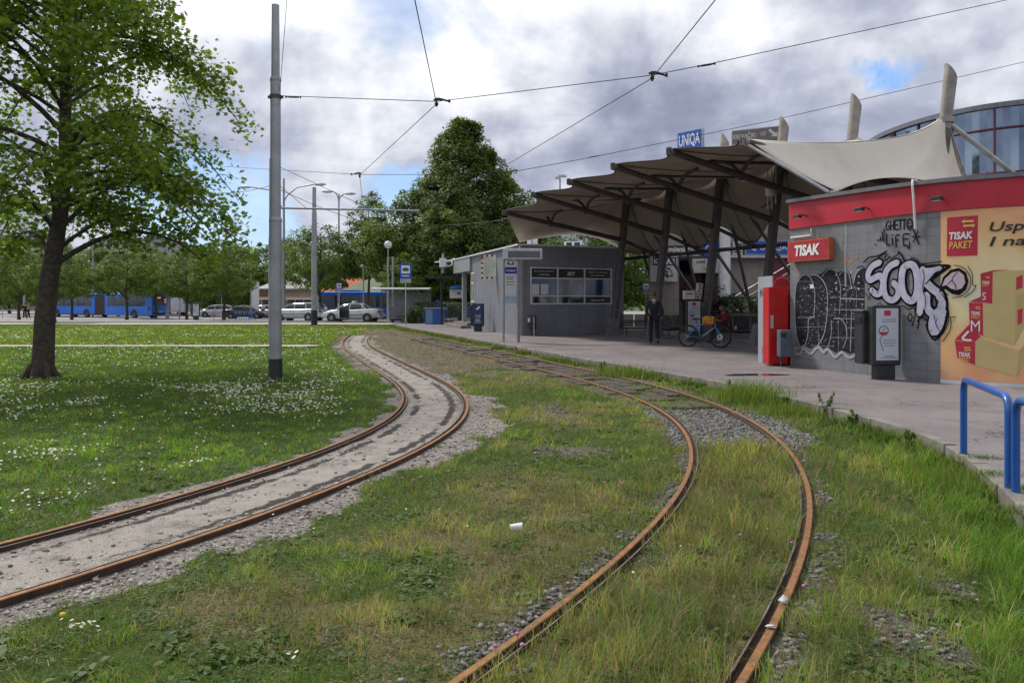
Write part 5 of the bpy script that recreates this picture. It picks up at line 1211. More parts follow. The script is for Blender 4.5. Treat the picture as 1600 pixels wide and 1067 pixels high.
for k in range(8):
    z0_ = -hh_+.1+(2*hh_-.2)*k/8; z1_ = z0_+(2*hh_-.2)/8
    for a0, a1 in ((-hw, -hw+.1), (hw-.1, hw)): fbox(mb, fm, a0, a1, z0_, z1_, 0, .02, (k+1) % 2)
mb.build('striped_frame', [mat('mirror_red', (.32, .03, .03), rough=.5), M_white], t_)
mb = MB(); fbox(mb, fm, -hw+.1, hw-.1, -hh_+.1, hh_-.1, .0, .03); mb.build('mirror_face', mat('mirror_glass', (.38, .40, .33), rough=.25, metal=1.0, scale=2), t_)
MB().tube([fm[0], q0], .03, 6).build('bracket', M_dark, t_)

# ---- shop building behind the canopy
sb = thing('shop_building', 'beige panelled shop building with signs and a dark doorway behind the canopy', 'building', (11, 40, PZ))
fS = (Vector((6.28, 35.2, 0)), Vector((1, .05, 0)).normalized(), Vector((0, 0, 1)), Vector((.05, -1, 0)).normalized())
SX = lambda px: plane_px(fS, px, 450)[0]
SZ = lambda px, py: plane_px(fS, px, py)[1]
d0, d1 = SX(1061), SX(1122)
mb = MB(); wall_uv(mb, fS, 0, d0, PZ-.02, 3.2); wall_uv(mb, fS, d1, 12, PZ-.02, 3.7); wall_uv(mb, fS, 0, d0, 3.2, 7.4); wall_uv(mb, fS, d0, d1, 3.55, 7.4); wall_uv(mb, fS, d1, 12, 3.7, 7.4)
o, ex, ey, nn = fS
for (p, q_) in ((o, o-nn*12+ex*2.9), (o-nn*12+ex*2.9, o-nn*12+ex*12), (o+ex*d0, o+ex*d0-nn*1.4), (o+ex*d1, o+ex*d1-nn*1.4)): L_ = (q_-p).length; mb.add([p+ey*PZ, q_+ey*PZ, q_+ey*(7.4 if L_ > 2 else 3.55), p+ey*(7.4 if L_ > 2 else 3.55)], [(0, 1, 2, 3)], 0, uv=[[(0, 0), (L_, 0), (L_, 7), (0, 7)]])
mb.build('wall', M_beige, sb)
mb = MB(); mb.prism([(o+ex*-.1+nn*.1).to_2d(), (o+ex*12+nn*.1).to_2d(), (o+ex*12-nn*12).to_2d(), (o+ex*2.9-nn*12).to_2d()], 7.4, 7.55); mb.build('roof', M_cop, sb)
mb = MB(); fbox(mb, fS, d0, d1, PZ, 3.55, -1.4, -1.35); mb.build('doorway', mat('dark_shop_glass', (.025, .012, .018), (.04, .02, .028), .15, spec=.7), sb)
mb = MB(); fbox(mb, fS, d0, d1, 2.95, 3.0, -1.34, -1.28)
for a in np.linspace(d0+.1, d1-.1, 4): fbox(mb, fS, a, a+.06, PZ, 2.95, -1.34, -1.28)
mb.build('door_frame', M_dark, sb)
mb = MB(); z = SZ(1150, 401); fbox(mb, fS, d1+.3, 12, z-.08, z+.04, .01, .5); mb.build('ledge', M_alu, sb)
mb = MB(); a0, a1 = SX(1042), SX(1096); fbox(mb, fS, a0, a1, SZ(1060, 404), SZ(1060, 384), .01, .08); mb.build('shop_fascia', mat('dark_green_fascia', (.03, .05, .055), rough=.3), sb)
mb = MB(); a0, a1 = SX(1203), SX(1245); fbox(mb, fS, a0, a1, SZ(1220, 430), SZ(1220, 403), .02, .1); mb.build('red_panel', mat('maroon_panel', (.22, .02, .04), rough=.4), sb)
mb = MB(); a0, a1 = SX(1204), SX(1300); fbox(mb, fS, a0, a1, PZ, SZ(1220, 432), .02, .06); mb.build('wall_cladding', mat('maroon_cladding', (.16, .018, .028), rough=.5), sb)
def sign_px(nm, lb, fr, x0, y0, x1, y1, off, dep, face, edge=None, cat='sign'):
    a0, z1 = plane_px(fr, x0, y0); a1, z0 = plane_px(fr, x1, y1); z1b = plane_px(fr, x1, y0)[1]; 
    c_ = fr[0]+fr[1]*(a0+a1)/2+fr[2]*z0+fr[3]*off; t_ = thing(nm, lb, cat, tuple(c_))
    mb = MB(); fbox(mb, fr, a0, a1, z0, z1, off, off+dep); mb.build('sign_box', edge or M_alu, t_, bevel=.01)
    mb = MB(); fbox(mb, fr, a0+.03, a1-.03, z0+.03, z1-.03, off+dep, off+dep+.006); mb.build('face_panel', face, t_)
    return t_, a0, a1, z0, z1, off+dep+.012
M_navy = mat('navy_sign', (.03, .02, .07), rough=.5); M_cream = mat('cream_sign', (.62, .60, .56), (.56, .54, .50), .5)
t_, a0, a1, z0, z1, of_ = sign_px('food_sign', 'white menu sign box headed with dark lettering strip on the beige pier', fS, 1014, 401, 1056.5, 441, .02, .22, M_cream)
mb = MB(); h_ = z1-z0; fbox(mb, fS, a0+.12, a1-.06, z1-.42, z1-.04, of_-.003, of_+.003); mb.build('header_strip', M_navy, t_)
mb = MB(); ftext(mb, fS, 'KEBAB', (a0+a1)/2+.03, z1-.36, (a1-a0)*.78, .26, of_+.008, .03); mb.build('lettering', M_letw, t_)
mb = MB(); rr_ = random.Random(3)
for k in range(26):
    x = a1-.50+rr_.gauss(0, .12); y = z0+.42+rr_.gauss(0, .16); s_ = rr_.uniform(.03, .08); mb.sheet([(x-s_, y-s_*.5), (x+s_*.6, y-s_*.7), (x+s_, y+s_*.4), (x-s_*.3, y+s_*.7)], fS, of_, of_+.002+.0006*k, k % 3)
for k in range(4): fbox(mb, fS, a0+.1, a0+.42, z0+.12+k*.16, z0+.13+k*.16, of_, of_+.003, 0)
mb.build('food_picture', [mat('food_brown', (.16, .12, .09)), mat('food_grey', (.28, .26, .24)), M_letk], t_)
a0, a1 = SX(1043), SX(1080)
mb = MB(); ftext(mb, fS, 'mjenjačnica', a0, SZ(1060, 396), 1.62, .33, .09, .03, .25, align='LEFT'); ftext(mb, fS, 'EXCHANGE  WECHSEL  CAMBIO', a0, SZ(1060, 400.5), 1.5, .07, .09, .01, align='LEFT')
mb.build('lettering', M_letw, sb)
t_, a0, a1, z0, z1, of_ = sign_px('cafe_sign', 'white cafe sign with dark lettering and a sketch above the dark doorway', fS, 1080, 404.5, 1124, 427, .05, .12, M_cream)
mb = MB(); ftext(mb, fS, 'CAFFE', a0+.38, z1-.22, .42, .12, of_, .03); ftext(mb, fS, 'BULL', a1-.34, z1-.22, .36, .12, of_, .03)
w2 = []
for k in range(9): x = a0+.45+.05*k; mb.tube([fS[0]+fS[1]*(x+.03*math.sin(k*2))+fS[2]*(z0+.12+.02*(k % 3))+fS[3]*of_, fS[0]+fS[1]*(x+.08)+fS[2]*(z0+.30-.03*(k % 4))+fS[3]*of_], .008, 4)
for k in range(5):
    for xx in (a0+.08, a1-.08): mb.box(fS[0]+fS[1]*xx+fS[2]*(z0+.1+k*.09)+fS[3]*of_, (.03, .006, .03))
mb.build('lettering', M_letk, t_)
mb = MB(); mb.lathe((0, 0, 0), [(.10, 0), (.001, .0)], 16); 
fB = fS
a0, z1 = plane_px(fS, 1096, 379); a1, z0 = plane_px(fS, 1126, 402)
t_ = thing('bank_sign', 'blue pointed sign with a white round letter beside the white column', 'sign', tuple(fS[0]+fS[1]*(a0+a1)/2+fS[2]*z0+fS[3]*.1))
MB().sheet([(a0+.12, z0), (a1, z0), (a1, z1), (a0+.05, z1), (a0-.05, (z0+z1)/2)], fS, .04, .16).build('face_panel', M_blue, t_)
mb = MB(); ftext(mb, fS, 'G', a0+.25, z0+.22, .26, .30, .165, .03); ftext(mb, fS, 'BANKA', a1-.24, z0+.32, .36, .08, .165, .01); mb.build('lettering', M_letw, t_)
p = P(1133, 470, 34.4); t_ = thing('round_column', 'white round column in front of the beige shop wall', 'column', (p.x, p.y, PZ)); MB().lathe((0, 0, 0), [(.27, 0), (.27, .1), (.24, .12), (.24, 7.2)], 24).build('shaft', M_white, t_, world=False)
t_, a0, a1, z0, z1, of_ = sign_px('insurance_sign', 'long blue insurance sign with white lettering above the beige wall', fS, 1161, 376, 1232, 399, .1, .2, M_blue)
mb = MB(); ftext(mb, fS, 'Q UNIQA', (a0+a1)/2+.02, z0+.17, (a1-a0)*.80, .30, of_+.002, .01); mb.build('lettering', M_letw, t_)
t_, a0, a1, z0, z1, of_ = sign_px('notice_sign', 'small white sign with brown corner right of the white column', fS, 1142, 378, 1158, 399, .1, .12, M_cream)
mb = MB(); fbox(mb, fS, a0+.24, a1-.04, z1-.30, z1-.08, of_, of_+.004, 0); fbox(mb, fS, a0+.06, a1-.08, z0+.10, z0+.16, of_, of_+.004, 1); mb.build('print', [mat('brown_print', (.22, .08, .03)), M_letk], t_)
mb = MB(); ftext(mb, fS, 'GALA', SX(1086), SZ(1086, 449), .55, .12, -1.27, .01); mb.build('neon_lettering', mat('red_neon', (.6, .02, .02)), sb)
mb = MB(); a0 = SX(1212); ftext(mb, fS, 'vodafone', a0+.45, SZ(1220, 418), .7, .12, .105, .01)
bpy.data.meshes  # keep
mb.v = []; mb.f = []; mb.m = []; mb.uv = []; mb.sm = []
mb.lathe((0, 0, 0), [(.001, 0)], 3) if False else None
# handrails of the outside stair
hr = thing('stair_railing', 'three parallel silver handrails climbing to the right behind the red cabinet', 'railing', tuple(P(1190, 520, 32)))
for k in range(3):
    a = P(1150, 463+k*12, 31.5); b_ = P(1250, 404+k*12, 30.5); MB().tube([a, b_], .03, 8).build('rail', M_steel, hr)
for px, y0 in ((1160, 458), (1200, 434), (1240, 411)): a = P(px, y0, 31.4-.01*(px-1160)); MB().tube([a, (a.x, a.y, PZ)], .025, 8).build('post', M_steel, hr)
# signs on the roof, standing on frames
def roof_sign(px0, py0, px1, py1, pyr0, pyr1, d, nm, lb, face, lines, lm):
    A_ = P(px0, py0, d); B_ = P(px1, py1, d*.97); t_ = thing(nm, lb, 'sign', (A_.x, A_.y, 7.5)); ex = (B_-A_); ex.z = 0; L_ = ex.length
    h_ = (pyr0-py0)/F*d; fr = (Vector((A_.x, A_.y, A_.z)), ex.normalized(), Vector((0, 0, 1)), Vector((ex.y, -ex.x, 0)).normalized())
    mb = MB(); fbox(mb, fr, 0, L_, -h_, 0, -.18, 0); mb.build('sign_box', M_alu, t_)
    mb = MB(); fbox(mb, fr, .04, L_-.04, -h_+.04, -.04, 0, .01); mb.build('face_panel', face, t_)
    mb = MB()
    for (body, a, z, w, h2, sh) in lines: ftext(mb, fr, body, a*L_, z, w*L_, h2, .018, .02, sh)
    if lm: mb.sheet([(L_*.76, -.18), (L_*.80, -.10), (L_*.90, -.32), (L_*.94, -.27), (L_*.95, -.50), (L_*.82, -.46), (L_*.86, -.40)], fr, .012, .02)
    mb.build('lettering', M_letw if not lm else mat('faded_lettering', (.62, .60, .57)), t_)
    mb = MB()
    for a in (.1, .9): p = fr[0]+ex.normalized()*a*L_-fr[3]*.1; mb.tube([p, (p.x, p.y, 7.5)], .05, 8)
    mb.build('post', M_dark, t_); return t_
roof_sign(1058, 208, 1097, 197, 262, 0, 37, 'insurance_roof_sign', 'blue roof sign with big white lettering above the canopy', M_blue, [('UNIQA', .5, -.80, .84, .64, 0), ('osiguranje', .5, -1.25, .84, .28, 0)], False)
roof_sign(1143, 204.5, 1219, 200, 252, 0, 36.5, 'tailor_roof_sign', 'faded brown grey roof sign with pale lettering beside a mast', mat('brown_grey_sign', (.17, .15, .15), (.14, .125, .125), .7), [('KROJAČKI', .27, -.50, .46, .36, 0), ('1 KAT', .66, -.40, .12, .2, 0), ('POPRAVCI ODJEĆE', .5, -1.12, .92, .42, 0)], True)

# ---- curved glass building
gb = thing('glass_building', 'rounded glass building with maroon mullions behind the tent roof at the right', 'building', (20, 33, 0))
gp = smooth_line(spline([(17.6, 40), (16.7, 36.5), (16.2, 33.6), (16.5, 30.9), (17.5, 28.9), (19.3, 27.7), (22, 27.2), (26, 27.2), (30, 27.2)], .25), 3, 1); GH = 8.85
mb = MB(); fr_m = MB(); cp = MB()
for i in range(len(gp)-1):
    a, b_ = gp[i], gp[i+1]; mb.add([(a[0], a[1], 0), (b_[0], b_[1], 0), (b_[0], b_[1], GH), (a[0], a[1], GH)], [(0, 1, 2, 3)])
mb.add([(30, 27.2, 0), (30, 45, 0), (30, 45, GH), (30, 27.2, GH)], [(0, 1, 2, 3)]); mb.add([(30, 45, 0), (17.6, 40, 0), (17.6, 40, GH), (30, 45, GH)], [(0, 1, 2, 3)])
M_fac = mat('reflective_facade_glass', (.16, .22, .30), (.22, .28, .36), .04, .75, scale=.4, spec=.9)
mb.build('glass_wall', M_fac, gb)
T_ = np.gradient(gp, axis=0); T_ /= np.hypot(T_[:, 0], T_[:, 1])[:, None]; N_ = np.c_[-T_[:, 1], T_[:, 0]]; N_ = np.where((N_[:, :1]*(-1)+0 > 0), N_, N_)
sgn = -1 if (N_[5, 0] > 0) else 1; N_ = N_*sgn
for z in (1.2, 3.0, 4.75, 6.35, 8.0):
    ln = [Vector((p[0]+n_[0]*.03, p[1]+n_[1]*.03, z)) for p, n_ in zip(gp, N_)]; fr_m.tube(ln, .045, 4)
for i in range(0, len(gp), 6): p = gp[i]+N_[i]*.03; fr_m.tube([(p[0], p[1], 0), (p[0], p[1], GH)], .05, 4)
fr_m.build('mullions', mat('maroon_mullion', (.14, .03, .045), (.10, .022, .035), .5), gb)
ln = [[Vector((p[0]+n_[0]*.12, p[1]+n_[1]*.12, GH-.08)), Vector((p[0]+n_[0]*.12, p[1]+n_[1]*.12, GH+.1)), Vector((p[0]-n_[0]*.3, p[1]-n_[1]*.3, GH+.1)), Vector((p[0]-n_[0]*.3, p[1]-n_[1]*.3, GH-.08))] for p, n_ in zip(gp, N_)]
mb = MB(); mb.loft(ln, smooth=False); mb.build('coping', M_cop, gb)
mb = MB(); mb.prism([(p[0], p[1]) for p in gp[::4]]+[(30, 45)], GH-.05, GH+.02); mb.build('roof', M_cop, gb)

# ================================================================= CANOPY (tent roof on leaning masts)
cn = thing('tent_canopy', 'large tensile tent roof on leaning steel masts over the platform', 'canopy', (7, 27, PZ))
ld = Vector((1.3, -2.85, 0)).normalized()      # along the mast row, towards the camera
ud = Vector((-.91, -.415, 0)).normalized()     # from the row out to the tips
base = [Vector((4.5, 34.4, PZ)), Vector((5.83, 31.5, PZ)), Vector((7.13, 28.6, PZ)), Vector((8.44, 26.05, PZ)), Vector((9.60, 23.2, PZ)), Vector((10.8, 20.3, PZ))]
mtop = [Vector((b.x+.82, b.y, 7.9)) for b in base]
def on(i, z): b, t_ = base[i], mtop[i]; return b.lerp(t_, (z-b.z)/(t_.z-b.z))
tips = [Vector((-.27, 32.0, 5.28)), Vector((.87, 29.07, 5.62)), Vector((2.02, 26.16, 5.65)), Vector((3.18, 23.57, 5.72)), Vector((4.30, 20.65, 5.61)), Vector((5.40, 17.69, 5.27))]
rear = [on(i, 4.35)-ud*1.8+Vector((0, 0, -.62)) for i in range(6)]
M_mast = mat('mast_steel', (.125, .115, .115), (.09, .083, .083), .65, .2, scale=4, bump=.2)
M_mastt = mat('weathered_mast_top', (.30, .28, .27), (.22, .19, .17), .6, .3, scale=3)
for i in range(6):
    b, z_s = base[i], 6.15
    mb = MB(); q_ = on(i, .55); n = 20
    mb.tube([q_, on(i, 3.0), on(i, 5.0), on(i, z_s)], [.15, .165, .165, .165], n); m_ = mb.build('mast', M_mast, cn)
    # top part, pale, cut off at a slant
    vs = []; c0 = on(i, z_s); c1 = on(i, 7.72)
    for k in range(n): a = 6.283*k/n; vs.append(c0+Vector((.15*math.cos(a), .15*math.sin(a), 0)))
    for k in range(n): a = 6.283*k/n; vs.append(c1+Vector((.15*math.cos(a), .15*math.sin(a), -.17*math.cos(a)-.05*(1+math.cos(a)))))
    mb = MB(); mb.add(vs, [(k, (k+1) % n, n+(k+1) % n, n+k) for k in range(n)], smooth=True); mb.add(vs[n:], [tuple(range(n))]); mt_ = mb.build('mast_top', M_mastt, m_)
    mb = MB(); c0 = on(i, 6.38); mb.tube([c0-Vector((0, 0, .07)), c0+Vector((0, 0, .07))], .215, 20); mb.build('collar', M_mastt, m_)
    # concrete foot
    mb = MB(); fx = b.x; fy = b.y; vs = []
    for z, h_ in ((PZ, .36), (PZ+.72, .22)):
        for sx_, sy_ in ((-1, -1), (1, -1), (1, 1), (-1, 1)): vs.append((fx+.02*z+sx_*h_, fy+sy_*h_, z))
    mb.add(vs, [(4, 5, 6, 7), (0, 1, 5, 4), (1, 2, 6, 5), (2, 3, 7, 6), (3, 0, 4, 7)]); mb.build('concrete_foot', M_conc, cn, bevel=.02)
    # arm, from the tip past the mast down to the rear anchor
    mb = MB(); T0 = tips[i]; c = on(i, 4.35); mb.tube([T0, T0.lerp(c, .5), c], [.085, .10, .10], 12); mb.tube([c, rear[i]], .07, 10); arm = mb.build('arm', M_dark, cn)
    mb = MB(); u_ = (T0-c).normalized(); mb.tube([T0-u_*.02, T0+u_*.08], [.10, .085], 12)
    for s_ in (-1, 1): mb.slab(T0+u_*.02+ld*(.035*s_-.008)+Vector((0, 0, -.11)), ld*.016, u_*.14, (0, 0, .20))
    mb.tube([T0+u_*.09+ld*-.06+Vector((0, 0, .07)), T0+u_*.09+ld*.06+Vector((0, 0, .07))], .04, 10)
    mb.build('arm_tip', M_mast if i < 5 else M_mastt, arm)
    # V struts that carry the membrane rib
    N0 = T0.lerp(c, .37); A1 = N0-ld*1.2+Vector((0, 0, .56)); B1 = N0+ld*1.0+Vector((0, 0, .46)); top = A1-ud*3.4+Vector((0, 0, .20))
    mb = MB()
    for E in ((A1, B1) if i < 5 else (A1,)):
        md = N0.lerp(E, .55)+Vector((0, 0, .16)); mb.tube([N0+Vector((0, 0, .02)), N0.lerp(md, .5)+Vector((0, 0, .09)), md, E], .055, 8)
    mb.tube([A1+ud*.2, top], .05, 8); mb.tube([A1, A1+Vector((0, 0, .12))], .07, 8); mb.tube([N0-Vector((0, 0, .14)), N0+Vector((0, 0, .1))], .08, 8)
    mb.build('strut', M_dark, cn)
    # back stays from the collar, down behind
    M6 = on(i, 6.38); gp_ = M6-ud*3.6; gp_.z = PZ; V0 = Vector((M6.x, M6.y, PZ))
    mb = MB()
    for s_ in (-1.9, 1.9):
        e = gp_+ld*s_*1.1
        if i == 5: e = V0+Vector((4.3, 3.4, 0)) if s_ < 0 else V0+Vector((8.2, .2, 0))
        mb.tube([M6, e], .065, 10)
    mb.build('back_stay', M_mast if i < 5 else M_steel, cn)
    mb = MB(); mb.tube([rear[i]-ld*.2, rear[i]+ld*.2], .07, 8); mb.slab(rear[i]-ld*.1+Vector((-.05, 0, -.1)), ld*.2, ud*.15, (0, 0, .28)); mb.build('anchor_plate', M_dark, cn)
mb = MB(); r0 = rear[0]-ld*3.0; r1 = rear[5]+ld*1.0; mb.tube([r0+Vector((0, 0, -.05)), r1+Vector((0, 0, -.05))], .085, 10); mb.build('rear_beam', M_dark, cn)
# membrane: spans frame to frame; u = frame number (0.15 .. 6.85), v: 0 front edge, 1 mast line, 2 rear edge
def memb(u, v):
    i = min(max(int(math.floor(u)), 0), 5); ii = min(max(u, 0), 5); k = min(int(ii), 4); f = ii-k
    T0 = tips[k].lerp(tips[k+1], f); c = on(k, 4.35).lerp(on(k+1, 4.35), f); Rr = rear[k].lerp(rear[k+1], f)
    w_ = math.cos(math.pi*(u-round(u)))**2 if 0 <= u <= 5 else 1; w_ = max(0, w_); sag = 1-w_
    near = math.exp(-((u-round(u))/.16)**2) if 0 <= u <= 5 else 0
    Mp = Vector((c.x, c.y, 0)); 
    if v <= 1:
        p = T0.lerp(Vector((c.x+.3, c.y, T0.z)), v); p += -ud*sag*.75*(1-v)**1.5
        zf = T0.z+.08+(6.05-T0.z)*(v**1.2)+.42*near*math.exp(-((1-v)/.13)**1.3)+.0*v; zf -= sag*.10*v
        zf -= .22*math.sin(math.pi*min(1, v*1.0))*w_*.6
        p.z = zf
    else:
        t_ = v-1; p = Vector((c.x+.3, c.y, 0)).lerp(Vector((Rr.x, Rr.y, 0)), t_*(1-.25*sag)); z1 = 5.95+.42*near*math.exp(-(t_/.12)**1.3)+.05
        z2 = Rr.z+.12+sag*.75; p.z = z2+(z1-z2)*((1-t_)**1.35)
    return p
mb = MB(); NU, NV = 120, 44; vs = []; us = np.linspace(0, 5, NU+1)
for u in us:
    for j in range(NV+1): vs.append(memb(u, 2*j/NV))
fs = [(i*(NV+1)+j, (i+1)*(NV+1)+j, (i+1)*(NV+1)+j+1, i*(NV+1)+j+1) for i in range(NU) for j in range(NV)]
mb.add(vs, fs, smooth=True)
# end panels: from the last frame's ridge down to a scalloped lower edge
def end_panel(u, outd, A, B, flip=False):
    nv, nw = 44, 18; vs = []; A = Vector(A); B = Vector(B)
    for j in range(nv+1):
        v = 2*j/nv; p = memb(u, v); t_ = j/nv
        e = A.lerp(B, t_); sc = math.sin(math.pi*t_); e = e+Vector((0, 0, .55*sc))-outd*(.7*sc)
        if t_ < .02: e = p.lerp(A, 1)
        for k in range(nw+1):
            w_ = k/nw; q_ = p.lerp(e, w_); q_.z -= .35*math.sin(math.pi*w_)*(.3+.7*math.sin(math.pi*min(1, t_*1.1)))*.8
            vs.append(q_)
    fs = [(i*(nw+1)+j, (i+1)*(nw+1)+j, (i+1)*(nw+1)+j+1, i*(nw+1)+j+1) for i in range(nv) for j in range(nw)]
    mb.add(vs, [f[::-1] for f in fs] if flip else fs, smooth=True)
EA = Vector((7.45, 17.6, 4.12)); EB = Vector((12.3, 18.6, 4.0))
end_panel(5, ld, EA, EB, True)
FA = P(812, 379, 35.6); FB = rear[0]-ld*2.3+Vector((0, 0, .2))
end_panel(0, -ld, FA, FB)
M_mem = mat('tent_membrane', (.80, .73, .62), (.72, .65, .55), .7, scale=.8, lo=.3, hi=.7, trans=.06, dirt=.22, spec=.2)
me_ = mb.build('membrane', [M_mem, mat('membrane_underside_shade', (.50, .44, .385), (.40, .35, .305), .8, scale=.9, lo=.3, hi=.7, trans=.34, dirt=.4, spec=.1)], cn); sol = me_.modifiers.new('thickness', 'SOLIDIFY'); sol.thickness = .004; sol.material_offset = 1  # inner face gets a darker, browner fabric colour: underside shade painted in
mb = MB()   # welded seams and edge cables
for i in range(6):
    mb.tube([memb(i, 2*j/NV)+Vector((0, 0, -.02)) for j in range(NV+1)], .012, 5)
mb.tube([memb(u, 0)+Vector((0, 0, .01)) for u in us], .022, 6); mb.tube([memb(u, 2)+Vector((0, 0, .0)) for u in us], .022, 6)
mb.build('edge_cable', M_dark, cn)
mb = MB(); mb.tube([tips[5]+Vector((0, 0, -.05)), Vector((6.9, 16.75, 3.98))], .04, 8); mb.tube([EA, Vector((6.95, 16.8, 3.98))], .03, 8); mb.build('edge_rod', M_alu, cn)
# antenna box hanging by the fourth mast
p = P(1203, 296, 23.6); t_ = thing('antenna_box', 'pale antenna box with thin rods beside the fourth mast under the canopy', 'antenna', tuple(p))
MB().lathe((0, 0, -.19), [(.05, -.02), (.135, 0), (.14, .05), (.14, .33), (.13, .38), (.05, .40)], 14).build('housing', M_white, t_, world=False)
mb = MB()
for sx_ in (-.07, .06): mb.tube([(sx_, 0, .18), (sx_, 0, .60)], .016, 6); mb.tube([(sx_, 0, -.18), (sx_, 0, -.62)], .016, 6)
mb.build('rods', M_alu, t_, world=False)
MB().tube([(.19, .02, .85), (.19, .02, -.42)], .028, 8).build('mounting_pole', M_alu, t_, world=False)
MB().tube([(.19, .02, 0), (.1, 0, 0)], .02, 6).tube([(.19, .02, -.3), (.45, 2.2, -.3)], .025, 6).build('bracket', M_dark, t_, world=False)
# planter behind the seated person
t_ = thing('planter', 'pale concrete planter box holding the clipped hedge', 'planter', (9.9, 30.6, PZ)); MB().box((0, 0, .46), (3.2, 1.3, .92)).box((0, 0, .95), (3.3, 1.4, .08)).build('box', M_conc, t_, world=False, bevel=.02)
MB().box((0, 0, 1.0), (3.1, 1.2, .03)).build('soil', mat('planter_soil', (.05, .035, .025)), t_, world=False)
t_ = thing('plant_tub', 'dark round tub under the purple leaved bush', 'planter', (8.5, 31.0, PZ)); MB().lathe((0, 0, 0), [(.35, 0), (.5, .8), (.52, .84), (.46, .84), (.44, .78), (.01, .78)], 18).build('tub', M_dark, t_, world=False)
# ================================================================= VEHICLES
M_tyre = mat('tyre_rubber', (.022, .022, .022), (.035, .034, .033), .85)
M_rim = mat('wheel_rim', (.42, .42, .43), (.33, .33, .34), .4, .6)
M_busb = mat('bus_blue_paint', (.008, .17, .72), (.007, .145, .62), .45, scale=.8, coat=.1)
M_bell = mat('bellows_fabric', (.11, .095, .09), (.06, .052, .05), .8)
M_sil = mat('silver_car_paint', (.50, .51, .53), (.46, .47, .49), .32, .35, scale=1, coat=.6)
M_sil2 = mat('pale_car_paint', (.58, .59, .60), (.53, .54, .55), .32, .25, scale=1, coat=.6)
M_dkc = mat('dark_car_paint', (.03, .035, .05), (.025, .03, .04), .28, .3, scale=1, coat=.8)
M_tail = mat('red_tail_lamp', (.25, .012, .015), rough=.2, coat=.5)
M_head = mat('headlamp_glass', (.65, .66, .68), rough=.1)
M_plate = mat('number_plate', (.7, .7, .7), rough=.4)
def wheel(parent, x, y, r, w_, name='wheel'):
    """one wheel: tyre with a rim under it"""
    mb = MB(); n = 20; rings = []
    for (rr, yy) in ((r*.62, -w_/2), (r*.93, -w_/2), (r, -w_*.32), (r, w_*.32), (r*.93, w_/2), (r*.62, w_/2)):
        rings.append([Vector((x+rr*math.cos(6.283*k/n), y+yy, r+rr*math.sin(6.283*k/n))) for k in range(n)])
    mb.loft(rings, cap=False); t_ = mb.build(name, M_tyre, parent, world=False)
    mb = MB(); s_ = 1 if y > 0 else -1
    for k in range(7):
        a = 6.283*k/7; mb.slab((x+r*.12*math.cos(a)-.02, y+s_*w_*.36, r+r*.12*math.sin(a)-.02), Vector((math.cos(a), 0, math.sin(a)))*r*.5, Vector((-math.sin(a), 0, math.cos(a)))*r*.16, (0, s_*.02, 0))
    mb.loft([[Vector((x+rr*math.cos(6.283*k/n), y+yy, r+rr*math.sin(6.283*k/n))) for k in range(n)] for rr, yy in ((r*.64, s_*w_*.45), (r*.6, s_*w_*.3), (r*.05, s_*w_*.28))], cap=False)
    mb.build('rim', M_rim, t_, world=False)
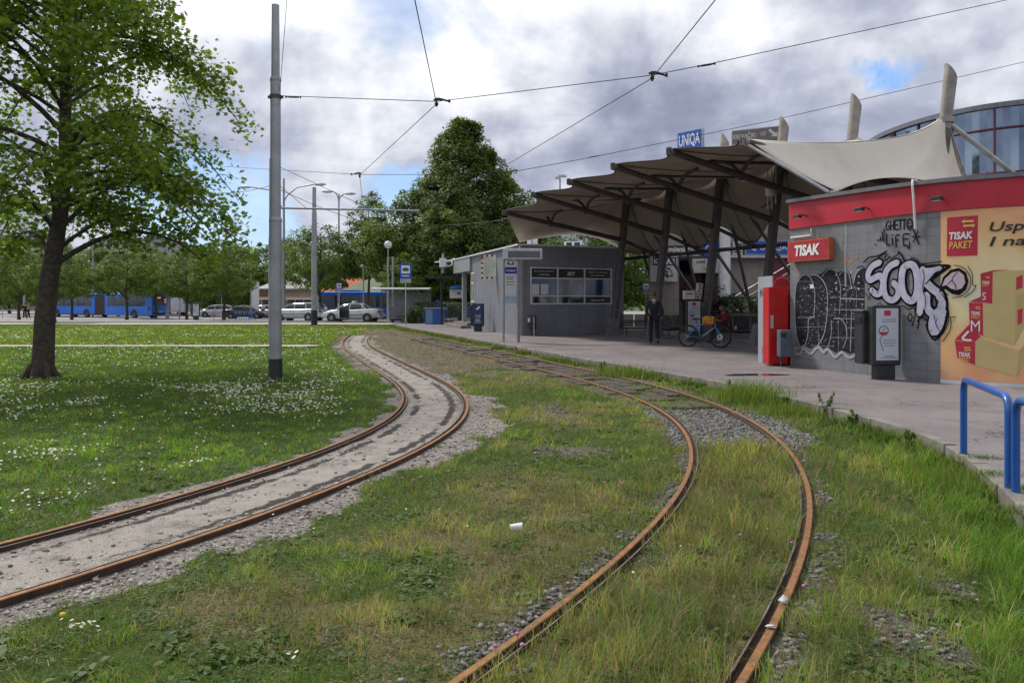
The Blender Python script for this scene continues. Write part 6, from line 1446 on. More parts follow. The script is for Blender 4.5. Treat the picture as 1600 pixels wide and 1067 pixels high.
def make_car(name, label, cat, paint, L, W, kind, open_door=False, taxi=False):
    """kind: 'sedan' or 'wagon'; front towards +x, local origin on the ground under the centre"""
    o = thing(name, label, cat); h = L/2
    if kind == 'sedan':
        low = [(-h, .60, .62, .80), (-h+.06, .36, .70, .93), (-h+.5, .24, .80, 1.00), (-h+1.1, .22, .86, .98), (-.4, .20, .88, .95), (.9, .20, .88, .93), (1.25, .20, .88, .92), (h-.6, .22, .84, .84), (h-.18, .30, .76, .72), (h, .42, .62, .60)]
        roof = [(-h+.95, .98, .98, .70), (-h+1.45, .97, 1.30, .58), (-.75, .95, 1.42, .56), (.1, .93, 1.44, .56), (.62, .93, 1.34, .57), (1.22, .92, .94, .70)]
    else:
        low = [(-h, .40, .70, .88), (-h+.05, .30, .76, .98), (-h+.5, .24, .84, 1.00), (-h+1.1, .22, .86, .99), (-.4, .20, .88, .96), (.9, .20, .88, .94), (1.25, .20, .88, .93), (h-.6, .22, .84, .84), (h-.18, .30, .76, .72), (h, .42, .62, .60)]
        roof = [(-h+.03, .98, 1.0, .74), (-h+.35, .98, 1.36, .60), (-1.2, .97, 1.47, .57), (.1, .94, 1.47, .57), (.62, .93, 1.37, .58), (1.25, .92, .95, .70)]
    W2 = W/2; rings = []
    for x, zl, wf_, zb in low:
        ww = W2*min(1, wf_/.86); rings.append([Vector((x, -ww*.86, zl)), Vector((x, -ww*.98, zl+.10)), Vector((x, -ww, (zl+zb)/2)), Vector((x, -ww*.985, zb-.07)), Vector((x, -ww*.90, zb)), Vector((x, 0, zb+.035)), Vector((x, ww*.90, zb)), Vector((x, ww*.985, zb-.07)), Vector((x, ww, (zl+zb)/2)), Vector((x, ww*.98, zl+.10)), Vector((x, ww*.86, zl))])
    mb = MB(); mb.loft(rings); wa = [(-h+.92, .31), (h-.88, .31)]
    bd = mb.build('body', paint, o, world=False)
    # roof shell: paint on top, glass below
    mb = MB(); gl = MB(); rr_ = [[Vector((x, -wt*W/1.76*.98, zt-.02)), Vector((x, -wt*W/1.76*.90, zt)), Vector((x, 0, zt+.03)), Vector((x, wt*W/1.76*.90, zt)), Vector((x, wt*W/1.76*.98, zt-.02))] for x, zb, zt, wt in roof[1:-1]]
    mb.loft(rr_, cap=False, closed=False); mb.build('roof', paint, o, world=False)
    gr_ = []
    for x, zb, zt, wt in roof:
        gr_.append([Vector((x, -W2*.86, zb-.04)), Vector((x, -wt*W/1.76*.985, max(zb-.03, zt-.025))), Vector((x, 0, max(zb-.01, zt-.008))), Vector((x, wt*W/1.76*.985, max(zb-.03, zt-.025))), Vector((x, W2*.86, zb-.04))])
    gl.loft(gr_, cap=True); gl.build('windows', M_glass, o, world=False)
    pil = MB()
    for s_ in (-1, 1):
        def gp(x, f_):
            xs_ = [r_[0] for r_ in roof]; zb = np.interp(x, xs_, [r_[1] for r_ in roof]); zt = np.interp(x, xs_, [r_[2] for r_ in roof]); wt = np.interp(x, xs_, [r_[3] for r_ in roof])
            return Vector((x, s_*((W2*.865)*(1-f_)+wt*W/1.76*.99*f_), (zb-.03)*(1-f_)+(zt-.02)*f_))
        for (x0, x1, r_) in ((roof[-1][0]-.05, roof[-2][0], .035), (.05, .0, .035), (roof[0][0]+.08, roof[1][0], .05), (-1.05, -.95, .03 if kind == 'sedan' else .045)):
            pil.tube([gp(x0, .02), Vector(((x0+x1)/2, gp((x0+x1)/2, .5).y+s_*.01, gp((x0+x1)/2, .5).z)) if abs(x0-x1) < .3 else gp(x0, .02).lerp(gp(x1, 1), .5)+Vector((0, s_*.012, 0)), gp(x1, 1)], r_, 6)
    pil.build('pillars', paint, o, world=False)
    for x, r_ in wa:
        for s_ in (-1, 1):
            n = 16; mb = MB(); mb.loft([[Vector((x+(r_+.07)*math.cos(6.283*k/n), s_*(W2+yy), r_+(r_+.07)*math.sin(6.283*k/n))) for k in range(n)] for yy in (-.25, .004)], smooth=False); mb.build('wheel_arch', M_black, o, world=False)
    for x, r_ in wa:
        for s_ in (-1, 1): wheel(o, x, s_*(W2-.07), r_, .20)
    for s_ in (-1, 1):
        MB().box((-h+.03, s_*W2*.68, .80), (.09, W2*.42, .16)).build('tail_lamp', M_tail, o, world=False, bevel=.02)
        MB().box((h-.13, s_*W2*.66, .64), (.14, W2*.40, .13)).build('headlight', M_head, o, world=False, bevel=.03)
        MB().box((.95, s_*(W2+.06), 1.0), (.12, .18, .12)).build('mirror', paint, o, world=False, bevel=.02)
        mb = MB()
        for x in (-.95, .02, 1.0): mb.tube([(x, s_*(W2*.997+.002), .32), (x, s_*(W2+.004), .6), (x, s_*(W2*.985), .90)], .006, 4)
        for x in (-.75, .25): mb.box((x, s_*(W2+.01), .80), (.15, .02, .03))
        mb.box((0, s_*(W2+.006), .55), (L*.52, .02, .04)); mb.build('door_trim', M_black, o, world=False)
    MB().box((-h+.02, 0, .44), (.14, W*.92, .20)).build('rear_bumper', paint, o, world=False, bevel=.04)
    MB().box((h-.04, 0, .42), (.16, W*.88, .20)).build('front_bumper', paint, o, world=False, bevel=.04)
    MB().box((-h-.055, 0, .66), (.015, .50, .11)).build('number_plate', M_plate, o, world=False)
    if open_door:
        mb = MB(); a = R(62); hx, hy = .98, W2; dx_, dy_ = -math.cos(a), math.sin(a); e = Vector((dx_, dy_, 0)); nn = Vector((-e.y, e.x, 0))*.05
        mb.slab(Vector((hx, hy, .30)), e*1.02, nn, (0, 0, .62)); d_ = mb.build('open_door', paint, o, world=False, bevel=.02)
        MB().tube([Vector((hx, hy, .92)), Vector((hx, hy, .95))+e*.35+Vector((0, 0, .40)), Vector((hx, hy, .95))+e*.95+Vector((0, 0, .40)), Vector((hx, hy, .92))+e*1.0], .022, 6).build('door_frame', paint, d_, world=False)
        MB().box((.48, W2-.02, .62), (.95, .07, .64)).build('door_opening', M_black, o, world=False)
    if taxi: MB().box((-.1, 0, 1.55), (.28, .5, .13)).build('roof_sign', M_white, o, world=False, bevel=.03)
    return o
def gp_(px, d): return ((px-CX)/F*d, d, float(gz(0, d))+.012)
c = make_car('parked_car', 'silver saloon with its near front door open, parked before the blue bus', 'car', M_sil2, 4.75, 1.78, 'sedan', True, True); c.location = gp_(552, 61.5); c.rotation_euler[2] = R(180-9)
c = make_car('parked_car', 'silver estate car parked left of the pale lamp pole', 'car', M_sil, 4.5, 1.76, 'wagon'); c.location = gp_(468, 63.5); c.rotation_euler[2] = R(180-16)
cd = make_car('parked_car', 'dark low saloon parked behind the bicycle hoops', 'car', M_dkc, 4.5, 1.78, 'sedan'); cd.location = gp_(383, 84); cd.rotation_euler[2] = R(8)
cs = make_car('parked_car', 'small light silver car behind the dark column bin', 'car', M_sil2, 4.0, 1.76, 'wagon'); cs.location = gp_(338, 92); cs.rotation_euler[2] = R(190)
for px, d, rz, lb in ((413, 88, 170, 'light estate car half hidden behind the main pole'),): dup(cs, gp_(px, d), R(rz), lb)

def bus_section(o, x0, x1, W, zl, zt, wins, nm='body', face=None, far=True):
    mb = MB(); W2 = W/2; rings = []
    for x, k in ((x0, .96), (x0+.06, 1), (x1-.06, 1), (x1, .96)):
        rings.append([Vector((x, -W2*k, zl)), Vector((x, -W2*k, zt-.25)), Vector((x, -W2*k*.94, zt-.06)), Vector((x, -W2*k*.8, zt)), Vector((x, W2*k*.8, zt)), Vector((x, W2*k*.94, zt-.06)), Vector((x, W2*k, zt-.25)), Vector((x, W2*k, zl))])
    mb.loft(rings, smooth=False); b_ = mb.build(nm, M_busb, o, world=False, bevel=.03)
    for (a, c_, z0, z1) in wins:
        for s_ in (-1, 1):
            w_ = MB(); w_.box(((a+c_)/2, s_*(W2+.002), (z0+z1)/2), (c_-a, .02, z1-z0)).build('window', M_glass, o, world=False)
    return b_
def make_bus(name, label, doors=False, taxiw=False):
    """18 m articulated bus, rear end at +x"""
    o = thing(name, label, 'bus'); W = 2.5; 
    bus_section(o, -10.2, -.9, W, .30, 2.85, [(-10.0, -6.4, 1.35, 2.45), (-6.3, -1.5, 1.35, 2.45)])
    bus_section(o, .9, 9.0, W, .30, 2.85, [(1.45, 7.9, 1.35, 2.40)])
    mb = MB(); rings = []
    for k in range(25):
        x = -.9+1.8*k/24; s_ = 1.0 if k % 2 else .94; rings.append([Vector((x, -W/2*s_, .38)), Vector((x, -W/2*s_, 2.7)), Vector((x, W/2*s_, 2.7)), Vector((x, W/2*s_, .38))])
    mb.loft(rings, smooth=False); mb.build('bellows', M_bell, o, world=False)
    for x in (-8.0, -2.4, 6.0 if not doors else 6.0):
        for s_ in (-1, 1):
            n = 18; m_ = MB(); m_.loft([[Vector((x+.62*math.cos(3.1416*k/n), s_*(W/2+yy), .36+.66*math.sin(3.1416*k/n))) for k in range(n+1)] for yy in (-.3, .006)], smooth=False); m_.build('wheel_arch', M_black, o, world=False)
            wheel(o, x, s_*(W/2-.13), .48, .28)
    # rear face
    MB().box((9.005, 0, 1.95), (.03, 2.05, .95)).build('rear_window', M_glass, o, world=False)
    MB().box((9.02, .55, 1.95), (.012, .42, .55)).build('notice', M_white, o, world=False); MB().box((9.02, -.5, 2.3), (.012, .75, .16)).build('number_display', mat('orange_display', (.35, .12, .03), emit=((1, .35, .1), .4)), o, world=False)
    for s_ in (-1, 1):
        for z in (.75, 1.05): MB().box((9.01, s_*1.08, z), (.03, .16, .16)).build('tail_lamp', M_tail, o, world=False)
    MB().box((9.03, 0, .55), (.03, 2.3, .18)).build('rear_bumper', M_black, o, world=False); MB().box((9.035, -.1, .72), (.02, .5, .12)).build('number_plate', M_plate, o, world=False)
    for (a, b_) in ((-8.8, -6.3), (2.2, 5.0), (6.2, 8.2)): MB().box(((a+b_)/2, 0, 2.93), (b_-a, 1.6, .16)).build('roof_unit', M_busb, o, world=False, bevel=.05)
    mb = MB()
    for s_ in (-1, 1):
        for x in (-8.6, -7.2, -5.2, -4.0, -2.8, 2.6, 3.9, 5.2, 6.5): mb.box((x, s_*(W/2+.016), 1.9), (.05, .012, 1.05))
        mb.box((-5, s_*(W/2+.004), .42), (8.5, .02, .06)); mb.box((8.35, s_*(W/2+.006), 1.55), (.02, .02, 2.2))
    mb.build('window_bars', M_black, o, world=False)
    for s_ in ((-1, 1) if doors else ()):
        for x in (-9.5, -5.7, 2.9): MB().box((x, s_*(W/2+.008), 1.38), (1.2, .025, 1.95)).build('door', M_glass, o, world=False)
    MB().box((8.55, -1.262, 1.05), (.35, .02, .4)).build('vent_grille', M_bell, o, world=False)
    return o
b1 = make_bus('articulated_bus', 'long blue articulated bus on the street at the left, rear end to the right'); b1.location = (-47.5, 90.6, float(gz(0, 91))+.01); b1.rotation_euler[2] = R(-27)
b2 = make_bus('articulated_bus', 'blue articulated bus standing behind the silver saloon and the bus shelter', True); b2.location = (-8.7, 77, float(gz(0, 77))+.01); b2.rotation_euler[2] = R(3)
# white van roof behind the bus
v = thing('delivery_van', 'white box van seen just behind the tail of the left blue bus', 'van', gp_(271, 100), R(4))
MB().box((0, 0, 1.75), (3.6, 2.1, 2.5)).build('cargo_box', M_white, v, world=False, bevel=.05)
MB().loft([[Vector((x, -w_, z0)), Vector((x, -w_, z1)), Vector((x, w_, z1)), Vector((x, w_, z0))] for x, w_, z0, z1 in ((-1.8, .98, .4, 2.2), (-2.5, .98, .4, 2.1), (-3.2, .92, .4, 1.2), (-3.6, .85, .45, 1.0))], smooth=False).build('cab', M_white, v, world=False, bevel=.05)
MB().loft([[Vector((x, -w_, z0)), Vector((x, -w_, z1)), Vector((x, w_, z1)), Vector((x, w_, z0))] for x, w_, z0, z1 in ((-2.0, .995, 1.2, 2.0), (-2.5, .995, 1.2, 2.0), (-3.1, .94, 1.2, 1.28))], smooth=False).build('cab_window', M_glass, v, world=False)
for x in (-2.7, 1.1):
    for s_ in (-1, 1): wheel(v, x, s_*.9, .36, .22)

# ================================================================= FAR KIOSKS AND HOUSES
def hip_kiosk(name, label, px0, px1, d, zw, zr, roofm, wallm, depth=6, awning=None, posts=0):
    x0 = (px0-CX)/F*d; x1 = (px1-CX)/F*d; z0 = float(gz(0, d)); o = thing(name, label, 'kiosk', ((x0+x1)/2, d, z0)); w_ = (x1-x0)/2
    MB().box((0, depth/2, zw/2), (2*w_*.94, depth*.94, zw)).build('wall', wallm, o, world=False)
    mb = MB(); e = .35; mb.add([(-w_-e, -e, zw), (w_+e, -e, zw), (w_+e, depth+e, zw), (-w_-e, depth+e, zw), (0, depth/2, zr), (-w_-e, -e, zw-.18), (w_+e, -e, zw-.18), (w_+e, depth+e, zw-.18), (-w_-e, depth+e, zw-.18)],
        [(0, 1, 4), (1, 2, 4), (2, 3, 4), (3, 0, 4), (5, 6, 1, 0), (6, 7, 2, 1), (7, 8, 3, 2), (8, 5, 0, 3), (8, 7, 6, 5)]); mb.build('roof', roofm, o, world=False)
    if posts:
        mb = MB()
        for k in range(posts+1): x = -w_*.9+1.8*w_*k/posts; mb.box((x, .1, zw*.36), (.12, .14, zw*.72))
        mb.build('window_frame', M_white, o, world=False); MB().box((0, .12, zw*.34), (1.86*w_, .1, zw*.62)).build('window', M_glass, o, world=False)
    if awning: MB().slab((-w_, -.05, zw*.72), (2*w_, 0, 0), (0, -1.1, -.35), (0, 0, .06)).build('awning', awning, o, world=False)
    return o
M_seam = bpy.data.materials.new('standing_seam_roof'); M_seam.use_nodes = True; M_seam.node_tree.nodes.clear(); t = NT(M_seam.node_tree)
tcx = t.n('ShaderNodeTexCoord'); wv = t.n('ShaderNodeTexWave'); t.put(wv, 'Vector', tcx.outputs['Object']); wv.inputs['Scale'].default_value = .8
b = t.n('ShaderNodeBsdfPrincipled'); o_ = t.n('ShaderNodeOutputMaterial'); t.put(b, 'Base Color', t.mix(t.ramp(wv.outputs[1], [(.02, 1.), (.12, 0.)]), (.17, .17, .185), (.08, .08, .085))); b.inputs['Roughness'].default_value = .5; t.put(o_, 0, b.outputs[0])
k_ = hip_kiosk('food_kiosk', 'low kiosk with a grey pyramid roof and cream fascia behind the estate car', 404, 492, 90, 3.4, 5.3, M_seam, mat('kiosk_cream', (.42, .36, .28), (.36, .30, .23), .7, scale=1), 7, mat('kiosk_awning', (.42, .33, .24), rough=.8), 6)
MB().box((-3.1, -.2, 2.75), (2.0, .1, .8)).build('wood_panel', mat('brown_boards', (.20, .10, .045), (.13, .065, .03), .7), k_, world=False)
hip_kiosk('kiosk', 'kiosk with an orange tiled pyramid roof behind the blue bus', 503, 582, 86, 3.0, 5.2, mat('orange_tiles', (.50, .15, .06), (.38, .11, .045), .8, scale=5), M_cream, 6, None, 5)
hip_kiosk('kiosk', 'kiosk with a green pyramid roof right of the orange one', 532, 615, 82, 2.9, 4.55, mat('green_roof', (.15, .19, .10), (.11, .145, .075), .8, scale=3), M_cream, 6, None, 5)
M_pan = mat('apartment_wall', (.42, .40, .37), (.36, .345, .32), .85, scale=.2); M_pan2 = mat('apartment_wall_blue', (.30, .36, .43), (.25, .30, .36), .8, scale=.2)
def block(px0, px1, d, h_, label, m, nf, nc):
    x0 = (px0-CX)/F*d; x1 = (px1-CX)/F*d; o = thing('apartment_block', label, 'building', ((x0+x1)/2, d, -.4)); w_ = x1-x0
    MB().box((0, 6, h_/2), (w_, 12, h_)).build('wall', m, o, world=False); MB().box((0, 6, h_+.15), (w_+.4, 12.4, .3)).box((w_*.2, 6, h_+1.2), (3, 3, 1.8)).build('roof', M_cop, o, world=False)
    for i in range(nf):
        for j in range(nc): MB().box((-w_/2+w_*(j+.5)/nc, -.03, h_*(i+.55)/nf), (w_/nc*.55, .1, h_/nf*.5)).build('window', M_glass, o, world=False)
block(-25, 62, 190, 18, 'pale apartment block far behind the trees at the left edge', M_pan, 6, 8); block(140, 262, 230, 20.5, 'wide grey apartment block behind the blue bus trees', M_pan, 6, 10); block(268, 330, 210, 15.5, 'bluish far building behind the white van', M_pan2, 5, 6)
block(640, 735, 150, 9.5, 'pale building far behind the bus under the pointed tree', M_pan, 3, 6)
# distant wood closing the view
pts = []; rf = np.random.RandomState(8); n = 26000
x = rf.uniform(-170, 70, n); y = 150+rf.rand(n)*18; hh_ = 5.5+4.5*vn(x*.09, x*0+2)+1.6*vn(x*.5, x*0); z = -.4+hh_*rf.rand(n)**.8
fw = bpy.data.objects.new('distant_wood', leaf_mesh('distant_wood', np.c_[x, y, z], np.full(n, .95), leaf_cols(n, (.035, .06, .015), (.09, .13, .035), .7+.6*vn(x*.2, z*.5)), 'oval', .2)); COL.objects.link(fw); tag(fw, 'far off band of woodland closing the view behind the street', 'wood', kind='stuff')

# ================================================================= STREET FURNITURE
# display column bins (poster frame with a bin at its side)
def make_adbin(name, label, face, frame_m=None, logo='poster'):
    """frame faces -y; local origin on the ground"""
    o = thing(name, label, 'litter bin'); fm_ = frame_m or M_black
    MB().box((0, .02, .13), (.34, .16, .30)).build('foot', fm_, o, world=False)
    MB().box((0, 0, .84), (.52, .20, 1.14)).build('frame', fm_, o, world=False, bevel=.035, seg=3)
    MB().box((0, -.104, .86), (.40, .008, .98)).build('poster', face, o, world=False)
    MB().box((-.21, .22, .78), (.26, .28, .98)).box((-.21, .22, 1.29), (.29, .31, .05)).build('bin_body', fm_, o, world=False, bevel=.02)
    MB().box((-.21, .075, 1.12), (.2, .02, .12)).box((-.345, .22, 1.12), (.012, .2, .12)).build('bin_opening', mat('bin_mouth', (.006, .006, .006)), o, world=False)
    mb = MB(); fr = (Vector((0, -.1095, 0)), Vector((1, 0, 0)), Vector((0, 0, 1)), Vector((0, -1, 0)))
    if logo == 'poster':
        mb.sheet([(-.06, 1.21), (.06, 1.21), (.06, 1.31), (-.06, 1.31)], fr, 0, .002, 0)
        for k, (z, w_) in enumerate(((1.13, .24), (1.09, .26), (.74, .22), (.69, .24), (.64, .19), (.44, .16), (.41, .30))): mb.sheet([(-w_/2+.03, z), (w_/2+.03, z), (w_/2+.03, z+.018), (-w_/2+.03, z+.018)], fr, 0, .002, 2)
        n = 20
        mb.tube([(-.07+.085*math.cos(6.283*k/n), -.111, .93+.085*math.sin(6.283*k/n)) for k in range(n+1)], .006, 4, 1)
        mb.sheet([(-.07+.078*math.cos(3.1416+3.1416*k/10), .905+.055*math.sin(3.1416+3.1416*k/10)) for k in range(11)], fr, 0, .002, 0)
        mb.tube([(-.07, -.111, .93), (-.045, -.111, .97)], .004, 4, 1); mb.tube([(-.07, -.111, .93), (-.09, -.111, .95)], .004, 4, 1)
        mb.tube([(-.10, -.111, .84), (-.14, -.111, .76), (-.11, -.111, .66), (-.08, -.111, .55)], .005, 4, 1)
    else:
        mb.text('Ne bacaj', (Vector((0, -.1095, .78)), Vector((1, 0, 0)), Vector((0, 0, 1)), Vector((0, -1, 0))), .26, .06, .02, .003, 2); mb.text('otpad!', (Vector((0, -.1095, .69)), Vector((1, 0, 0)), Vector((0, 0, 1)), Vector((0, -1, 0))), .2, .055, .02, .003, 2)
        mb.sheet([(-.12, 1.12), (.0, 1.10), (.10, 1.22), (.04, 1.28), (-.02, 1.18)], fr, 0, .002, 2)
        for sx_ in (-.05, .05): mb.tube([(sx_+.045*math.cos(6.283*k/14), -.111, .57+.045*math.sin(6.283*k/14)) for k in range(15)], .011, 4, 2)
        mb.sheet([(-.15, .45), (.15, .45), (.15, .465), (-.15, .465)], fr, 0, .002, 2)
    mb.build('print', [M_rp, M_letk, mat('grey_print', (.30, .31, .33)) if logo == 'poster' else M_letw], o, world=False)
    return o
M_postf = mat('pale_poster', (.50, .55, .62), (.46, .51, .58), .3, scale=2, spec=.6)
ab = make_adbin('column_bin', 'black display bin with a pale poster in front of the graffiti wall', M_postf)
ab.location = (7.07, 14.6, PZ); ab.rotation_euler[2] = R(8); ab.scale = (1.13, 1, 1.0)
g = G(1083, 534, PZ); a2 = dup(ab, (g.x, g.y, PZ), R(6), 'black display bin with a pale poster behind the blue bicycle', scale=(1.15, 1.1, 1.1))
M_dbl = mat('dark_blue_panel', (.008, .035, .10), (.006, .028, .08), .3, spec=.6)
bb_ = make_adbin('column_bin', 'dark blue display bin with white drawings at the ticket office side wall', M_dbl, mat('dark_blue_casing', (.008, .02, .055), rough=.4), 'blue'); g = G(747, 518, PZ); bb_.location = (g.x, g.y, PZ); bb_.rotation_euler[2] = R(-4); bb_.scale = (1.15, 1.1, .98)
g = G(325, 499); dup(ab, (g.x, 66, 0), R(12), 'dark display bin alone on the far pavement left of the parking sign', scale=(1.15, 1.2, 1.0))
# white boxes on top of the second bin
p = a2.location; t_ = thing('cardboard_box', 'white box lying on top of the display bin behind the bicycle', 'box', (p.x-.14, p.y+.05, PZ+1.56)); MB().box((0, 0, .16), (.40, .3, .32)).build('box_body', M_cream, t_, world=False, bevel=.01); MB().box((0, -.155, .2), (.22, .01, .03)).build('print', M_letk, t_, world=False)
t_ = thing('printed_box', 'tall tilted white box with red and black print beside the other white box', 'box', (p.x+.19, p.y+.05, PZ+1.57)); t_.rotation_euler[1] = R(7); MB().box((0, 0, .29), (.20, .2, .58)).build('box_body', M_cream, t_, world=False, bevel=.008)
mb = MB()
for k in range(5): mb.box((-.03+.02*(k % 2), -.105, .07+.11*k), (.07, .008, .06), mi=k % 2); mb.box((.05, -.105, .06+.11*k), (.03, .008, .07), mi=(k+1) % 2)
mb.build('print', [M_letk, M_rp], t_, world=False)
# red cabinet at the kiosk end
t_ = thing('vending_cabinet', 'tall red and grey cabinet standing at the left end of the grey kiosk', 'cabinet', (6.25, 18.2, PZ))
kx, ky = 6.12, 18.0
MB().slab((kx, ky, PZ), Vector((-.07, .82, 0)), Vector((-.02, 0, 0)), (0, 0, 2.08)).build('side_panel', mat('pale_grey_panel', (.36, .38, .42), (.31, .33, .37), .45, scale=2, dirt=.12), t_)
MB().slab((kx, ky, PZ), Vector((-.07, .82, 0)), Vector((.62, .1, 0)), (0, 0, 2.08)).build('body', mat('cabinet_red', (.42, .012, .02), (.36, .01, .018), .3, scale=2, coat=.3, dirt=.4), t_, bevel=.01)
MB().slab((5.89, 17.62, PZ+.03), Vector((.48, .06, 0)), Vector((-.02, .36, 0)), (0, 0, 1.78)).build('door', mat('bright_red_door', (.58, .012, .012), (.46, .01, .012), .4, scale=3, coat=.1, dirt=.35), t_, bevel=.015)
MB().slab((5.93, 17.60, PZ+.86), Vector((.07, .008, 0)), Vector((0, .02, 0)), (0, 0, .30)).build('handle', mat('pale_handle', (.5, .4, .4)), t_, bevel=.005)
MB().slab((kx-.005, ky-.02, PZ+.02), Vector((-.05, .62, 0)), Vector((-.022, 0, 0)), (0, 0, .38)).build('worn_sticker', mat('worn_sticker', (.12, .12, .13), (.35, .36, .38), .7, scale=18), t_)
mb = MB(); rr_ = random.Random(2)
for k in range(16): y = rr_.uniform(.15, .65); z = 1.75-y*.15+rr_.uniform(-.12, .1); q_ = Vector((kx-.03-.085*y, ky+y, PZ+z)); mb.tube([q_, q_+Vector((-.005, .04, rr_.uniform(-.07, .07))), q_+Vector((-.01, .07, rr_.uniform(-.07, .07)))], .006, 4)
for k in range(14): a = 6.283*k/28; mb.tube([Vector((6.33+.2*math.cos(a), 17.97+.02, PZ+1.86+.18*math.sin(a))), Vector((6.33+.2*math.cos(a+.22), 17.97+.02, PZ+1.86+.18*math.sin(a+.22)))], .004, 4, 1)
mb.build('scribble', [M_letk, M_pk], t_)
t_ = thing('litter_bin', 'small blue grey bin hanging on a post in front of the red cabinet', 'litter bin', (6.12, 17.25, PZ))
MB().box((.0, 0, .54), (.27, .24, .60)).build('bin_body', mat('blue_grey_bin', (.085, .11, .15), (.06, .08, .11), .6, scale=5, dirt=.2), t_, world=False, bevel=.02); MB().box((-.06, -.122, .72), (.13, .01, .10)).build('opening', M_black, t_, world=False); MB().tube([(-.02, .15, 0), (-.02, .15, .85)], .025, 8).build('post', M_dark, t_, world=False)
g = G(828, 524, PZ); t_ = thing('litter_bin', 'slim dark bin with a steel post at the ticket office corner', 'litter bin', (.90, 33.15, PZ))
MB().lathe((0, 0, .25), [(.14, 0), (.15, .02), (.15, .60), (.13, .63), (.01, .63)], 16).build('bin_body', M_black, t_, world=False); MB().tube([(.05, -.19, 0), (.05, -.19, .85)], .04, 10).build('post', M_steel, t_, world=False)
MB().box((-.17, -.1, .68), (.1, .1, .18)).build('ash_box', M_white, t_, world=False)
# passenger display
g = G(796, 535, PZ); t_ = thing('departure_display', 'tall steel departure display with a dark screen box and timetable board', 'display', (g.x, g.y, PZ)); t_.rotation_euler[2] = R(3)
for x in (-.21, .30): MB().tube([(x, 0, 0), (x, 0, 3.3)], .038, 12).build('post', M_steel, t_, world=False)
MB().tube([(.36, .1, 0), (.36, .1, 3.0)], .03, 10).build('post', M_steel, t_, world=False)
MB().box((.48, -.02, 3.19), (1.42, .22, .40)).build('screen_box', M_alu, t_, world=False, bevel=.02); MB().box((.52, -.135, 3.17), (1.16, .012, .24)).build('screen', M_glass, t_, world=False)
MB().box((.045, -.01, 2.18), (.43, .04, 1.66)).build('timetable_board', mat('board_white', (.55, .56, .58), (.50, .51, .53), .4), t_, world=False)
mb = MB(); fr = (Vector((.045, -.034, 0)), Vector((1, 0, 0)), Vector((0, 0, 1)), Vector((0, -1, 0)))
mb.sheet([(-.21, 2.48), (.21, 2.48), (.21, 2.72), (-.21, 2.72)], fr, 0, .003, 0); mb.sheet([(-.2, 1.42), (.2, 1.42), (.2, 1.68), (-.2, 1.68)], fr, 0, .003, 1)
for k, z in enumerate((2.36, 2.28, 2.18, 2.08)): mb.sheet([(-.17, z), (-.17+.3-.05*(k % 2), z), (-.17+.3-.05*(k % 2), z+.02), (-.17, z+.02)], fr, 0, .003, 2)
mb.sheet([(-.11, 2.80), (.11, 2.80), (.13, 2.84), (.08, 2.93), (-.08, 2.93), (-.13, 2.84)], fr, 0, .003, 2); mb.sheet([(-.07, 2.85), (.07, 2.85), (.05, 2.91), (-.05, 2.91)], fr, .004, .006, 3)
mb.text('ČRNOMEREC', (fr[0]+Vector((0, 0, 2.56)), fr[1], fr[2], fr[3]), .34, .07, .01, .006, 3)
mb.build('print', [mat('deep_blue_print', (.015, .03, .25)), mat('pale_blue_print', (.32, .42, .52)), M_letk, M_letw], t_, world=False)
# bus stop sign
def stop_sign(name, label, px, py, d, z0, zt, w_, cat='sign'):
    x = (px-CX)/F*d; o = thing(name, label, cat, (x, d, z0)); MB().tube([(0, 0, 0), (0, 0, zt-.05)], .035, 10).build('post', M_alu, o, world=False)
    MB().box((0, -.05, zt-w_*.62), (w_, .03, w_*1.24)).build('blue_plate', M_blue, o, world=False)
    MB().box((0, -.07, zt-w_*.47), (w_*.74, .01, w_*.68)).build('white_field', M_letw, o, world=False); MB().box((0, -.05, zt-w_*1.45), (w_*.94, .03, w_*.36)).build('line_plate', mat('line_plate_grey', (.40, .42, .45)), o, world=False)
    mb = MB(); mb.box((0, -.078, zt-w_*.46), (w_*.56, .006, w_*.16)); mb.box((0, -.078, zt-w_*.60), (w_*.5, .006, w_*.06)); mb.box((0, -.078, zt-w_*.33), (w_*.3, .006, w_*.05))
    mb.box((-w_*.0, -.069, zt-w_*1.02), (w_*.62, .006, w_*.08), mi=1); mb.build('symbol', [M_letk, M_letw], o, world=False); return o
stop_sign('bus_stop_sign', 'tall blue and white tram stop sign at the end of the platform', 634, 510, 46.5, PZ, 3.74, .70)
stop_sign('bus_stop_sign', 'blue and white stop sign behind the walking man left of the beige pier', 1009, 445, 41, PZ, 2.45, .36)
stop_sign('bus_stop_sign', 'small blue and white stop sign above the roof of the right bus', 530, 442, 66, 0, 3.2, .5)
x = (346-CX)/F*72; o = thing('parking_sign', 'small blue parking sign on a post beside the street tree', 'sign', (x, 72, 0)); MB().tube([(0, 0, 0), (0, 0, 2.6)], .03, 8).build('post', M_alu, o, world=False); MB().box((0, -.04, 2.35), (.5, .03, .6)).build('sign_plate', M_blue, o, world=False); mb = MB(); mb.text('P', (Vector((0, -.06, 2.2)), Vector((1, 0, 0)), Vector((0, 0, 1)), Vector((0, -1, 0))), .2, .32, .03, .004); mb.build('lettering', M_letw, o, world=False)
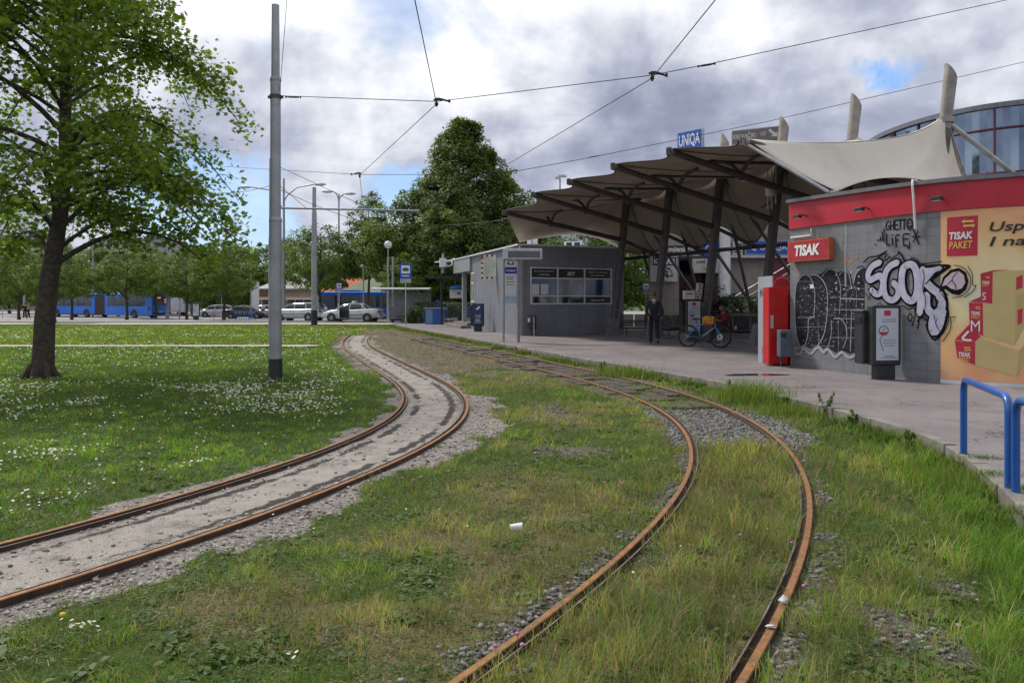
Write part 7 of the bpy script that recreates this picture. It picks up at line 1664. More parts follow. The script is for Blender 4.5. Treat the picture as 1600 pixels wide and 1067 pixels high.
# bus shelter, blue cabinet, notice case, black post
x = (640-CX)/F*54.5; o = thing('bus_shelter', 'curved glass bus shelter beside the round bush in front of the bus', 'shelter', (x, 54.5, .1))
M_clear = mat('shelter_glass', (.25, .26, .27), (.2, .2, .21), .1, alpha=.45, spec=.7)
for sx_ in (-1.6, 1.4): MB().tube([(sx_, .6, 0), (sx_, .6, 2.2), (sx_*.98, .2, 2.35)], .04, 8).build('post', M_alu, o, world=False)
mb = MB(); mb.loft([[Vector((-2.6, y, 2.32+.10*math.sin((y+.9)*1.5))), Vector((1.5, y, 2.32+.10*math.sin((y+.9)*1.5))), Vector((1.5, y, 2.38+.10*math.sin((y+.9)*1.5))), Vector((-2.6, y, 2.38+.10*math.sin((y+.9)*1.5)))] for y in np.linspace(-.9, .9, 8)], smooth=False); mb.build('roof', mat('shelter_roof', (.42, .42, .43)), o, world=False)
MB().box((-.1, .62, 1.2), (3.1, .02, 1.9)).build('back_pane', M_clear, o, world=False); MB().slab((1.0, -.6, .25), Vector((.45, .0, 2.0)), Vector((.02, 0, 0)), Vector((0, 1.2, 0))).build('side_pane', M_clear, o, world=False); MB().box((0, .4, .48), (2.2, .35, .06)).build('bench', M_dark, o, world=False)
x = (679-CX)/F*50; o = thing('utility_cabinet', 'low blue cabinet with a pale front panel left of the ticket office steps', 'cabinet', (x, 50, PZ)); MB().box((0, 0, .5), (1.15, .7, 1.0)).build('body', M_bluel, o, world=False, bevel=.02); MB().box((0, 0, 1.03), (1.35, .85, .06)).build('top', M_grey, o, world=False); MB().box((-.3, -.357, .5), (.42, .012, .9)).build('pale_panel', mat('pale_blue_panel', (.16, .28, .48), (.12, .23, .42), .5), o, world=False)
x = (662-CX)/F*52; o = thing('utility_cabinet', 'small greenish post box just left of the low blue cabinet', 'cabinet', (x, 52, PZ)); MB().box((0, 0, .2), (.30, .25, .3)).box((-.17, 0, .22), (.05, .05, .5)).box((.17, 0, .22), (.05, .05, .5)).build('body', mat('teal_paint', (.04, .12, .14)), o, world=False)
x = (621-CX)/F*57; o = thing('waste_container', 'dark blue wheeled waste container beside the bus shelter', 'container', (x, 57, .02)); MB().loft([[Vector((sx_*w_, sy_*dd_, z)) for sx_, sy_ in ((-1, -1), (1, -1), (1, 1), (-1, 1))] for z, w_, dd_ in ((.15, .5, .38), (1.1, .62, .5))], smooth=False).build('body', mat('container_blue', (.01, .03, .14), rough=.5), o, world=False, bevel=.02); MB().box((0, 0, 1.15), (1.3, 1.05, .08)).build('lid', mat('container_lid', (.012, .04, .17), rough=.4), o, world=False, bevel=.02)
for s_ in (-1, 1): wheel(o, s_*.4, -.3, .1, .06)
x = (690-CX)/F*49; o = thing('notice_case', 'white notice case hanging on a black post beside the ticket office', 'notice board', (x, 49, PZ)); MB().tube([(0, 0, 0), (0, 0, 3.9)], .07, 8).build('post', M_black, o, world=False); MB().box((.2, .1, 3.0), (2.0, 1.4, .12)).box((.6, .1, 3.08), (1.6, 1.2, .1)).build('canopy', M_black, o, world=False); MB().box((.93, 0, 1.95), (.9, .1, .66)).build('case', M_black, o, world=False); MB().box((.93, -.06, 1.97), (.82, .012, .56)).build('paper', M_white, o, world=False)
MB().box((1.1, -.07, 2.0), (.24, .008, .16)).box((.75, -.07, 2.12), (.2, .008, .05)).build('print', M_blueg, o, world=False); MB().lathe((.95, 0, 2.30), [(.42, 0), (.44, .06), (.3, .2), (.01, .24)], 16).build('blue_cap', mat('bright_blue_cap', (.02, .22, .62)), o, world=False)
o = thing('surveillance_camera', 'white camera on a curved bracket at the far ticket office corner', 'camera', tuple(P(706, 412, 45.6)))
p = P(692, 411, 45.3); mb = MB(); mb.tube([P(710, 404, 45.6), P(706, 406, 45.5), P(707, 414, 45.4), P(700, 416, 45.4), p], .04, 8); mb.build('bracket', M_white, o); MB().tube([p+Vector((0, 0, -.6)), p+Vector((0, 0, .55))], .07, 8).build('pole', M_grey, o); MB().tube([p+Vector((0, 0, -.25)), p+Vector((0, 0, .28))], [.2, .2], 12).build('housing', M_white, o)
# blue hoop railings
M_hoop = mat('blue_railing_paint', (.010, .09, .36), (.03, .04, .09), .38, scale=20, lo=.55, hi=.72, bump=.15, coat=.2, dirt=.30)
def hoop(a, b_, label, z=PZ, h_=.73, r_=.031):
    a = Vector(a); b_ = Vector(b_); o = thing('bicycle_hoop', label, 'railing', (a.x, a.y, z)); u = (b_-a).normalized(); c_ = .12
    pts = [a, a+Vector((0, 0, h_-c_))]+[a+u*(c_*(1-math.cos(t_)))+Vector((0, 0, h_-c_+c_*math.sin(t_))) for t_ in np.linspace(.25, 1.5708, 6)]
    pts += [b_-u*(c_*(1-math.cos(t_)))+Vector((0, 0, h_-c_+c_*math.sin(t_))) for t_ in np.linspace(1.5708, .25, 6)]+[b_+Vector((0, 0, h_-c_)), b_]
    MB().tube([Vector((p.x, p.y, z+p.z)) for p in pts], r_, 16).build('tube', M_hoop, o)
    for q_ in (a, b_): MB().tube([(q_.x, q_.y, z-.01), (q_.x, q_.y, z+.018)], r_*1.3, 14).build('foot_collar', M_dark, o)
hoop((4.37, 7.43, 0), (3.895, 6.02, 0), 'blue tubular railing hoop fully in view at the right edge')
hoop((3.87, 5.90, 0), (3.55, 4.55, 0), 'blue tubular railing hoop running out of the picture at the right edge')

# benches of dark mesh
M_mesh = mat('dark_mesh_metal', (.045, .045, .05), (.03, .03, .033), .5, .4, alpha=.72)
def make_bench(label):
    o = thing('mesh_bench', label, 'bench', group='mesh benches under the tent roof')
    for k in (-.62, 0, .62):
        prof = [(-.46, .42), (-.30, .45), (-.1, .42), (.06, .44), (.14, .56), (.22, .88), (.25, .92)]
        mb = MB(); mb.loft([[Vector((k-.28, y, z)), Vector((k+.28, y, z)), Vector((k+.28, y, z+.012)), Vector((k-.28, y, z+.012))] for y, z in prof], smooth=False); mb.build('seat', M_mesh, o, world=False)
        mb = MB()
        for sx_ in (-.28, .28): mb.tube([(k+sx_, y, z+.006) for y, z in prof], .014, 6)
        mb.tube([(k-.28, .25, .92), (k+.28, .25, .92)], .014, 6); mb.build('seat_frame', M_dark, o, world=False)
    mb = MB(); mb.tube([(-.95, 0, .36), (.95, 0, .36)], .035, 8); mb.build('crossbar', M_dark, o, world=False)
    for sx_ in (-.62, .62): MB().tube([(sx_, 0, 0), (sx_, 0, .36)], .03, 8).box((sx_, 0, .01), (.1, .45, .02)).build('leg', M_dark, o, world=False)
    return o
be = make_bench('dark mesh bench between the first mast and the walking man'); g = G(985, 520, PZ); be.location = (g.x-.1, 32.6, PZ); be.rotation_euler[2] = R(-10)
dup(be, (6.75, 30.6, PZ), R(25), 'dark mesh bench just right of the walking man'); dup(be, (8.35, 27.9, PZ), R(-14), 'dark mesh bench on which the person in maroon sits')
# dark round litter bin and benches at the third mast
# ---- poles
M_pole = mat('galvanised_pole', (.36, .37, .39), (.29, .30, .315), .5, .45, scale=2.5, bump=.1, dirt=.12)
def pole(name, label, px, d, segs, cat='pole', z0=None, mats=None, black=0, group=None):
    x = (px-CX)/F*d; zb = float(gz(0, d)) if z0 is None else z0; o = thing(name, label, cat, (x, d, zb), group=group)
    mb = MB(); prev = None
    for (za, zc, ra, rc) in segs: mb.tube([(0, 0, za), (0, 0, zc)], [ra, rc], 20)
    mb.build('shaft', M_pole, o, world=False)
    if black: MB().tube([(0, 0, 0), (0, 0, black)], segs[0][2]+.012, 20).build('black_base', M_black, o, world=False)
    return o
mp = pole('tram_pole', 'big stepped grey steel pole with a black base on the lawn near the track', 430.5, 15.87, [(0, 3.3, .128, .122), (3.3, 6.2, .108, .104), (6.2, 7.72, .086, .076)], black=.42)
for z, r_ in ((3.3, .13), (6.2, .112)): MB().lathe((0, 0, z-.05), [(r_, 0), (r_+.004, .02), (r_-.018, .09)], 20).build('collar', M_pole, mp, world=False)
MB().tube([(0, 0, 5.78), (0, 0, 5.86)], .122, 16).box((.13, 0, 5.82), (.06, .05, .05)).box((-.13, 0, 5.82), (.05, .05, .05)).build('wire_clamp', M_dark, mp, world=False)
pA = pole('tram_pole', 'far tram pole half hidden behind the big steel pole, carrying the long bracket', 423.5, 35, [(0, 4.5, .12, .11), (4.5, 8.1, .095, .08)])
mb = MB(); mb.tube([(0, 0, 5.86), (6.75, 0, 5.72)], .045, 8); mb.build('bracket_arm', M_pole, pA, world=False); MB().tube([(0, 0, 7.2), (1.6, 0, 5.85)], .012, 5).tube([(0, 0, 7.9), (4.5, 0, 5.82)], .012, 5).build('stay', M_dark, pA, world=False)
pB = pole('tram_pole', 'pale pole with a black base standing between the estate car and the silver saloon', 491, 51.9, [(0, 5.2, .20, .19), (5.2, 7.6, .17, .165), (7.6, 9.3, .14, .12)], black=1.0)
MB().box((.18, -.05, 1.6), (.22, .2, .8)).build('switch_box', M_grey, pB, world=False)
def lamp_arm(o, x0, z0, x1, z1, r_=.035, nm='lamp_arm'):
    mb = MB(); mb.tube([(x0, 0, z0-1.0), (x0+(x1-x0)*.12, 0, z0-.45), (x0+(x1-x0)*.45, 0, z1-.25), (x1, 0, z1)], r_, 6); a = mb.build(nm, M_pole, o, world=False)
    s_ = 1 if x1 > x0 else -1; MB().loft([[Vector((x1+s_*dx_, w_*math.cos(6.283*k/8), z1+h_*math.sin(6.283*k/8)+.02)) for k in range(8)] for dx_, w_, h_ in ((0, .05, .04), (.25, .22, .13), (.8, .26, .16), (1.15, .10, .06))]).build('lamp_head', M_white, a, world=False)
pC = pole('street_lamp', 'tall double armed street lamp behind the big steel pole', 443.5, 70, [(0, 7, .17, .15), (7, 12.9, .12, .09)], 'street lamp'); lamp_arm(pC, 0, 11.8, 2.7, 12.35, .06); lamp_arm(pC, 0, 11.0, -2.9, 12.1, .06)
pD = pole('street_lamp', 'slim tall street lamp with twin heads rising over the pines', 529.5, 75, [(0, 8, .13, .11), (8, 12.2, .09, .07)], 'street lamp', z0=-.2); lamp_arm(pD, 0, 12.3, .5, 12.3, .05); lamp_arm(pD, 0, 12.3, -.5, 12.5, .05)
for px, d, h_, r_, lb in ((145, 95, 13, .12, 'tall lamp pole behind the front of the left bus'), (262, 86, 7.6, .16, 'pale pole behind the tail of the left bus'), (281, 84, 4.2, .05, 'thin white post right of the white van'), (392, 80, 5.6, .06, 'thin white post left of the grey roofed kiosk'), (38, 92, 11, .13, 'grey pole among the trees at the left edge'),
                        (568, 66, 4.6, .07, 'thin pole in front of the blue bus beside the saloon boot'), (597, 78, 7.8, .07, 'thin pole above the green kiosk roof'), (606, 60, 5.0, .09, 'pale pole between the bus and the shelter'), (614, 58.5, 5.0, .10, 'white pole with a black base at the platform end')):
    o = pole('post', lb, px, d, [(0, h_, r_, r_*.85)], black=.9 if px == 614 else 0)
    if px == 568: MB().lathe((0, 0, h_), [(.05, -.1), (.28, .0), (.24, .1), (.02, .16)], 12).build('lamp_head', M_white, o, world=False)
    if px == 597: lamp_arm(o, 0, h_, .7, h_+.3, .04)
o = pole('globe_lamp', 'white globe lamp on a slim pole before the tall pointed tree', 606.5, 56, [(0, 5.6, .05, .04)], 'street lamp'); MB().lathe((0, 0, 5.45), [(.05, 0), (.22, .08), (.30, .28), (.22, .48), (.01, .57)], 16).build('globe', M_white, o, world=False)
x = (875-CX)/F*70; pole('floodlight_mast', 'floodlight mast rising above the left part of the tent roof', 875, 70, [(0, 12.9, .10, .07)], 'floodlight'); MB().box((x+.2, 70, 13.0), (.75, .5, .18)).box((x-.25, 70, 12.85), (.4, .4, .16)).build('flood_head', M_alu, [o_ for o_ in bpy.data.objects if o_.name.startswith('floodlight_mast')][0])
x = (370-CX)/F*70
for k, px in enumerate((369, 376, 383, 390, 397)):
    a = (px-CX)/F*76; o = thing('bicycle_stand', ['leftmost', 'second', 'middle', 'fourth', 'rightmost'][k]+' of five thin steel bicycle hoops before the dark saloon', 'bicycle stand', (a, 76, -.29), group='bicycle hoops before the dark saloon'); MB().tube([(0, -.3, 0), (0, -.3, .7), (0, -.22, .8), (0, .22, .8), (0, .3, .7), (0, .3, 0)], .03, 6).build('tube', M_bluel, o, world=False)
def barrier(px0, px1, d, label):
    a = (px0-CX)/F*d; b_ = (px1-CX)/F*d; o = thing('street_barrier', label, 'barrier', ((a+b_)/2, d, float(gz(0, d)))); w_ = (b_-a)/2
    mb = MB(); mb.tube([(-w_, 0, 0), (-w_, 0, .95), (w_, 0, .95), (w_, 0, 0)], .04, 6); mb.build('frame', M_steel, o, world=False); mb = MB(); mb.tube([(-w_, 0, .5), (w_, 0, .5)], .025, 6); mb.build('crossbar', M_steel, o, world=False)
barrier(259, 280, 80, 'steel street barrier by the tail of the left bus'); barrier(302, 307, 80, 'narrow steel barrier left of the dark display bin'); barrier(4, 30, 86, 'steel street barrier at the left edge'); barrier(334, 350, 78, 'steel street barrier in front of the small light car')
# tall fence of the sports ground
o = thing('mesh_fence', 'tall wire fence of the sports ground behind the parked cars', 'fence', ((290-CX)/F*112, 112, -.3)); mb = MB(); x0, x1 = (250-CX)/F*112, (410-CX)/F*112; q0 = (290-CX)/F*112
for k in range(17): x = x0+(x1-x0)*k/16-q0; mb.tube([(x, 0, 0), (x, 0, 3.6)], .05, 6)
mb.build('posts', M_grey, o, world=False); mb = MB()
for z in np.linspace(.2, 3.5, 12): mb.tube([(x0-q0, 0, z), (x1-q0, 0, z)], .015, 4)
for k in range(90): x = x0+(x1-x0)*k/89-q0; mb.tube([(x, 0, .1), (x, 0, 3.5)], .012, 4)
mb.build('wire_mesh', M_grey, o, world=False)
# advertising totem by the kiosk
o = pole('white_totem', 'white slab totem at the left corner of the grey roofed kiosk', 399, 84, [(0, .1, .1, .1)], 'totem'); MB().box((0, 0, 2.1), (.75, .3, 3.9)).build('slab', M_white, o, world=False, bevel=.03)

# ---- overhead wires and their fittings
M_wire = mat('dark_wire', (.03, .03, .032), rough=.5, metal=.5)
def wire(name, label, pts, r_, sag=0.0):
    mb = MB(); full = []
    for a, b_ in zip(pts, pts[1:]):
        a, b_ = Vector(a), Vector(b_); n = 10
        for k in range(n): t_ = k/n; full.append(a.lerp(b_, t_)-Vector((0, 0, sag*4*t_*(1-t_))))
    full.append(Vector(pts[-1])); mb.tube(full, r_, 5); o = mb.build(name, M_wire); return tag(o, label, 'wire', 'overhead wires')
N1 = P(682, 159, 15.35); N2 = P(1019, 118, 13.5); N3 = P(562, 273, 24.2)
wire('span_wire', 'span wire from the big pole across both tracks and off to the upper right', [P(437, 150, 15.87), N1, N2, P(1110, 100, 13.8), P(1640, -14, 17)], .008)
wire('contact_wire', 'contact wire above the left track', [P(640, -60, 8.9), P(648, 0, 9.95), N1-Vector((0, 0, .05)), N3-Vector((0, 0, .02)), P(568, 330, 34.6), P(540, 400, 62)], .008)
wire('contact_wire', 'contact wire above the right track', [P(1160, -60, 8.6), P(1118, 0, 9.9), N2-Vector((0, 0, .05)), P(800, 253, 21.8), P(648, 333, 34.6), P(590, 400, 60)], .008)
wire('span_wire', 'thin level span wire left and right of the far wire fitting', [P(340, 260, 27), N3, P(655, 273, 24.4), P(800, 268, 24)], .008)
wire('span_wire', 'long thin span wire rising over the tent roof to the upper right', [P(800, 269, 24), P(930, 245, 25), P(1200, 190, 26), P(1640, 88, 27)], .010)
wire('span_wire', 'thin wire from the far tram pole to the long bracket and street lamp', [P(340, 302, 35), P(423, 290, 35), P(560, 345, 48), P(655, 350, 60)], .014, .1)
wire('span_wire', 'faint pair wire crossing in front of the pointed tree', [P(560, 352, 44), P(700, 352, 44), P(830, 335, 40)], .012, .1)
wire('span_wire', 'slanting wire at the top of the big pole', [P(449, -10, 15.2), P(443, 70, 15.5), P(437, 148, 15.87)], .006)
def fitting(p, rz, label):
    o = thing('wire_fitting', label, 'fitting', tuple(p), rz, 'overhead wire fittings'); MB().tube([(-.06, 0, .03), (.04, 0, .05), (.16, 0, .03), (.26, 0, .0)], [.02, .03, .022, .016], 6).tube([(.26, 0, -.02), (.26, 0, .04)], .024, 6).build('curved_clamp', M_black, o, world=False)
    MB().tube([(0, 0, .07), (0, 0, -.10)], .022, 8).tube([(0, 0, -.03), (0, 0, -.07)], .038, 8).build('hanger', M_rustd, o, world=False)
fitting(N1, 0, 'black wire fitting right of the big pole where two wires meet'); fitting(N2, .1, 'black wire fitting highest in the middle where two wires cross'); fitting(N3, 3.14, 'far black wire fitting left of the pointed tree')
for px, py, d, lb in ((458, 152, 15.8, 'small turnbuckle on the span wire beside the big pole'), (1104, 102, 13.8, 'small turnbuckle on the span wire at the upper right'), (928, 245, 25, 'tiny insulator on the thin long wire above the tent tip')):
    p = P(px, py, d); o = thing('turnbuckle', lb, 'fitting', tuple(p), group='overhead wire fittings'); ex = Vector((1, 0, .16 if px > 500 else -.02)).normalized()
    MB().tube([ex*-.16, ex*-.08, ex*.08, ex*.16], [.006, .02, .02, .006], 6).tube([ex*-.16, ex*-.14], .025, 6).tube([ex*.14, ex*.16], .025, 6).build('body', M_black, o, world=False)

# ---- litter
g = G(806, 832); o = thing('paper_cup', 'white paper cup lying on the middle lawn', 'cup', (g.x, g.y, .035)); MB().tube([(-.04, 0, 0), (.045, .0, .004)], [.022, .032], 14).build('cup_body', M_white, o, world=False)
mb_ = [(1225, 950, .05, 'crumpled pale paper beside the right rail'), (1205, 990, .035, 'small white scrap below the crumpled paper by the right rail'), (371, 1, 0, ''), (1530, 1029, 0, '')]
for px, py, s_, lb in mb_:
    if s_ == 0: continue
    g = G(px, py); mb = MB(); r_ = random.Random(px); vs = [(r_.uniform(-1, 1)*s_, r_.uniform(-.6, .6)*s_, .01+abs(r_.gauss(0, .5))*s_) for _ in range(9)]; bm = bmesh.new()
    for v_ in vs: bm.verts.new(v_)
    bmesh.ops.convex_hull(bm, input=bm.verts); me = bpy.data.meshes.new('paper_scrap'); bm.to_mesh(me); bm.free(); me.materials.append(M_white); o = bpy.data.objects.new('paper_scrap', me); COL.objects.link(o); o.location = (g.x, g.y, .02); tag(o, lb, 'litter')
# ================================================================= BICYCLE
M_bike = mat('bike_blue_paint', (.03, .22, .55), (.02, .17, .45), .3, coat=.5); M_bikew = mat('bike_white_stripe', (.7, .72, .75)); M_chr = mat('bright_metal', (.6, .6, .62), rough=.3, metal=.9)
def wheel_bike(o, x, r_=.345, disc=False):
    mb = MB(); n = 36; mb.tube([(x+r_*math.cos(6.2832*k/n), 0, r_+.005+r_*math.sin(6.2832*k/n)) for k in range(n+1)], .026, 8, cap=False); w_ = mb.build('wheel', M_tyre, o, world=False)
    mb = MB(); mb.tube([(x+(r_-.035)*math.cos(6.2832*k/n), 0, r_+.005+(r_-.035)*math.sin(6.2832*k/n)) for k in range(n+1)], .011, 6, cap=False); mb.build('rim', M_black, w_, world=False)
    mb = MB()
    for k in range(24): a = 6.2832*k/24; mb.tube([(x+.02*math.cos(a+1.2), .02*(-1)**k, r_+.02*math.sin(a+1.2)), (x+(r_-.035)*math.cos(a), 0, r_+(r_-.035)*math.sin(a))], .0018, 3)
    mb.tube([(x, -.05, r_), (x, .05, r_)], .022, 8); mb.build('spokes', M_chr, w_, world=False)
    if disc: mb = MB(); mb.loft([[Vector((x+rr*math.cos(6.2832*k/20), yy, r_+rr*math.sin(6.2832*k/20))) for k in range(20)] for rr, yy in ((.09, -.055), (.09, -.05), (.055, -.05), (.055, -.055), (.09, -.055))], smooth=False, cap=False); mb.build('brake_disc', M_white, w_, world=False)
bk = thing('bicycle', 'blue mountain bicycle on its kickstand with an orange bag at the handlebar', 'bicycle')
wheel_bike(bk, -.55); wheel_bike(bk, .56, disc=True)
BBk = Vector((-.10, 0, .30)); SEAT = Vector((-.27, 0, .74)); HT = Vector((.34, 0, .80)); HB = Vector((.385, 0, .66)); RW = Vector((-.55, 0, .345)); FW = Vector((.56, 0, .345))
mb = MB(); mb.tube([BBk, SEAT], .018, 8); mb.tube([SEAT-Vector((0, 0, .05)), HT], .020, 8); mb.tube([HT, HB], .025, 10); mb.tube([BBk, HB], .026, 10)
for s_ in (-.045, .045): mb.tube([BBk+Vector((0, s_*.5, 0)), RW+Vector((0, s_, 0))], .011, 6); mb.tube([SEAT-Vector((0, 0, .06))+Vector((0, s_*.3, 0)), RW+Vector((0, s_, 0))], .010, 6)
mb.build('frame', M_bike, bk, world=False)
mb = MB(); mb.tube([BBk.lerp(HB, .12)+Vector((0, -.022, .01)), BBk.lerp(HB, .88)+Vector((0, -.022, .01))], .010, 6); mb.build('stripe', M_bikew, bk, world=False)
mb = MB()
for s_ in (-.06, .06): mb.tube([HB+Vector((.01, s_, 0)), Vector((.47, s_, .52)), FW+Vector((0, s_, 0))], [.020, .018, .012], 8)
mb.tube([HB+Vector((.01, -.06, 0)), HB+Vector((.01, .06, 0))], .02, 8); mb.build('fork', M_bike, bk, world=False)
MB().tube([SEAT, Vector((-.30, 0, .90))], .014, 8).build('seat_post', M_black, bk, world=False)
MB().loft([[Vector((x, w_*math.cos(6.283*k/10), .915+h_*math.sin(6.283*k/10))) for k in range(10)] for x, w_, h_ in ((-.43, .03, .02), (-.38, .075, .03), (-.28, .06, .028), (-.18, .02, .02), (-.14, .012, .012))]).build('saddle', M_black, bk, world=False)
mb = MB(); mb.tube([HT, Vector((.31, 0, .92)), Vector((.36, 0, .95))], .016, 8); mb.tube([(.32, -.33, .97), (.36, -.1, .95), (.36, .1, .95), (.32, .33, .97)], .013, 8); mb.build('handlebar', M_black, bk, world=False)
mb = MB(); mb.loft([[Vector((BBk.x+rr*math.cos(6.2832*k/18), yy, BBk.z+rr*math.sin(6.2832*k/18))) for k in range(18)] for rr, yy in ((.085, -.05), (.085, -.045))], smooth=False); mb.tube([(BBk.x, -.08, BBk.z), (BBk.x+.02, -.09, BBk.z-.165)], .011, 6); mb.tube([(BBk.x, .08, BBk.z), (BBk.x-.02, .09, BBk.z+.165)], .011, 6)
mb.box((BBk.x+.02, -.14, BBk.z-.17), (.09, .09, .02)); mb.box((BBk.x-.02, .14, BBk.z+.17), (.09, .09, .02)); mb.tube([RW+Vector((0, -.05, .03)), BBk+Vector((0, -.05, .085))], .005, 4); mb.tube([RW+Vector((0, -.05, -.03)), BBk+Vector((0, -.05, -.085))], .005, 4); mb.build('crankset', M_black, bk, world=False)
MB().tube([(-.22, .03, .32), (-.10, .20, .0)], .009, 6).build('kickstand', M_black, bk, world=False)
bk.location = (6.17, 24.75, PZ+.005); bk.rotation_euler = (R(-6), 0, R(-38))
t_ = thing('delivery_bag', 'orange patterned bag hanging at the handlebar of the blue bicycle', 'bag', (6.27, 24.48, PZ+.74)); t_.rotation_euler[2] = R(-30)
MB().loft([[Vector((sx_*w_, sy_*.09*h_, z)) for sx_, sy_ in ((-1, -1), (1, -1), (1, 1), (-1, 1))] for z, w_, h_ in ((.0, .14, .7), (.05, .18, 1), (.24, .19, 1), (.27, .17, .8))], smooth=False).build('bag_body', mat('orange_fabric', (.65, .26, .02), (.12, .06, .02), .8, scale=26, lo=.5, hi=.56), t_, world=False, bevel=.02)
MB().tube([(-.12, 0, .26), (-.08, 0, .34), (.08, 0, .34), (.12, 0, .26)], .01, 6).build('strap', M_black, t_, world=False)

# ================================================================= PEOPLE
M_skin = mat('skin', (.36, .19, .13), (.32, .165, .11), .55, scale=12); M_skin2 = mat('skin_brown', (.27, .14, .09), (.23, .12, .08), .55, scale=12)
M_suit = mat('dark_suit', (.022, .025, .035), (.015, .017, .024), .85, bump=.2, bscale=200); M_trou = mat('dark_trousers', (.013, .015, .024), (.010, .011, .018), .85)
M_hairg = mat('short_grey_brown_hair', (.10, .07, .055), (.05, .04, .035), .8, scale=30); M_hairb = mat('black_hair', (.012, .01, .009), rough=.6); M_shoe = mat('black_shoes', (.012, .012, .013), rough=.35); M_shirt = mat('white_collar', (.65, .66, .68), rough=.7)
M_hood = mat('maroon_sweater', (.13, .014, .030), (.095, .010, .022), .85, scale=8); M_pants2 = mat('black_trousers', (.012, .012, .014), rough=.8); M_eye = mat('eye_white', (.7, .7, .7), rough=.3); M_lip2 = mat('lip_skin', (.30, .10, .09), rough=.5)
def skin_obj(name, chains, m, parent, sub=2, skip=None):
    """chains: list of [(point, rx, ry), ...]; chains that share a starting point are welded there"""
    vs = []; es = []; rad = []; key = {}; roots = []
    for ch in chains:
        prev = None
        for (p, ra, rb) in ch:
            kk = tuple(round(c_, 4) for c_ in p)
            if kk in key: i = key[kk]
            else: i = len(vs); vs.append(p); rad.append((ra, rb)); key[kk] = i
            if prev is not None: es.append((prev, i))
            else: roots.append(i)
            prev = i
    me = bpy.data.meshes.new(name); me.from_pydata([tuple(v_) for v_ in vs], es, []); me.materials.append(m)
    o = bpy.data.objects.new(name, me); COL.objects.link(o)
    md = o.modifiers.new('skin', 'SKIN'); md.use_smooth_shade = True; sv = me.skin_vertices[0].data
    par = list(range(len(vs)))
    def fd(i):
        while par[i] != i: i = par[i]
        return i
    for a, b_ in es: par[fd(a)] = fd(b_)
    done = set()
    for i, r_ in enumerate(rad): sv[i].radius = r_; sv[i].use_root = False
    for i in range(len(vs)):
        if fd(i) not in done: done.add(fd(i)); sv[i].use_root = True
    s_ = o.modifiers.new('smooth', 'SUBSURF'); s_.levels = sub; s_.render_levels = sub
    dg = C.evaluated_depsgraph_get(); C.view_layer.update(); ev = o.evaluated_get(dg); m2 = bpy.data.meshes.new_from_object(ev); m2.name = name
    if not m2.materials: m2.materials.append(m)
    o.modifiers.clear(); o.data = m2; bpy.data.meshes.remove(me); o.parent = parent
    for p_ in m2.polygons: p_.use_smooth = True
    return o
def V(*a): return Vector(a)
def hand_chains(wr, d, side, up):
    """palm and five curled fingers; d = pointing direction of the hand, side = thumb side, up = back of the hand"""
    d = d.normalized(); side = side.normalized(); up = up.normalized(); ch = []
    pm = wr+d*.045; pe = wr+d*.085; ch.append([(wr, .026, .02), (pm, .036, .017), (pe, .036, .015)])
    for k, (off, ln) in enumerate(((.026, .068), (.009, .076), (-.009, .070), (-.026, .055))):
        b_ = wr+d*.070+side*off; c1 = b_+d*ln*.45-up*.006; c2 = c1+d*ln*.33-up*ln*.25; c3 = c2+d*ln*.12-up*ln*.30
        ch.append([(b_, .0092, .0092), (c1, .0088, .0088), (c2, .008, .008), (c3, .0068, .0068)])
    b_ = wr+d*.030+side*.022; ch.append([(b_, .012, .012), (b_+d*.022+side*.026-up*.006, .0105, .0105), (b_+d*.050+side*.032-up*.014, .009, .009)]); return ch
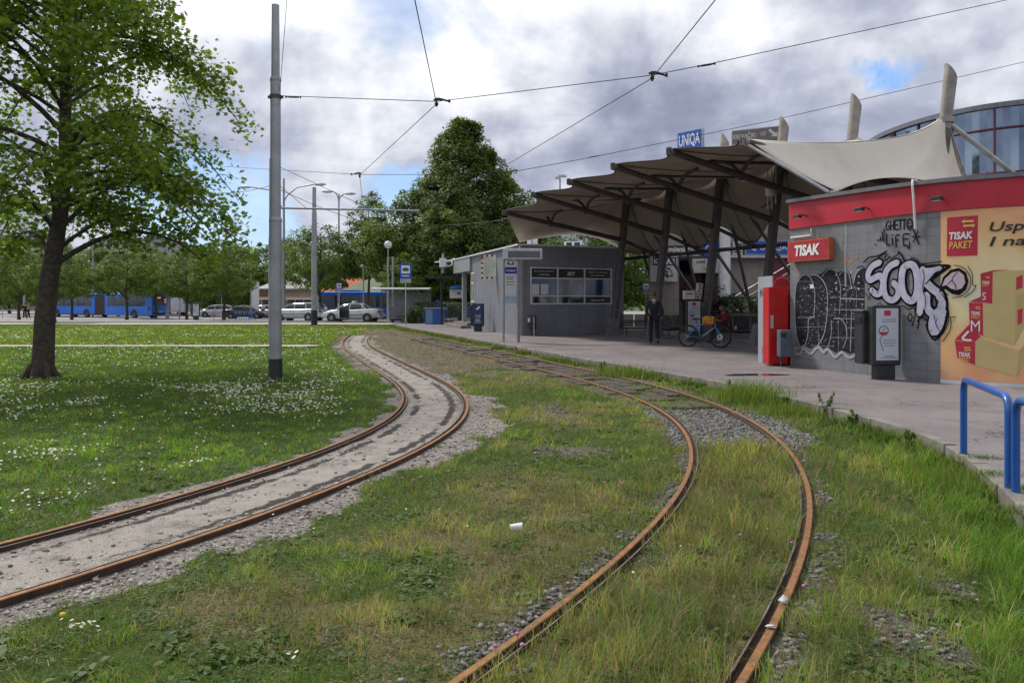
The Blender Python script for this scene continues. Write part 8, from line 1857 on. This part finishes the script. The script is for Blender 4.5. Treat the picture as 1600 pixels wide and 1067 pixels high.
def head(parent, c, fwd, skin, hair, r_=.105, hairlen=0, nape=True):
    """sculpted head joined to the neck; c = head centre"""
    f = Vector(fwd).normalized(); s_ = Vector((f.y, -f.x, 0)).normalized(); u = s_.cross(f).normalized(); u = u if u.z > 0 else -u
    bm = bmesh.new(); bmesh.ops.create_uvsphere(bm, u_segments=28, v_segments=20, radius=1)
    for v_ in bm.verts:
        x, y, z = v_.co; w_ = .76; fx = y
        yy = y*.98; xx = x*w_; zz_ = z*1.16
        if z < -.1: k = (-.1-z)/.9; xx *= 1-.38*k; yy = yy*(1-.22*k)+.10*k*(1 if y > 0 else -.3)
        if y > .5: yy = .5+(y-.5)*.82
        if y > .6 and abs(x) < .20 and -.42 < z < .22: yy += .22*max(0, 1-abs(x)/.20)*(1-max(0, z+.25)/.47 if z > -.25 else max(0, 1-(-.25-z)/.14))      # nose
        if y > .5 and .03 < z < .28 and .13 < abs(x) < .48: yy -= .09                                                  # eye sockets
        if y > .6 and abs(x) < .26 and -.60 < z < -.44: yy += .035
        v_.co = (s_*xx+f*yy+u*zz_)*r_+c
    me = bpy.data.meshes.new('head'); bm.to_mesh(me); bm.free(); me.materials.append(skin)
    for p_ in me.polygons: p_.use_smooth = True
    o = bpy.data.objects.new('head', me); COL.objects.link(o); o.parent = parent
    mb = MB()
    for k in (-1, 1):
        e = c+(s_*k*.80+u*-.02-f*.05)*r_; mb.tube([e-u*.028, e+s_*k*.012, e+u*.026], [.006, .013, .010], 8, flat=.6)
    mb.build('ears', skin, o, world=False)
    mb = MB()
    for k in (-1, 1): e = c+(s_*k*.30+u*.15+f*.80)*r_; mb.lathe(tuple(e-V(0, 0, .009)), [(.001, 0), (.010, .004), (.012, .009), (.010, .014), (.001, .018)], 8)
    mb.build('eyes', M_eye, o, world=False)
    mb = MB()
    for k in (-1, 1): e = c+(s_*k*.30+u*.15+f*.92)*r_; mb.tube([e, e+f*.002], .005, 8); mb.tube([c+(s_*k*.14+u*.32+f*.90)*r_, c+(s_*k*.45+u*.34+f*.80)*r_], .0035, 5)
    mb.build('brows', M_hairb, o, world=False)
    MB().tube([c+(s_*-.22-u*.52+f*.84)*r_, c+(-u*.52+f*.92)*r_, c+(s_*.22-u*.52+f*.84)*r_], .0045, 6).build('mouth', M_lip2, o, world=False)
    # hair cap
    bm = bmesh.new(); bmesh.ops.create_uvsphere(bm, u_segments=28, v_segments=20, radius=1); dl = []
    for v_ in bm.verts:
        x, y, z = v_.co
        if z < (-.25 if y < -.2 else (.42+.25*max(0, y) if y > .1 else .10)): dl.append(v_)
    bmesh.ops.delete(bm, geom=dl, context='VERTS'); rr_ = random.Random(5)
    for v_ in bm.verts: x, y, z = v_.co; k = 1.055+.02*rr_.random()+hairlen*max(0, z); v_.co = (s_*x*.79*k+f*y*k*.99+u*z*1.17*k)*r_+c
    me = bpy.data.meshes.new('hair'); bm.to_mesh(me); bm.free(); me.materials.append(hair)
    for p_ in me.polygons: p_.use_smooth = True
    h_ = bpy.data.objects.new('hair', me); COL.objects.link(h_); h_.parent = parent; so_ = h_.modifiers.new('t', 'SOLIDIFY'); so_.thickness = .012; so_.offset = -1
    return o
# --- man in a dark suit walking away; local +y = his walking direction
m = thing('person', 'person in a dark suit with a white collar walking away across the platform', 'person')
pel = V(0, 0, .96); ch = V(0, .02, 1.36); nk = V(0, .03, 1.50)
LH = V(-.10, 0, .92); LK = V(-.11, .10, .52); LA = V(-.11, .02, .10); RH = V(.10, 0, .92); RK = V(.11, .06, .50); RA = V(.12, -.20, .17)
LS = V(-.20, .0, 1.43); LE = V(-.27, -.06, 1.15); LW = V(-.20, -.10, .92); RS = V(.20, .0, 1.43); RE = V(.29, -.05, 1.15); RW_ = V(.26, .04, .90)
body = [[(pel, .13, .10), (V(0, .01, 1.15), .13, .09), (ch, .15, .10), (nk, .055, .055), (V(0, .035, 1.58), .052, .052)], [(pel, .13, .10), (LH, .085, .08), (LK, .055, .055), (LA, .036, .036), (V(-.115, .14, .05), .04, .028)], [(pel, .13, .10), (RH, .085, .08), (RK, .055, .055), (RA, .036, .036), (V(.125, -.12, .06), .04, .028)],
        [(ch, .15, .10), (LS, .055, .055), (LE, .042, .042), (LW, .026, .022)], [(ch, .15, .10), (RS, .055, .055), (RE, .042, .042), (RW_, .026, .022)]]
body += hand_chains(LW, V(.03, -.05, -1), V(.3, 1, 0), V(-1, 0, 0)); body += hand_chains(RW_, V(-.02, .15, -1), V(-.3, 1, 0), V(1, 0, 0))
skin_obj('body', body, M_skin, m); head(m, V(0, .055, 1.665), (0.05, 1, -.05), M_skin, M_hairg)
skin_obj('jacket', [[(V(0, .0, .84), .17, .125), (V(0, .0, .98), .165, .12), (V(0, .01, 1.15), .15, .11), (ch, .175, .115), (V(0, .02, 1.475), .10, .075)], [(ch, .175, .115), (LS+V(.01, 0, 0), .075, .075), (LE, .062, .062), (LW+V(0, 0, .05), .048, .046)], [(ch, .175, .115), (RS+V(-.01, 0, 0), .075, .075), (RE, .062, .062), (RW_+V(0, 0, .05), .048, .046)]], M_suit, m)
skin_obj('trousers', [[(V(0, 0, .93), .145, .11), (LH, .105, .10), (LK, .075, .075), (LA+V(0, .01, -.05), .062, .062)], [(V(0, 0, .93), .145, .11), (RH, .105, .10), (RK, .075, .075), (RK.lerp(RA, .5)+V(0, -.01, 0), .072, .072), (RA+V(0, .02, -.05), .07, .07)]], M_trou, m)
skin_obj('shoe', [[(LA+V(0, -.04, -.05), .042, .04), (V(-.112, .06, .045), .045, .038), (V(-.115, .16, .035), .038, .026)]], M_shoe, m, 1); skin_obj('shoe', [[(RA+V(0, -.03, -.05), .042, .04), (V(.124, -.12, .07), .045, .038), (V(.127, -.03, .03), .038, .026)]], M_shoe, m, 1)
MB().lathe((0, .03, 1.485), [(.075, 0), (.068, .05), (.062, .052)], 16).build('collar', M_shirt, m, world=False)
g = G(1022, 537, PZ); m.location = (g.x, g.y, PZ+.005); m.rotation_euler[2] = R(-6)
t_ = thing('umbrella_case', 'small dark bag held in the right hand of the walking person', 'bag', (g.x+.30, g.y+.05, PZ+.50)); MB().loft([[Vector((sx_*.03, sy_*w_, z)) for sx_, sy_ in ((-1, -1), (1, -1), (1, 1), (-1, 1))] for z, w_ in ((0, .10), (.03, .13), (.20, .12), (.22, .10))], smooth=False).build('bag_body', M_black, t_, world=False, bevel=.01); MB().tube([(0, -.06, .21), (0, -.02, .32), (0, .04, .32), (0, .07, .21)], .008, 6).build('handle', M_black, t_, world=False)
# --- seated person in maroon, turned towards the left; local +y = facing
s = thing('person', 'seated person in a maroon sweater beside the bicycle, looking towards the camera', 'person')
pel = V(0, 0, .56); ch = V(0, .10, .93); LH = V(-.10, .03, .54); LK = V(-.14, .45, .52); LA = V(-.13, .42, .10); RH = V(.10, .03, .54); RK = V(.15, .46, .50); RA = V(.16, .55, .10)
LS = V(-.19, .10, 1.0); LE = V(-.22, .28, .78); LW = V(-.10, .42, .80); RS = V(.19, .10, 1.0); RE = V(.25, .28, .76); RW_ = V(.10, .42, .78)
body = [[(pel, .14, .12), (V(0, .03, .74), .12, .10), (ch, .14, .10), (V(0, .15, 1.08), .05, .05), (V(0, .19, 1.14), .05, .05)], [(pel, .14, .12), (LH, .09, .085), (LK, .06, .06), (LA, .036, .036), (V(-.13, .53, .05), .04, .028)], [(pel, .14, .12), (RH, .09, .085), (RK, .06, .06), (RA, .036, .036), (V(.16, .66, .05), .04, .028)],
        [(ch, .14, .10), (LS, .055, .055), (LE, .042, .042), (LW, .026, .022)], [(ch, .14, .10), (RS, .055, .055), (RE, .042, .042), (RW_, .026, .022)]]
body += hand_chains(LW, V(.3, 1, .1), V(0, 0, 1), V(-1, .3, 0)); body += hand_chains(RW_, V(-.3, 1, .1), V(0, 0, 1), V(1, .3, 0))
skin_obj('body', body, M_skin2, s); head(s, V(0, .22, 1.23), (-.35, 1, -.15), M_skin2, M_hairb, hairlen=.12)
skin_obj('sweater', [[(V(0, -.01, .56), .165, .13), (V(0, .03, .74), .155, .125), (ch, .165, .12), (V(0, .125, 1.03), .10, .085), (V(0, .14, 1.07), .075, .07)], [(ch, .165, .12), (LS, .074, .074), (LE, .06, .06), (LW-V(.03, .05, 0), .044, .044)], [(ch, .165, .12), (RS, .074, .074), (RE, .06, .06), (RW_-V(-.03, .05, 0), .044, .044)]], M_hood, s)
skin_obj('trousers', [[(V(0, -.01, .54), .155, .13), (LH, .11, .105), (LK, .078, .078), (LA, .055, .055)], [(V(0, -.01, .54), .155, .13), (RH, .11, .105), (RK, .078, .078), (RA, .055, .055)]], M_pants2, s)
skin_obj('shoe', [[(LA+V(0, -.04, -.05), .042, .04), (V(-.13, .52, .045), .045, .036), (V(-.13, .62, .035), .038, .026)]], M_shoe, s, 1); skin_obj('shoe', [[(RA+V(0, -.04, -.05), .042, .04), (V(.16, .64, .045), .045, .036), (V(.16, .74, .035), .038, .026)]], M_shoe, s, 1)
s.location = (7.72, 27.62, PZ+.0); s.rotation_euler[2] = R(112)
t_ = thing('paper_cup', 'white takeaway cup on the bench beside the seated person', 'cup', (8.02, 27.55, PZ+.47)); MB().lathe((0, 0, 0), [(.028, 0), (.04, .11), (.042, .12), (.01, .125)], 14).build('cup_body', M_white, t_, world=False)
# --- far pedestrians
def walker(label, x, y, rz, top, trou, hair, sc_=1.0, bare=True):
    o = thing('person', label, 'person', (x, y, float(gz(0, y))+.01), rz); pel = V(0, 0, .96); ch = V(0, .02, 1.36)
    LH = V(-.10, 0, .92); LK = V(-.11, .10, .52); LA = V(-.11, .14, .10); RH = V(.10, 0, .92); RK = V(.11, .02, .50); RA = V(.11, -.16, .12)
    LS = V(-.20, 0, 1.42); LE = V(-.25, -.04, 1.15); LW = V(-.22, .08, .92); RS = V(.20, 0, 1.42); RE = V(.25, .02, 1.15); RW2 = V(.20, .18, 1.0)
    b_ = [[(pel, .13, .10), (V(0, .01, 1.15), .12, .09), (ch, .14, .10), (V(0, .03, 1.50), .055, .055), (V(0, .035, 1.58), .052, .052)], [(pel, .13, .10), (LH, .085, .08), (LK, .055, .055), (LA, .036, .036), (V(-.11, .26, .04), .04, .028)], [(pel, .13, .10), (RH, .085, .08), (RK, .055, .055), (RA, .036, .036), (V(.11, -.05, .05), .04, .028)],
          [(ch, .14, .10), (LS, .055, .055), (LE, .042, .042), (LW, .026, .022)], [(ch, .14, .10), (RS, .055, .055), (RE, .042, .042), (RW2, .026, .022)]]
    b_ += hand_chains(LW, V(0, .2, -1), V(.3, 1, 0), V(-1, 0, 0)); b_ += hand_chains(RW2, V(-.1, .8, -.4), V(-1, 0, 0), V(0, 0, 1)); skin_obj('body', b_, M_skin, o, 1); head(o, V(0, .055, 1.665), (0, 1, 0), M_skin, hair)
    skin_obj('shirt', [[(V(0, 0, .90), .155, .115), (V(0, .01, 1.15), .15, .11), (ch, .165, .115), (V(0, .02, 1.46), .09, .075)], [(ch, .165, .115), (LS, .07, .07), (LE, .055, .055)], [(ch, .165, .115), (RS, .07, .07), (RE, .055, .055)]], top, o, 1)
    skin_obj('trousers', [[(V(0, 0, .93), .14, .11), (LH, .10, .095), (LK, .07, .07), (LA, .052, .052)], [(V(0, 0, .93), .14, .11), (RH, .10, .095), (RK, .07, .07), (RA, .052, .052)]], trou, o, 1); return o
d = 86; walker('person in a white top walking beside the grey roofed kiosk', (411-CX)/F*d, d, R(150), M_white, M_trou, M_hairb)
M_beig = mat('beige_top', (.36, .22, .14), rough=.8); walker('person in a beige top nearer the big trunk at the left', (44-CX)/F*82, 82, R(-60), M_beig, M_trou, M_hairg); walker('person in dark clothes left of the one in beige', (39-CX)/F*82.6, 82.6, R(40), M_suit, M_trou, M_hairb)
